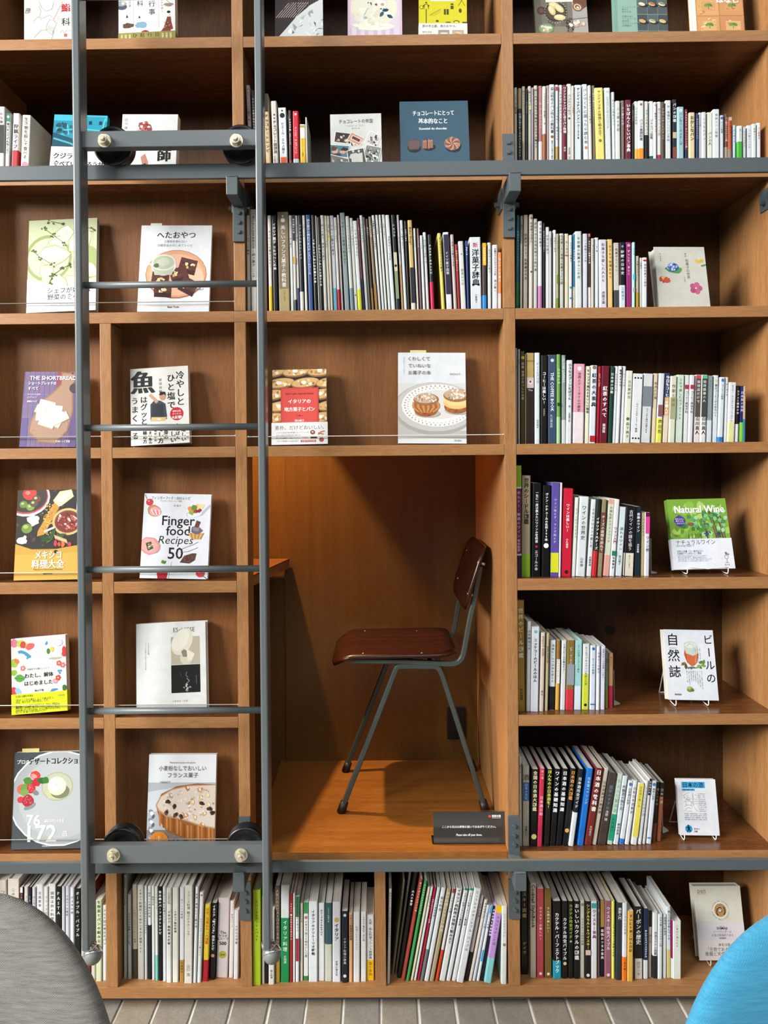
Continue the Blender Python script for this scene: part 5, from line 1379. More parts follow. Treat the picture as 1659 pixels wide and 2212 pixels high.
def c_empire(A):
    A.t('チョコレートの帝国', .50, .125, .092, '2c2a28', .012, maxw=.66); A.t('ジョエル・G・ブレナー', .5, .20, .035, '777'); A.t('笙 玲子 訳', .5, .245, .035, '777')
    def ph(cx, cy, w, h, rot, base, cols, n):
        c, q = math.cos(rot), math.sin(rot); k = A.w/A.h
        f = lambda x, y: (cx + x*c - y*q, cy + (x*q + y*c)*k)
        A.p([f(-w-.012, -h-.012), f(w+.012, -h-.012), f(w+.012, h+.012), f(-w-.012, h+.012)], 'f6f5f0'); A.p([f(-w, -h), f(w, -h), f(w, h), f(-w, h)], base)
        for _ in range(n):
            x, y = A.R.uniform(-w*.85, w*.7), A.R.uniform(-h*.85, h*.7); a = A.R.uniform(.02, .06)
            A.p([f(x, y), f(min(w, x+a), y+a*.2), f(min(w, x+a*.8), min(h, y+a)), f(x+a*.1, min(h, y+a*.8))], A.R.choice(cols))
    ph(.26, .40, .17, .10, .15, '3c2a28', ['e8dcd4', '1c1214', 'c8b0a8', '6a4a44'], 22)
    ph(.50, .48, .10, .06, -.1, '2c2020', ['f0e8dc', '6a4a40', 'b09080'], 10)
    ph(.49, .425, .13, .085, .5, 'd8a082', ['e4b498'], 4); ph(.50, .425, .085, .03, .5, '6a2420', ['8a4038'], 3)
    ph(.83, .43, .12, .125, .42, 'dcdcd8', ['f4f2ec', '4a3432', '8a6a66', 'b8b4b0'], 16)
    ph(.15, .62, .20, .115, .10, '4a8494', ['3a6a78'], 3); A.blob(.08, .61, .06, .07, 'e0a888'); A.blob(.06, .58, .06, .05, '5a3828'); A.blob(.27, .61, .07, .06, '2c1c1c'); A.blob(.24, .64, .07, .035, 'e2a88a'); A.r(.0, .66, .20, .70, '3a3450')
    ph(.15, .86, .20, .17, .28, '70706a', ['b8b8ae', '4a4a44', '92928a', '2c2c28', 'd0d0c6'], 46)
    ph(.80, .72, .145, .20, .22, '8a9088', ['eef0ec', '2c302c', '5a605a', 'c8ccc6', '141614'], 44)
    ph(.51, .755, .16, .18, -.17, '4c504c', ['565a56', '464a46'], 12)
    for x in (.45, .56): A.p([(x-.06, .68), (x+.06, .66), (x+.065, .84), (x-.035, .855)], 'd2d2c8'); A.e(x-.01, .635, .022, .028, 'd8d4c8'); A.p([(x-.06, .68), (x-.09, .75), (x-.05, .76)], 'd2d2c8'); A.p([(x, .85), (x+.03, .845), (x+.035, .90), (x+.01, .90)], 'b0aca0')
def c_blue(A):
    A.t('チョコレートにとって', .49, .165, .088, 'f2f4f4', .03, maxw=.60); A.t('基本的なこと', .48, .275, .092, 'f2f4f4', .03, maxw=.42); A.t('Essentiel du chocolat', .48, .375, .05, 'f2f4f4', .03, maxw=.40)
    A.blob(.20, .64, .10, .07, '131c24', 0, .05); A.p([(.115, .55), (.14, .53), (.27, .53), (.285, .55), (.285, .63), (.26, .66), (.13, .665), (.115, .64)], '5a4040'); A.p([(.12, .55), (.14, .535), (.265, .535), (.28, .555), (.275, .62), (.25, .645), (.135, .65), (.12, .63)], '6e5252')
    A.blob(.42, .63, .09, .06, '131c24', 0, .05); A.p([(.325, .54), (.47, .53), (.475, .64), (.32, .65)], '9a6c56'); A.p([(.325, .54), (.47, .53), (.472, .55), (.325, .56)], 'b0826a'); A.l([(.395, .52), (.392, .655)], .016, '54342a'); A.l([(.412, .52), (.410, .655)], .008, 'c49a80')
    A.blob(.77, .62, .12, .10, '16212a', 0, .05); A.e(.755, .585, .118, .105, 'a0705a')
    for i in range(13):
        a = i*.483; A.l([(.755+.02*math.cos(a), .585+.015*math.sin(a)), (.755+.07*math.cos(a+.5), .585+.058*math.sin(a+.5)), (.755+.112*math.cos(a+.8), .585+.094*math.sin(a+.8))], .011, ['d4a68a', '5a3428'][i % 2])
    A.t('ル・コルドン・ブルー', .48, .935, .045, '7a90a0', maxw=.34)
def c_chicory(A):
    A.r(0, 0, 1, .68, 'cbd3a8'); A.e(.30, .42, .34, .36, '98a662'); A.e(.30, .42, .30, .31, 'd2dab2'); A.e(.86, .48, .20, .26, 'a6b274')
    for x, y, ln, wd, rot, c in ((.44, .42, .36, .13, -1.8, 'eef0da'), (.50, .30, .34, .15, -1.35, 'f3f3e4'), (.30, .25, .26, .12, .2, 'f0f2e0'), (.60, .35, .42, .15, -.75, 'e9edd2'), (.56, .62, .36, .12, .9, 'eef0dc'), (.40, .58, .22, .10, 2.6, 'e4e8c8'), (.45, .60, .34, .14, 1.6, 'f0f0da'), (.20, .50, .26, .10, .9, 'dce4ba'), (.72, .50, .36, .11, .5, 'e6eaca'), (.12, .40, .50, .15, -.05, 'f5f5ea')): A.leaf(x-.012*math.cos(rot), y-.008*math.sin(rot), ln*1.05, wd*1.12, rot, 'a9b57c'); A.leaf(x, y, ln, wd, rot, 'd9dfb8'); A.leaf(x+.02*math.cos(rot), y+.015*math.sin(rot)-.012, ln*.86, wd*.66, rot, c)
    A.leaf(.20, .41, .36, .05, -.03, 'e6eace'); A.leaf(.48, .28, .26, .05, -1.3, 'e2e8c4'); A.leaf(.58, .62, .28, .05, .9, 'dfe5c0')
    for pts in ([(.22, .09), (.36, .17), (.52, .26)], [(.08, .34), (.18, .41), (.36, .49)], [(.38, .60), (.52, .53), (.62, .50)], [(.32, .70), (.36, .62)], [(.32, .02), (.50, .05)], [(.80, .08), (.95, .13)]):
        A.l(pts, .008, '5a5a2c')
        for x, y in pts:
            for _ in range(5): A.leaf(x+A.R.uniform(-.03, .03), y+A.R.uniform(-.015, .015), .035, .012, A.R.uniform(0, 6), A.R.choice(['4a5a24', '5c6a30', '38461c']))
    A.p([(0, .64), (.3, .70), (.5, .74), (1, .70), (1, 1), (0, 1)], 'e6e6e6'); A.e(.62, .90, .42, .07, 'd0d4d6'); A.e(.62, .89, .42, .065, 'eceeee')
    A.t('シェフが好きな', .30, .775, .092, '22231f', .01, al='l'); A.t('野菜の食べ方', .30, .845, .092, '22231f', .01, al='l'); A.t('レストラン 田代和久', .36, .92, .04, '555', al='l')
    A.v('シェフと農家から届いた皿', .93, .06, .30, .022, 'f4f4ec')
def c_oyatsu(A):
    A.t('へたおやつ', .50, .115, .112, '202020', .02, maxw=.66); A.t('小麦粉を使わない', .49, .19, .042, '555', maxw=.32); A.t('白崎茶会のはじめてレシピ', .49, .235, .042, '555', maxw=.50)
    A.e(.52, .57, .43, .36, 'a86a48'); A.e(.52, .565, .42, .345, 'dca27c'); A.e(.52, .575, .38, .305, 'e4b490'); A.e(.80, .62, .11, .16, 'ecc4a4')
    for x, y, r in ((.68, .47, .25), (.56, .57, -.25), (.30, .62, .1), (.70, .70, .5), (.34, .74, .05)):
        c, q = math.cos(r), math.sin(r); k = A.w/A.h; f = lambda a, b: (x + a*c - b*q, y + (a*q + b*c)*k)
        A.p([f(-.12, -.09), f(.12, -.09), f(.13, .12), f(-.11, .12)], '3c1a14'); A.p([f(-.12, -.10), f(.12, -.10), f(.12, .05), f(-.12, .06)], '5e2e26')
        A.k(12, x, y, .10, .06, .008, .022, ['54261e', '743c30', '3a1612']); A.k(8, x, y, .09, .05, .012, .026, ['e6d090', 'd8bc70', 'f0e2b4'])
    A.e(.34, .47, .175, .15, 'e8ebe2'); A.p([(.17, .44), (.51, .44), (.46, .58), (.22, .58)], 'bcc2a8'); A.e(.34, .435, .172, .12, 'd8dccc'); A.e(.34, .435, .15, .10, 'b4baa2'); A.blob(.34, .43, .10, .06, 'c4c9b4'); A.blob(.24, .47, .04, .03, '5a6a44'); A.l([(-.02, .44), (.20, .46)], .022, 'f0f0ea')
    A.t('Bean Tools', .5, .945, .035, '333', .02); A.t('白崎裕子', .92, .745, .035, '777', al='r')
def c_wagashi(A):
    A.v('和菓子の世界', .63, .20, .54, .068, '3a3a34'); A.v('事典', .61, .10, .18, .035, '3a3a34'); A.v('中山圭子', .11, .10, .26, .036, '4a4a44'); A.v('岩波書店', .55, .50, .60, .022, '666')
    A.leaf(.17, .36, .34, .075, .1, '4a9048'); A.leaf(.52, .36, .20, .06, 2.7, '5aa052'); A.e(.34, .34, .115, .085, '3a5a9c'); A.k(26, .34, .335, .10, .07, .015, .03, ['b8c8e8', '6a8ac8', 'dce6f6', '4a6cb0', '8aa4d8'])
    A.k(12, .14, .54, .07, .05, .03, .05, ['e0a050', 'd86840', 'e8c060', 'c84838']); A.blob(.20, .56, .07, .05, 'cf5a3c')
    A.e(.83, .24, .05, .032, 'e4c840', .4); A.e(.91, .235, .05, .032, 'dcbc38', -.4); A.l([(.90, .32), (1, .30)], .03, '6a8a4a')
    for i in range(5): a = i*1.257; A.e(.75+.065*math.cos(a), .69+.052*math.sin(a), .062, .055, ['c05a86', 'cc6a92', 'b84e7c'][i % 3], a)
    A.e(.75, .69, .022, .018, 'ecd0b0')
def c_short(A):
    for i in range(14): A.r(0, .075*i, 1, .075*i+.012, ['7a6a90', '8a5a74'][i % 2])
    for i in range(12): A.r(.09*i, 0, .09*i+.012, 1, ['6a5f92', '8a5468'][i % 2])
    A.r(.58, 0, .80, .36, '8a3444'); A.r(.0, .62, .12, 1, '5a4c80'); A.r(.86, .3, 1, 1, '5c4a78')
    for i in range(8): A.r(.58+.03*i, 0, .586+.03*i, .3, 'a04858')
    bd = '8c6a50'
    A.p([(.66, .0), (.90, .02), (.92, .12), (.86, .18), (.90, .30), (.92, .52), (.84, .80), (.64, .96), (.32, .94), (.14, .82), (.16, .66), (.34, .38), (.54, .26), (.66, .16)], bd); A.p([(.68, .02), (.88, .03), (.90, .12), (.83, .18), (.87, .30), (.89, .52), (.82, .78), (.62, .94), (.34, .92), (.17, .80), (.19, .66), (.37, .39), (.57, .27), (.68, .17)], 'a5826a')
    for i in range(9): A.l([(.20+.05*i, .80-.03*i), (.40+.05*i, .70-.01*i), (.55+.04*i, .50+.03*i)], .007, ['8a664e', 'b89880'][i % 2])
    A.e(.86, .02, .02, .02, '4a3428'); A.e(.92, .22, .10, .09, '3a2c34')
    for x, y, r in ((.44, .44, .25), (.38, .52, .4), (.58, .50, .1), (.60, .56, .25), (.40, .60, .05), (.58, .66, .45), (.70, .62, -.5), (.46, .68, .3)):
        c, q = math.cos(r), math.sin(r); k = A.w/A.h; f = lambda a, b: (x + a*c - b*q, y + (a*q + b*c)*k)
        A.p([f(-.145, -.065), f(.145, -.065), f(.145, .085), f(-.145, .085)], 'b8a888'); A.p([f(-.14, -.07), f(.14, -.07), f(.14, .068), f(-.14, .068)], 'e9dfcb')
        for i in range(4):
            for j in range(2): px_, py_ = f(-.09+.06*i, -.03+.05*j); A.e(px_, py_, .006, .006, 'c0b090', 0, 8)
    A.t('THE SHORTBREAD', .10, .082, .100, 'f4eef4', .03, al='l', maxw=.86); A.t('ショートブレッドの', .08, .155, .066, 'f4eef4', .02, al='l', maxw=.50); A.t('すべて', .08, .225, .066, 'f4eef4', .02, al='l')
    A.t('作り方から歴史、', .08, .305, .034, 'e8e0f0', al='l'); A.t('広がりまで', .08, .345, .034, 'e8e0f0', al='l'); A.t('齊藤まり子', .08, .40, .036, 'e8e0f0', .02, al='l'); A.t('全68レシピ掲載', .64, .925, .05, 'eee', al='l', maxw=.26)
def c_fish(A):
    A.t('魚', .215, .19, .42, '141414', .05); A.v('はグッと', .23, .365, .74, .145, '141414', .03); A.v('うまくなる', .075, .365, .93, .13, '141414', .03)
    A.v('冷やしと', .86, .06, .52, .15, '141414', .02); A.v('ひと塩で', .70, .09, .56, .145, '141414', .02); A.v('前田尚毅', .52, .14, .34, .055, '333')
    A.p([(.34, .48), (.42, .42), (.52, .44), (.60, .48), (.62, .62), (.62, .68), (.34, .68)], '3c4450'); A.p([(.38, .48), (.56, .48), (.58, .70), (.34, .70)], '2c3038'); A.e(.555, .385, .058, .068, 'c09478'); A.p([(.49, .36), (.52, .32), (.60, .325), (.615, .38), (.58, .355), (.52, .37)], '1c1818'); A.l([(.33, .35), (.42, .42), (.46, .46)], .055, 'c49a80'); A.l([(.58, .56), (.60, .64)], .05, '3c4450'); A.p([(.36, .645), (.62, .655), (.58, .70), (.34, .70)], 'd8b878'); A.p([(.42, .665), (.52, .67), (.50, .69)], 'efe8dc')
    A.e(.79, .62, .115, .115, 'c21e28'); A.t('情熱大陸', .79, .585, .036, 'fff'); A.t('ガッテン!', .79, .62, .036, 'fff'); A.t('大反響!', .79, .665, .055, 'fff', .03)
    for x, s_, y0, y1, z in ((.90, '味しい', .80, .98, .085), (.97, '日本一の', .76, .98, .05), (.72, '味しい', .76, .99, .10), (.80, 'たちばん', .74, .95, .075), (.60, '刺身の', .76, .94, .09), (.51, '食し方', .76, .99, .10), (.24, '見極め方', .76, .98, .075), (.33, 'うまい魚の', .78, .99, .06), (.42, '港だけの', .80, .98, .045)): A.v(s_, x, y0, y1, z, '1a1a1a', .02)
def c_italy(A):
    A.r(0, 0, 1, 1, '1c1613')
    for j in range(7):
        for i in range(3):
            x, y = (.02 if j % 2 else -.14) + .46*i, .03 + .155*j
            A.e(x+.13, y, .27, .105, '8a6034', -.12); A.e(x+.13, y-.008, .255, .085, 'cfa66a', -.12); A.k(12, x+.13, y, .20, .06, .015, .035, ['e4c890', 'b8884c', 'ecd8ac', '9a6c38']); A.e(x+.10, y-.01, .05, .035, 'f2e4d4'); A.e(x+.22, y+.01, .035, .03, 'ecd8c4')
    A.r(.155, .245, .855, .765, 'a8302c'); A.r(.165, .25, .845, .76, 'cf4a42'); A.l([(.18, .26), (.83, .26), (.83, .75), (.18, .75), (.18, .26)], .006, 'a8302c')
    A.t('dolci e pani regionali italiani', .5, .325, .05, '5a1414', .03, maxw=.52); A.t('イタリアの', .5, .43, .085, 'fbf2ee', .03); A.t('地方菓子とパン', .5, .535, .085, 'fbf2ee', .03, maxw=.56); A.r(.44, .617, .56, .622, '5a1414'); A.e(.5, .62, .012, .012, '5a1414'); A.t('須山雄子', .5, .685, .045, 'f6e8e4', .02)
def b_italy(A):
    A.t('素朴、だけどおいしい。', .50, .24, .088, '56504c', .0, maxw=.90)
    for y, s_ in ((.46, 'イタリア在住10年の料理ジャーナリストが、'), (.58, '北から南まで全国を食べ歩いた。'), (.70, '郷土の伝統菓子と郷土パンのルーツを探る。'), (.84, 'イタリア各地から94品を紹介!')): A.t(s_, .07, y, .032, '706a64', al='l', maxw=.60)
    A.r(.52, .80, .80, .90, 'a8423c'); A.t('お菓子好き必携', .66, .85, .035, 'f6e0dc')
    A.e(.74, .46, .045, .042, '7a4a34'); A.e(.74, .45, .02, .018, 'd8b090'); A.l([(.84, .56), (.90, .44), (.96, .42)], .025, 'c07848'); A.l([(.84, .50), (.94, .56)], .022, 'b86c40'); A.e(.90, .80, .045, .042, 'a0503c'); A.r(.70, .66, .82, .74, '3c2c26')
def c_choux(A):
    A.p([(0, .34), (1, .34), (1, 1), (0, 1)], 'd6d6d2'); A.r(0, .92, 1, 1, 'e0e2e2'); A.p([(0, .76), (.3, .84), (1, .86), (1, .95), (0, .93)], 'bcb8b2')
    A.e(.55, .62, .62, .40, 'a8a59e'); A.e(.56, .60, .60, .37, 'c4c2bc'); A.e(.58, .585, .53, .32, 'eceae6'); A.e(.60, .575, .40, .22, 'dcd8d2')
    for i in range(46):
        a = i*.1366; A.e(.58+.485*math.cos(a), .585+.215*math.sin(a), .014, .009, 'a8a49c', a, 8); A.e(.58+.44*math.cos(a+.07), .585+.193*math.sin(a+.07), .009, .007, 'b4b0a8', a, 8)
    for x, y, s_ in ((.41, .59, 1.0), (.86, .55, 1.05)):
        A.e(x+.02, y+.085*s_, .19*s_, .06*s_, 'b8aea2'); A.e(x, y+.045*s_, .175*s_, .105*s_, '9a5a30')
        A.k(18, x, y+.055*s_, .15*s_, .07*s_, .015, .03, ['b06e3c', '86481f', 'a86436'])
        if x < .6:
            A.e(x, y, .205*s_, .11*s_, 'b87438')
            for i in range(11): A.l([(x-.19+.036*i, y-.035), (x-.17+.034*i+.02*(i-5)/5, y+.02), (x-.10+.02*i, y+.07)], .020, ['d09254', '9c5c28'][i % 2])
        else: A.e(x, y, .19*s_, .10*s_, 'e6c078'); A.e(x, y-.012, .185*s_, .07*s_, 'f0d08c')
        A.e(x, y-.070*s_, .185*s_, .095*s_, '9a6a44'); A.e(x-.01, y-.082*s_, .165*s_, .075*s_, 'c8a88a'); A.k(46, x, y-.080*s_, .16*s_, .075*s_, .007, .018, ['f4f0ea', 'ece4da', 'd8c4b0', 'a87c58'])
    A.t('くわしくて', .15, .07, .068, '3c3a38', .0, al='l', maxw=.42); A.t('ていねいな', .15, .148, .068, '3c3a38', .0, al='l', maxw=.42); A.t('お菓子の本', .15, .226, .068, '3c3a38', .0, al='l', maxw=.42)
    A.v('菓子を識る人だけが教える', .085, .05, .25, .018, '777'); A.t('飯田あゆ子', .92, .24, .032, '777', al='r'); A.t('朝日書店', .92, .968, .026, '555', al='r')
def c_mexico(A):
    A.r(0, 0, 1, .66, '2a2420'); A.p([(0, .60), (.25, .66), (.5, .68), (.8, .64), (1, .62), (1, 1), (0, 1)], 'c69a3c'); A.p([(0, .72), (1, .70), (1, 1), (0, 1)], 'd0a648')
    A.k(30, .5, .35, .5, .5, .02, .05, ['3a302a', '1c1815', '4a3a30'])
    A.e(.14, .08, .37, .30, 'd8d4cc'); A.e(.14, .075, .34, .27, 'b84858'); A.e(.14, .07, .325, .25, '3a3228'); A.e(.19, .04, .11, .10, 'c83a30'); A.e(.16, .03, .04, .03, 'e88070')
    for x, y, c in ((.10, .16, '6a8a34'), (.21, .19, '7a9a3e'), (.26, .15, '5a4a38'), (.30, .10, '6a4434')): A.e(x, y, .065, .055, c); A.e(x-.015, y-.01, .025, .02, 'b4c878')
    A.p([(.56, .12), (.66, .02), (.84, .0), (.88, .08), (.70, .18), (.62, .20)], 'dccfa8'); A.p([(.58, .13), (.70, .05), (.86, .02), (.72, .14)], 'efe6c8')
    A.p([(.58, .14), (.66, .20), (.44, .50), (.33, .52), (.34, .46)], 'c08c34'); A.k(70, .50, .32, .10, .26, .008, .014, ['d8a848', 'a87428', 'e4bc60'])
    A.e(.80, .36, .24, .21, 'd8b070'); A.e(.80, .36, .205, .175, '6a4a30'); A.e(.80, .365, .19, .155, '7a2c28'); A.k(46, .80, .36, .17, .14, .012, .026, ['a84a40', 'd8988a', '5a1c1c', 'f0d8cc', 'c06a58']); A.l([(.88, .30), (1, .36)], .02, 'c8c4bc')
    A.k(9, .27, .34, .06, .05, .04, .06, ['efe8e4', 'dcd0cc', 'e4d8d8']); A.k(8, .10, .57, .05, .04, .04, .055, ['f0eae6', 'dcd4cc']); A.e(.17, .43, .085, .075, '6f8c34'); A.e(.15, .41, .04, .03, 'a4bc60')
    for x, y, r, c in ((.40, .58, -.5, '2c4a20'), (.48, .60, -.9, '38602a'), (.36, .52, .3, '24401a'), (.54, .56, -1.2, '2c5020'), (.60, .54, -.3, '30562a')): A.leaf(x, y, .20, .035, r, c)
    for i in range(9): A.leaf(.60+.022*i, .50+.006*i, .09, .010, 1.2, 'd8b488')
    A.l([(.44, .47), (.60, .42)], .03, 'e8e4dc'); A.blob(.62, .60, .025, .045, 'c83848'); A.blob(.74, .61, .03, .05, 'd8702c'); A.blob(.84, .61, .03, .03, 'c83a40'); A.blob(.68, .61, .025, .035, 'c05038')
    A.r(.93, .06, 1, .24, 'e4e0d4'); A.k(10, .96, .14, .03, .10, .012, .022, ['24406a', '3a7040'])
    A.t('メキシコ', .52, .725, .135, 'fbf8f0', .03, maxw=.40); A.t('料理大全', .52, .825, .135, 'fbf8f0', .03, maxw=.50); A.t('Viaje por la Gastronomía Mexicana', .52, .883, .032, '4a3810', maxw=.44); A.t('森山光司', .52, .928, .036, '3a2c10', .02)
def c_finger(A):
    k = '221a1c'
    A.t('フィンガーフード・50のレシピ', .40, .052, .052, '333', .01, maxw=.58); A.t('ひと口サイズのパーティー料理', .40, .088, .03, '666', maxw=.32); A.t('浜 裕子', .50, .142, .036, '555')
    A.t('Finger', .53, .315, .20, k, .012); A.t('food', .53, .435, .195, k, .012); A.t('Recipes', .51, .545, .17, k, -.002, shear=.2); A.t('50', .51, .70, .235, k, .012)
    A.l([(.01, .01), (.06, .10)], .008, '443a3a'); A.e(.085, .105, .055, .052, 'c83a44'); A.e(.07, .09, .018, .014, 'e88a90'); A.blob(.16, .205, .105, .085, 'b88a5a', .3, .05); A.blob(.18, .215, .09, .07, 'e2a0a0', .3, .06)
    for i in range(5): A.l([(.11+.03*i, .19+.012*(i % 2)), (.16+.02*i, .25)], .012, ['f2e8e0', 'c86a70'][i % 2])
    A.p([(.64, .235), (.70, .20), (.86, .22), (.98, .12), (1, .14), (.88, .25), (.74, .28), (.65, .265)], 'b8c0c8'); A.e(.76, .235, .105, .05, 'e6ebee', -.2)
    for x, y, c in ((.72, .215, '8ab03c'), (.78, .20, 'b83a3c'), (.82, .19, '8a2c34'), (.80, .15, 'e8c088'), (.86, .14, 'f0d8a0'), (.70, .175, 'e0953c'), (.75, .16, '6a8a40')): A.blob(x, y, .042, .04, c, .3)
    A.p([(.68, .46), (.92, .46), (.875, .535), (.73, .535)], 'c8995a')
    for i in range(8): A.l([(.69+.032*i, .462), (.735+.019*i, .532)], .011, ['e0b878', 'aa7a40'][i % 2])
    A.blob(.80, .43, .085, .055, '6a6470', 0, .2); A.blob(.80, .41, .05, .04, '8a8494'); A.p([(.77, .39), (.80, .31), (.86, .33), (.83, .40)], '6a3c2c')
    A.blob(.12, .62, .155, .125, 'd8908c', .3, .10); A.blob(.12, .62, .13, .10, 'e4a4a0', .3, .10); A.p([(.06, .59), (.14, .57), (.18, .65), (.10, .68)], '3a4438'); A.k(10, .12, .62, .04, .04, .008, .02, ['6a8a4a', '8a5a40', 'c8c0a8'])
    A.l([(.58, .66), (.66, .63), (.76, .60), (.84, .565)], .005, '555'); A.l([(.58, .69), (.70, .68), (.84, .63)], .005, '555')
    A.p([(.58, .81), (.64, .73), (.76, .70), (.82, .70), (.80, .78), (.72, .82)], '5a3a34'); A.k(14, .70, .765, .08, .05, .01, .022, ['6e4a42', '482c28'])
    A.p([(.20, .80), (.46, .80), (.42, 1), (.25, 1)], 'dfe3e6'); A.p([(.24, .90), (.42, .90), (.40, 1), (.265, 1)], 'bb2434'); A.leaf(.33, .83, .06, .025, -1.6, '5a9040'); A.leaf(.34, .83, .06, .022, -.9, '4a8034')
    A.e(.89, .93, .065, .06, 'cc3c48'); A.e(.87, .915, .02, .016, 'e88a90'); A.l([(.93, .96), (1, 1)], .008, '443a3a')
def c_natwine(A):
    A.r(0, 0, 1, 1, '7aa63a'); A.k(90, .5, .45, .55, .6, .03, .08, ['6a9a30', '8ab848', '5a8a2c', '9cc45a', '76a83c', 'a8cc6a'])
    A.k(30, .55, .80, .45, .14, .03, .06, ['b0a458', 'c8b870', '98a048', 'a09050'])
    for x0, x1, y1, wd in ((.58, .68, .97, .035), (.70, .88, .98, .05), (.84, .96, 1, .06), (.50, .54, .82, .022), (.42, .43, .76, .014), (.36, .37, .74, .012), (.30, .31, .72, .010)): A.l([(x0, .18 if wd > .03 else .5), ((x0+x1)/2-.01, .55), (x1, y1)], wd, '5a5038'); A.l([(x0+.01, .25 if wd > .03 else .52), (x1+.008, y1)], wd*.3, '8a8060')
    for _ in range(46): A.leaf(A.R.uniform(.15, .95), A.R.uniform(.18, .50), .085, .035, A.R.uniform(0, 6), A.R.choice(['5aa060', '7cc088', '4a8a48', '9cd0a0', '3c7a3c']))
    A.blob(.36, .36, .06, .03, '8a5a40'); A.k(14, .62, .50, .05, .04, .012, .02, ['3a3c6a', '4a4a7a']); A.k(10, .80, .52, .04, .04, .012, .02, ['3a3c6a'])
    A.t('Natural Wine', .53, .145, .175, 'f8faf4', .03, maxw=.84)
    for i in range(2): A.e(.175, .315, .095, .09, '4a3c94', i*.2, 16)
    for y, s_ in ((.285, '飲む人も、'), (.315, '醸す人も'), (.348, 'しあわせな')): A.t(s_, .175, y, .034, 'eee')
    A.t('いま飲みたい', .08, .915, .052, 'fbfbf2', .02, al='l', maxw=.24); A.t('生きたワインの造り手を訪ねて', .08, .965, .052, 'fbfbf2', .02, al='l', maxw=.52)
def b_natwine(A):
    A.t('ナチュラルワイン', .07, .12, .095, '3c4048', .0, al='l', maxw=.66); A.t('FESTIVIN 編 中濱潤子 文', .07, .23, .036, '555', al='l', maxw=.30)
    A.t('世界の12名醸・ワイン達が伝えたい', .07, .41, .040, '3a4870', .01, al='l', maxw=.44); A.t('生産者ワインがおいしい理由', .07, .48, .040, '3a4870', .01, al='l', maxw=.40)
    for y, s_ in ((.56, '自然の恵みを瓶詰めしたワインを求めて、'), (.615, '畑を訪ね聞き取り、醸造の現場を巡る。'), (.67, '日本から遠いヨーロッパの村々で聞いた造り手たちのことば。'), (.725, '造り手の想いと土地の味をお届けします。')): A.t(s_, .07, y, .028, '8088a0', al='l', maxw=.56)
    k = '555c66'; A.l([(.855, .57), (.86, .66), (.885, .69), (.91, .66), (.915, .57), (.855, .57)], .006, k); A.l([(.885, .69), (.885, .80)], .006, k); A.l([(.855, .80), (.915, .80)], .007, k); A.blob(.885, .50, .02, .025, '6a7480'); A.e(.92, .53, .013, .013, k); A.t('誠文堂', .88, .87, .028, '666')
def c_kaitai(A):
    for x, y, rx, ry, r, c in ((.06, .06, .07, .07, .2, 'e07a94'), (.20, .08, .10, .07, .4, 'b4d04c'), (.22, .09, .055, .06, 0, 'c8483c'), (.35, .12, .09, .06, -.3, 'd8605a'), (.24, .22, .13, .06, .5, '4a90b0'), (.20, .24, .09, .04, .4, 'f2ecec'), (.05, .32, .08, .08, 0, '9cc03c'), (.10, .30, .06, .04, .7, 'e07a4a'), (.04, .45, .06, .05, 0, '8ab83c'),
                            (.04, .70, .07, .08, 0, 'd8404a'), (.12, .70, .07, .05, .9, '8ab8d8'), (.23, .86, .16, .07, -.1, '7aa868'), (.23, .86, .13, .055, -.1, 'f0eee8'), (.54, .88, .16, .09, -.5, '8ac04a'), (.62, .88, .06, .06, 0, '4a9c50'), (.78, .78, .12, .12, .2, '4a86b8'), (.84, .80, .12, .10, .3, 'f0f0f2'), (.92, .94, .10, .05, 0, 'c8404a'), (.74, .94, .10, .05, 0, 'd86a80'), (.96, .70, .04, .06, 0, '3a6a38')): A.blob(x, y, rx, ry, c, r, .12)
    for x, y, c in ((.21, .40, 'c87878'), (.87, .37, 'c8584a'), (.94, .40, 'd86a70'), (.80, .60, 'e08aa4'), (.85, .56, 'c8402c')):
        for i in range(5): A.e(x+.03*math.cos(i*1.257), y+.022*math.sin(i*1.257), .022, .022, c)
        A.e(x, y, .014, .014, 'f0dcc0')
    A.leaf(.05, .52, .20, .07, .1, '5a9c3c'); A.l([(.05, .52), (.22, .54)], .008, '3a6c28'); A.e(.68, .20, .03, .05, '4a7a34'); A.e(.75, .18, .03, .05, 'd8c83c'); A.r(.72, .23, .92, .29, 'e6e2d6'); A.blob(.80, .30, .12, .02, 'a8b090'); A.blob(.87, .10, .08, .06, 'b8c8e0'); A.blob(.87, .10, .05, .04, 'e8eaf4'); A.p([(.62, .10), (.66, .06), (.67, .10), (.64, .12)], '2f98b0'); A.blob(.97, .22, .04, .10, 'c8383c')
    A.e(.88, .50, .02, .02, '4a98c8'); A.e(.90, .47, .02, .02, '4a98c8'); A.e(.86, .47, .02, .02, '4a98c8')
    A.t('狩猟女子の暮らしづくり', .49, .42, .037, '444', maxw=.44); A.t('わたし、解体', .50, .505, .088, '1c1c1c', .015, maxw=.54); A.t('はじめました', .49, .605, .088, '1c1c1c', .015, maxw=.54); A.t('畠山千春', .50, .705, .042, '333', .02)
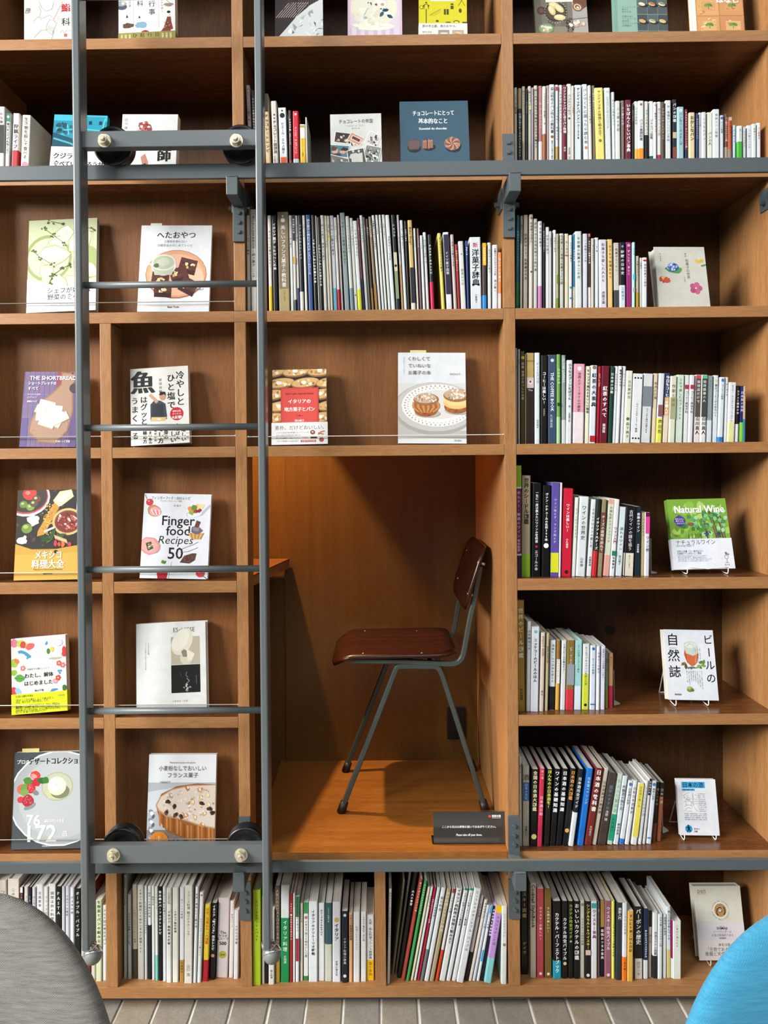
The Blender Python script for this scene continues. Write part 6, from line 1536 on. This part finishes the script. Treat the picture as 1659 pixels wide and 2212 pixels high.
def b_kaitai(A):
    for y, s_, z, mw in ((.12, '名文家から絶賛の声が続出!', .038, .32), (.30, '「命はここから来た」とこの本は言う。', .032, .70), (.40, '次は、私たちが「受け取る」番だ。', .046, .60), (.60, '誰かが殺した、その肉を食べて生きている。だからこそ知りたい。', .034, .80), (.68, '動物を殺し、皮を剥ぎ、肉にする。そのすべてを記した一冊です。', .034, .80), (.80, '自由を強い方へと変えるのは、きっと千春さんのような人。', .040, .80), (.89, '山に入り、命と暮らしを見つめなおす人たちへ', .032, .56)): A.t(s_, .07, y, .045, '3c4410', .01, al='l', maxw=mw)
    A.e(.90, .22, .062, .062, 'c8cc2c'); A.t('写真多数', .90, .22, .03, '3c4410')
def c_esq(A):
    A.t('ESqUISSE', .69, .085, .088, '3c3a38', .0, maxw=.31); A.r(.50, .165, .915, .475, 'a8a08a')
    A.p([(.50, .25), (.66, .165), (.915, .165), (.915, .475), (.50, .475)], 'b8b09a'); A.e(.66, .22, .14, .20, 'ddd8c6', .5); A.e(.64, .20, .10, .17, 'e8e4d6', .6); A.e(.72, .40, .09, .10, 'd4ceba', .3); A.blob(.70, .35, .05, .05, '8c846c'); A.p([(.72, .30), (.84, .36), (.80, .43), (.74, .44)], 'e4dfce')
    A.r(.50, .480, .915, .79, '1b1c1a'); A.l([(.72, .56), (.71, .60), (.74, .62)], .008, '7a7c74'); A.l([(.72, .63), (.76, .66), (.70, .70)], .010, '8c8e84'); A.k(16, .73, .74, .05, .05, .006, .016, ['b8bab0', '8c8e84', 'd8dad0']); A.l([(.86, .60), (.86, .70)], .014, '4a4c48'); A.l([(.63, .56), (.65, .62)], .006, '4a4c48')
    A.v('エスキスの料理', .175, .215, .35, .022, '666'); A.v('リシェスの瞬間から創造する料理の芸術', .135, .215, .52, .018, '888'); A.t('リオネル・ベカ', .62, .88, .032, '777')
def c_beer(A):
    k = '17161c'
    A.v('自然誌', .17, .03, .88, .25, k, .01); A.v('ビールの', .885, .045, .91, .20, k, .01)
    A.p([(.40, .27), (.66, .27), (.67, .36), (.63, .47), (.565, .515), (.50, .515), (.43, .47), (.38, .36)], 'b8502c'); A.p([(.42, .34), (.65, .34), (.62, .46), (.56, .505), (.50, .505), (.44, .46)], 'c8683c'); A.p([(.60, .36), (.65, .34), (.62, .46), (.58, .49)], 'e08a54')
    A.p([(.385, .24), (.40, .19), (.50, .165), (.61, .18), (.66, .24), (.665, .335), (.56, .375), (.42, .34)], 'c2ccc4'); A.e(.52, .225, .115, .055, 'd8e0d8'); A.l([(.44, .24), (.50, .20), (.58, .22), (.60, .30), (.56, .33)], .010, 'a4b0a6')
    A.e(.53, .535, .05, .012, '8a8a78'); A.l([(.53, .51), (.53, .535)], .03, '9a9a88')
    for x, y, r, c in ((.40, .47, 2.6, '8a5a3c'), (.42, .50, 3.4, '7a6a3c'), (.66, .48, -.4, '5a7a34'), (.70, .50, .3, '7a9a44'), (.74, .50, -1.2, '6a8a3c'), (.64, .50, .8, '4a6a2c'), (.40, .49, 1.6, '5a4a30'), (.70, .505, 2.6, '8aa854')): A.leaf(x, y, .11, .03, r, c)
    A.blob(.50, .545, .12, .012, '5a6058'); A.k(8, .50, .55, .12, .02, .008, .016, ['3a3a3a', '6a6a60'])
    for i in range(8): A.v(('ホップと酵母と麦芽と水', 'ビール造りの秘密に迫り', 'その香りと泡の科学を', 'たどる生物学者の', '愉快で奥深い本', '世界各地の味から', '人類との長い歴史まで', '語り尽くす一冊')[i], .70-.042*i, .585, .585 + (.26, .24, .20, .16, .14, .16, .20, .20)[i], .026, '555a64')
    A.v('ロブ・デサール', .70, .265, .42, .036, '333'); A.v('イアン・タッターソル', .655, .265, .47, .036, '333'); A.v('ニキリンコ・三中信宏 訳', .615, .27, .44, .024, '666')
    A.t('A Natural', .09, .265, .036, '9a9ca4', al='l'); A.t('History', .09, .295, .036, '9a9ca4', al='l'); A.t('of Beer', .09, .325, .036, '9a9ca4', al='l'); A.t('Rob DeSalle', .09, .585, .032, '9a9ca4', al='l'); A.t('Ian Tattersall', .09, .612, .032, '9a9ca4', al='l')
    A.e(.44, .855, .06, .045, '6f8c3c'); A.e(.44, .835, .055, .035, '8caa52'); A.e(.43, .83, .03, .02, 'a8c070'); A.blob(.49, .86, .03, .03, '5a7830'); A.t('勁草書房', .20, .925, .034, '444', .02)
def c_dessert(A):
    A.r(0, 0, 1, 1, '4a5156'); A.e(.66, .48, .72, .66, 'f0f1f1'); A.e(.665, .48, .705, .64, 'adb3b5'); A.e(.70, .48, .62, .55, 'b8bdbf'); A.r(0, .0, .01, 1, '3a4044')
    A.e(.64, .36, .23, .20, 'a9ad8c'); A.e(.64, .36, .215, .185, 'bcc0a8'); A.blob(.60, .44, .12, .06, 'c4c890'); A.e(.68, .41, .14, .10, '7c7f66'); A.e(.635, .355, .135, .13, 'dcd6c0'); A.e(.615, .335, .10, .09, 'f5f2e4'); A.k(12, .64, .33, .06, .06, .012, .026, ['d8d2b8', 'f8f6ea', 'cfc8ac'])
    for x, y, rx, ry, r, c in ((.32, .24, .075, .06, .3, 'd8423c'), (.30, .25, .05, .03, .5, 'f09a90'), (.34, .31, .06, .06, .8, 'c03038'), (.13, .38, .075, .075, .5, 'e06a5c'), (.25, .37, .075, .075, .4, 'cc3038'), (.27, .33, .05, .06, 0, 'c22a34'), (.12, .49, .055, .045, 0, 'd04048'), (.33, .42, .05, .035, .5, '7c8482'), (.25, .56, .09, .04, -.4, '888f8d'), (.22, .50, .085, .085, .3, 'ad2c3c')): A.blob(x, y, rx, ry, c, r, .08)
    A.k(20, .22, .50, .06, .06, .004, .007, ['e0a090']); A.k(16, .25, .37, .05, .05, .004, .007, ['f0a8a0'])
    for x, y, ln, wd, r, c in ((.14, .28, .15, .055, .3, '55863a'), (.34, .29, .16, .045, .1, '2f6430'), (.42, .27, .11, .05, .6, '3c7838'), (.12, .41, .13, .055, -1.0, '6f9a48'), (.10, .43, .14, .05, -.3, '7aa452')): A.leaf(x, y, ln, wd, r, c)
    A.t('プロの', .045, .098, .066, 'f4f6f6', .02, al='l'); A.t('デザートコレクション', .215, .095, .100, '17191a', .035, al='l', maxw=.80)
    A.t('76', .31, .70, .21, 'fcfcfc', .014, al='c'); A.t('店のスペシャルな', .47, .712, .048, 'f6f8f8', .02, al='l', maxw=.28); A.t('172', .44, .835, .32, 'fcfcfc', .014); A.t('品', .77, .845, .085, 'f0f2f2'); A.t('柴田書店', .50, .968, .026, 'e8eaea')
def c_tart(A):
    A.r(0, .0, 1, .42, 'dfe4e6'); A.r(0, .30, 1, 1, 'b4b8bc'); A.p([(0, .40), (.5, .34), (1, .36), (1, .5), (0, .62)], 'd0d6da'); A.p([(0, .8), (1, .8), (1, 1), (0, 1)], '7c7878')
    for i in range(12): A.e(.05+.02*(i % 3), .60+.03*i, .035, .022, ['8a92a0', 'eef2f4', '5c6472'][i % 3], i); 
    A.k(14, .62, .94, .3, .06, .02, .05, ['6a6666', '8a8686', '5a5656'])
    A.p([(.12, .54), (.20, .42), (.42, .34), (.72, .31), (1, .32), (1, .94), (.80, .92), (.52, .88), (.30, .82), (.20, .72)], '9a5c2c')
    for i in range(17):
        x = .17 + .052*i; y0 = .60 + .19*min(1, (i+1)/9) + .02*max(0, i-9)/7; y1 = .76 + .155*min(1, i/9)
        A.p([(x, y0-.04), (x+.028, y0-.035), (x+.034, y1), (x+.010, y1-.004)], ['b8763c', '8a4c20', 'c48448'][i % 3])
    A.p([(.12, .545), (.18, .45), (.34, .37), (.60, .33), (1, .32), (1, .79), (.78, .76), (.54, .70), (.28, .66), (.16, .60)], 'b89478'); A.p([(.14, .54), (.20, .45), (.36, .38), (.62, .34), (1, .33), (1, .775), (.78, .745), (.54, .685), (.30, .645), (.18, .59)], 'd9cabb')
    A.k(120, .62, .52, .40, .24, .008, .024, ['e8ddd2', 'c4ac96', 'f0e8e0', 'b09074', 'dccdbf'])
    for x, y, c in ((.40, .555, '4a342c'), (.58, .36, 'b07848'), (.76, .38, 'c89a68'), (.34, .44, 'b8988a'), (.78, .46, 'd8b888'), (.88, .44, 'e0c898'), (.66, .51, 'd8bc8c'), (.80, .52, '4a3028'), (.90, .54, 'e0c8a0'), (.96, .62, '3c2c26'), (.56, .65, 'c49058'), (.70, .67, 'd8b080'), (.50, .66, '5a4434'), (.84, .63, 'd0a878'), (.82, .745, 'c08c4c'), (.28, .62, '6a4c40'), (.42, .64, '6a3c2c'), (.92, .58, '4a3830'), (.30, .50, '4a3a34')): A.blob(x, y, .042, .03, c, A.R.random()*3, .25, 8); A.blob(x+.01, y-.006, .022, .014, 'efe2cc' if c > '8' else '2c1e1a', 1, .2, 7)
    A.t('Pâtisserie française sans gluten', .50, .085, .034, '6a6250', maxw=.38); A.t('小麦粉なしでおいしい', .50, .148, .078, '2e3032', -.002, maxw=.70); A.t('フランス菓子', .51, .222, .078, '2e3032', -.002, maxw=.45); A.t('大森由紀子', .17, .295, .032, '555', al='l')
    A.e(.185, .925, .145, .145, 'd8852c'); A.v('グルテンフリー', .235, .85, .96, .026, '5a2c08', .01); A.v('カタチになった', .185, .86, .98, .036, 'fbeedc', .02); A.v('はじめての', .135, .86, .94, .026, '5a2c08')
def c_sakebunko(A):
    A.r(.12, .05, .72, .16, '3a9ccc'); A.t('日本の酒', .42, .105, .135, '153a58', .012, maxw=.56); A.r(.12, .175, .45, .21, '3a9ccc'); A.t('坂口謹一郎', .285, .192, .05, '153a58')
    k = '777d84'
    A.r(.13, .245, .48, .585, 'ececee')
    for pts in ([(.13, .30), (.22, .27), (.30, .245)], [(.38, .25), (.38, .48)], [(.40, .25), (.40, .48)], [(.16, .30), (.20, .36), (.30, .38), (.36, .34)], [(.14, .42), (.20, .39), (.34, .40), (.38, .44)], [(.15, .50), (.22, .46), (.32, .47), (.36, .50)], [(.20, .40), (.20, .48)], [(.34, .40), (.34, .48)], [(.18, .54), (.26, .51), (.34, .53)], [(.40, .50), (.48, .58)], [(.44, .27), (.48, .30)], [(.42, .36), (.48, .36)], [(.42, .40), (.48, .40)], [(.42, .44), (.48, .44)], [(.14, .34), (.18, .33)], [(.22, .31), (.28, .30)], [(.13, .57), (.20, .56)], [(.22, .575), (.34, .57)], [(.24, .33), (.30, .34), (.28, .37), (.23, .36), (.24, .33)]): A.l(pts, .008, k)
    for i, s_ in enumerate(('古い文明は必ず', '麗わしい酒。', 'を持つ。すぐれ', 'た文化のみが、', '人間の感覚を洗', '練し美化し豊富', 'にすることがで', 'き、誇りうる酒', 'を生み出す。よ', 'い酒は文化の')): A.t(s_, .52, .265+.034*i, .033, '777d84', al='l', maxw=.19)
    for i, s_ in enumerate(('杯を傾け、芳香の花を語る。「さけ」の話題。', '「お酒造り」帖、日本の伝統の技のことばが味。', '醸造学の大いなる、醸酒学者、自伝の書。', '日本の酒造りの歩みを伝える。(解説・小泉武夫)')): A.t(s_, .14, .62+.034*i, .033, '777d84', al='l', maxw=.57)
    A.e(.22, .885, .09, .09, '2f94cc'); A.p([(.20, .84), (.24, .84), (.25, .89), (.27, .93), (.25, .94), (.22, .90), (.19, .95), (.17, .94), (.20, .89)], '12202c'); A.e(.215, .825, .018, .018, '12202c'); A.l([(.16, .86), (.26, .87)], .02, '12202c'); A.t('青945-1', .35, .885, .05, '555', al='l'); A.t('文庫', .35, .93, .045, '3a2c24', .03, al='l')
def c_pen(A):
    A.t('pen', .085, .062, .125, 'a08050', .012, al='l'); A.t('BOOKS', .125, .105, .042, '8a7c60', al='l')
    for i in range(16):
        a = i*.3927; A.e(.535+.115*math.cos(a), .33+.083*math.sin(a), .035, .035, 'f0ece0')
    for i in range(16):
        a = i*.3927; A.e(.535+.098*math.cos(a), .33+.070*math.sin(a), .034, .034, 'b08a58')
    A.e(.535, .33, .115, .112, 'b08a58')
    for sgn in (-1, 1):
        for i in range(7): a = -.5+.25*i; A.leaf(.535+sgn*.085*math.cos(a*.9), .335+.062*math.sin(a), .035, .012, -1.2*sgn+a, '4a3020')
    A.e(.525, .315, .038, .036, '1c1614'); A.e(.525, .325, .03, .03, 'e6dcc8'); A.e(.515, .322, .008, .008, '1c1614'); A.e(.536, .322, .008, .008, '1c1614'); A.p([(.51, .335), (.54, .335), (.545, .355), (.51, .352)], 'e6dcc8'); A.l([(.54, .35), (.57, .345), (.575, .33)], .008, '1c1614'); A.l([(.50, .365), (.56, .345)], .008, '1c1614')
    for i, ch in enumerate('SALON DE SHIMAJI'):
        a = math.pi*(1.18) + i*(math.pi*.0430*1.05)*1.0
        a = -math.pi + .28 + i*(math.pi-.56)/15
        A.t(ch, .535+.175*math.cos(a), .33+.126*math.sin(a), .03, '6a624e')
    for i, ch in enumerate('SINGLE MALT STORIES'):
        a = math.pi - .18 - i*(math.pi-.36)/18
        A.t(ch, .535+.175*math.cos(a), .33+.126*math.sin(a), .03, '6a624e')
    A.r(0, .50, 1, .73, 'd3d0d8'); A.r(0, .73, 1, 1, 'dad7d2')
    A.t('salon de', .53, .545, .035, '4a4a60', shear=.2); A.t('SHIMAJI', .53, .572, .068, '1c1c2c', .03, maxw=.37); A.t('バーカウンターは', .53, .620, .055, '333', maxw=.38); A.t('人生の勉強机である', .53, .665, .055, '333', maxw=.46); A.t('島地勝彦', .53, .705, .036, '444', .02)
    A.t('タモリ氏', .55, .795, .065, '222', .03); A.t('「圧巻である', .20, .855, .085, '333', al='l', maxw=.42); A.t('悪魔と天使', .13, .915, .085, '333', al='l', maxw=.42)
none = lambda A: None
Z1, Z2, Z3, Z4, Z5, Z6, Z7, Z8 = (LV(k) for k in range(1, 9))
FB = []
top = 'book covers on the top shelf'
lad_ = 'recipe covers in the shallow cubbyholes'
# top shelf: the upper part of each cover is outside the frame
facebook('cream book with a pencil figure drawing and a red character, on the top shelf', 52, 160, -85, 84, Z1, 0.030, 8, .018, 'dcd9cf', c_sushi, group=top)
facebook('white book with three small court figures and an olive paper band, top shelf', 256, 379, -92, 80, Z1, 0.030, 8, .024, 'e4e4e2', c_annual, group=top, band=(.115, '948a4c', b_annual), bind='r')
facebook('dark chocolate book with crumpled silver foil across its cover, top shelf', 594, 698, -100, 77, Z1, 0.030, 8, .016, '2a2022', c_choco, group=top)
facebook('pink-striped book with daisies on a cream oval, on the top shelf', 751, 869, -95, 74, Z1, 0.030, 8, .016, 'e4dce6', c_flower, group=top)
facebook('yellow book with small line drawings over a white band, top shelf', 905, 1009, -85, 72.5, Z1, 0.030, 8, .016, 'd9cf1e', c_yellow, group=top, band=(.20, 'e9e8e2', b_yellow))
facebook('dark book with rolled cake and pastries on plates, top shelf', 1158, 1272, -92, 69, Z1, 0.030, 8, .015, '5a544c', c_bread, lean=-10, group=top)
facebook('teal book with a grid of small sandwiches on grey, top shelf', 1329, 1444, -85, 67, Z1, 0.030, 8, .020, '86aa9c', c_teal, lean=-6, group=top)
facebook('orange book of wrapped cookies with green leaves, top shelf', 1497, 1610, -92, 66, Z1, 0.030, 8, .018, 'cc9058', c_orange, lean=-10, group=top, bind='r')
# behind the upper track
facebook('teal harbour-photo book with a wide white band, behind the ladder crossbar', 106, 222, 251, 376, Z2, 0.020, 8, .016, '1f8aa2', c_whale, lean=12, bind='r', band=(.46, 'eef0f0', b_whale), group='book covers behind the upper track')
facebook('white book with a dark red animal drawing, behind the ladder crossbar', 258, 379, 248, 373, Z2, 0.020, 8, .024, 'e9e8e4', c_hunt, lean=7, bind='r', group='book covers behind the upper track')
facebook('white book with a collage of old photographs, chocolate shelf', 715, 826, 247, 371, Z2, 0.030, 6, .026, 'e2e3de', c_empire, lean=-2, bind='l', group='book covers behind the upper track')
facebook('dark blue textured book with three chocolates on its cover', 866, 1016, 219, 369, Z2, 0.045, 10, .022, '34586c', c_blue, lean=-3, bind='l', group='book covers behind the upper track')
# shallow cubbyholes
facebook('white book with pale chicory leaves on its cover, behind a wire', 57, 207, 476.5, 676, Z3, 0.014, 9, .016, 'e4e6e6', c_chicory, lean=6, bind='l', group=lad_)
facebook('white book with brownies and a green drink on a plate', 296, 451, 488, 672.5, Z3, 0.014, 9, .010, 'e6e9ea', c_oyatsu, lean=10, bind='l', group=lad_, tabs=[(.12, .16, 'e8e8e4')])
facebook('plaid purple book with shortbread fingers on a wooden board', 41.5, 163, 804.5, 966.5, Z4, 0.014, 9, .012, '6d5c8a', c_short, lean=13, bind='l', group=lad_)
facebook('white book with huge black lettering and a cook at work', 283, 410, 797, 966, Z4, 0.014, 9, .020, 'e6e4dc', c_fish, lean=-2, bind='r', group=lad_)
facebook('book of stacked almond biscuits with a red label and white band', 588.5, 706.5, 799, 964.5, Z4, 0.014, 9, .014, 'c8b898', c_italy, lean=0, bind='l', band=(.292, 'e3e2e0', b_italy), group=lad_)
facebook('white book with two cream puffs on a lace doily', 860, 1008, 763, 962, Z4, 0.014, 9, .012, 'e2e6e8', c_choux, lean=0, bind='l', group=lad_, tabs=[(.18, .24, 'e0dca0')])
facebook('book of vegetables and salsa above a mustard-yellow lower third', 29.5, 170, 1059, 1256.5, Z5, 0.014, 8, .018, 'b98f3a', c_mexico, lean=9, bind='l', group=lad_)
facebook('white book with canapes around large black English words', 301.5, 448, 1069, 1255, Z5, 0.014, 8, .012, 'e4e7ec', c_finger, lean=11, bind='l', group=lad_)
facebook('white book with painted flowers and animals over a yellow band', 26.5, 146, 1380, 1547.5, Z6, 0.014, 8, .020, 'e6e6de', c_kaitai, lean=-3, bind='r', band=(.265, 'd7de1c', b_kaitai), group=lad_)
facebook('plain white book with a beige and black square picture', 295, 447, 1348, 1547, Z6, 0.014, 8, .026, 'e4e5e2', c_esq, lean=-1, bind='l', group=lad_, hard=True)
facebook('dark grey book with strawberries and an ice-cream scoop on a plate', 23.5, 174, 1626, 1837, Z7, 0.014, 8, .016, '444b50', c_dessert, lean=8, bind='l', group=lad_, tabs=[(.09, .25, 'e0d890')])
facebook('white book with a sugared nut tart and an orange spot', 315.5, 463, 1630, 1838, Z7, 0.014, 8, .012, 'dde2e4', c_tart, lean=7, bind='l', group=lad_)
facebook('cream hardcover with small painted sweets, leaning on the wagashi shelf', 1425, 1540, 533, 661, Z3, 0.030, 9, .030, 'd9d8cc', c_wagashi, lean=-11, bind='r', yaw=.10, hard=True, group='covers shown beside the rows of spines')

# books on wire stands
def stand(bk, w, h, a, th, cross, fr, label):
    o = empty('wire_book_stand', bk.location.copy()); o.location.z -= 0.0
    z0 = STZ; o.location.z = z0; o.rotation_euler.z = bk.rotation_euler.z
    dz = bk.location.z - z0
    tg = math.tan(a); ty = th/math.cos(a) + 0.002
    def pt(x, y, z): return Vector((x, y, z))
    tops = []
    for i, f in enumerate(fr):
        x = f*w; zt_ = min(0.6*h, 0.09)
        path = [pt(x, -0.010, 0.017), pt(x, -0.011, 0.008), pt(x, -0.007, 0.0022), pt(x, 0.0, 0.0022), pt(x, ty*0.6, 0.0026), pt(x, ty + 0.004, 0.0045), pt(x, ty + 0.007 + tg*zt_, zt_), pt(x, ty + tg*zt_ + 0.014, zt_-0.002), pt(x, ty + tg*zt_ + 0.050, 0.006), pt(x, ty + tg*zt_ + 0.054, 0.0018)]
        MB().tube(smooth(path, 2), 0.0014, 8).obj('side_wire', M_WWIRE, o, True); tops.append(path)
    MB().tube([tops[0][-1], tops[1][-1]], 0.0014, 8).obj('foot_wire', M_WWIRE, o, True)
    MB().tube([tops[0][6]+Vector((0, 0.0, 0.001)), tops[1][6]+Vector((0, 0.0, 0.001))], 0.0014, 8).obj('back_wire', M_WWIRE, o, True)
    if cross:
        a0, a1 = tops[0][0], tops[1][0]
        MB().tube([a0, a0*.9+a1*.1+Vector((0, 0, .002)), a0*.5+a1*.5-Vector((0, 0, .002)), a0*.1+a1*.9+Vector((0, 0, .002)), a1], 0.0014, 8).obj('front_wire', M_WWIRE, o, True)
    tag(o, label, 'book stand', 'wire stands holding single books')
def on_stand(label, slabel, x0, x1, yt, yb, z, tilt, th, col, art, lean, bind, cross, fr, **kw):
    global STZ
    STZ = z
    bk, w, h, a = facebook(label, x0, x1, yt, yb, z, kw.pop('Y0', None), tilt, th, col, art, lean=lean, bind=bind, lift=0.0062, group='covers shown beside the rows of spines', **kw)
    stand(bk, w, h, a, th, cross, fr, slabel)
on_stand('green vineyard-photo book with a white lower band, on a wire stand', 'white wire stand under the green vineyard book', 1458, 1587, 1079, 1238, Z5, 14, .020, '6f9c38', c_natwine, -18, 'l', True, (.18, .86), band=(.43, 'e4e8f0', b_natwine), Y0=0.045)
on_stand('white book with a glass of amber beer on its cover, on wire feet', 'small wire stand under the beer-glass book', 1444, 1553, 1362, 1519, Z6, 14, .024, 'e0e5ec', c_beer, -11, 'r', False, (.12, .76))
on_stand('small white paperback with a blue title panel, on a wire stand', 'white wire stand behind the small paperback with a blue panel', 1470, 1555, 1684, 1808, Z7, 13, .012, 'e2e5ea', c_sakebunko, -9, 'l', False, (.06, .86))
on_stand('pale hardcover with a round bronze emblem, on the bottom shelf', 'white wire stand under the pale hardcover with an emblem', 1511, 1614, 1914, 2079, Z8, 12, .026, 'd8d8cc', c_pen, -14, 'r', False, (.2, .8), hard=True)

# white metal bookends at the ends of three rows
def bookend(px, py, z, label):
    p = PZ(px, py, z); p.x += 0.0012; o = empty('bookend', p)
    MB().prism([(0.0, 0.0), (0.018, 0.010), (0.020, 0.016), (0.006, 0.058), (0.0, 0.058)], 0.0001, 0.001).obj('foot_plate', M_BOOKEND, o)
    MB().bbox(0.0, 0.0009, 0.002, 0.058, 0.0010, 0.088, 0.0003).obj('upright_plate', M_BOOKEND, o)
    tag(o, label, 'bookend', 'metal bookends')
bookend(1406, 1239, Z5, 'cream metal bookend at the end of the wine row')
bookend(1326, 1524, Z6, 'cream metal bookend at the end of the beer row')
bookend(1431, 1800, Z7, 'cream metal bookend at the end of the sake row')

# acrylic sign at the mouth of the alcove
s0, s1 = PZ(936, 1825, Z7), PZ(1096, 1826, Z7)
sg = empty('acrylic_sign', ((s0.x+s1.x)/2, s0.y, Z7)); tag(sg, 'small black acrylic sign with white lettering on the alcove floor', 'sign')
sw, sh = (s1.x-s0.x), 0.078
tl = Matrix.Rotation(math.radians(-8), 4, 'X')
h_ = MB().bbox(-sw/2-0.002, sw/2+0.002, 0.0012, 0.0040, 0.001, sh+0.002, 0.0006).obj('acrylic_panel', M_CLEAR, sg); h_.rotation_euler.x = math.radians(-8)
M_CARD, nt_, b_ = new_mat('glossy_black_card'); b_.inputs['Base Color'].default_value = lin('3a3734'); b_.inputs['Roughness'].default_value = 0.10  # black card greyed in its base colour to stand for reflected light
n_ = noise_of(nt_, 300.0); bump(nt_, b_, n_.outputs['Fac'], 0.02, 0.0002)
cd = MB().box(-sw/2+0.001, sw/2-0.001, 0.0, 0.0009, 0.003, sh).obj('black_card', M_CARD, sg); cd.rotation_euler.x = math.radians(-8)
fl = Flat(sw, sh); A = Art(fl)
A.t('ここから先はお履物を脱いでおあがりください。', .49, .46, .0345, 'f4f4f2', .03, maxw=.74); A.t('Please take off your shoes.', .49, .70, .040, 'f4f4f2', .03, maxw=.35)
for i in range(5): A.e(.775+.010*math.cos(i*1.257-1.57), .145+.021*math.sin(i*1.257-1.57), .010, .010, 'd85a5e', 0, 10)
A.e(.775, .145, .005, .005, '8a2c30', 0, 8); A.t('箱根本箱', .865, .135, .032, 'f4f4f2', .05, maxw=.12); A.r(.805, .185, .925, .20, 'd8d8d6')
po = fl.emit('sign_lettering', cd, -0.0001, -sw/2)
MB().bbox(-sw/2-0.002, sw/2+0.002, 0.0045, 0.045, 0.0, 0.0018, 0.0004).obj('acrylic_foot', M_CLEAR, sg)
po.location.z = 0.0
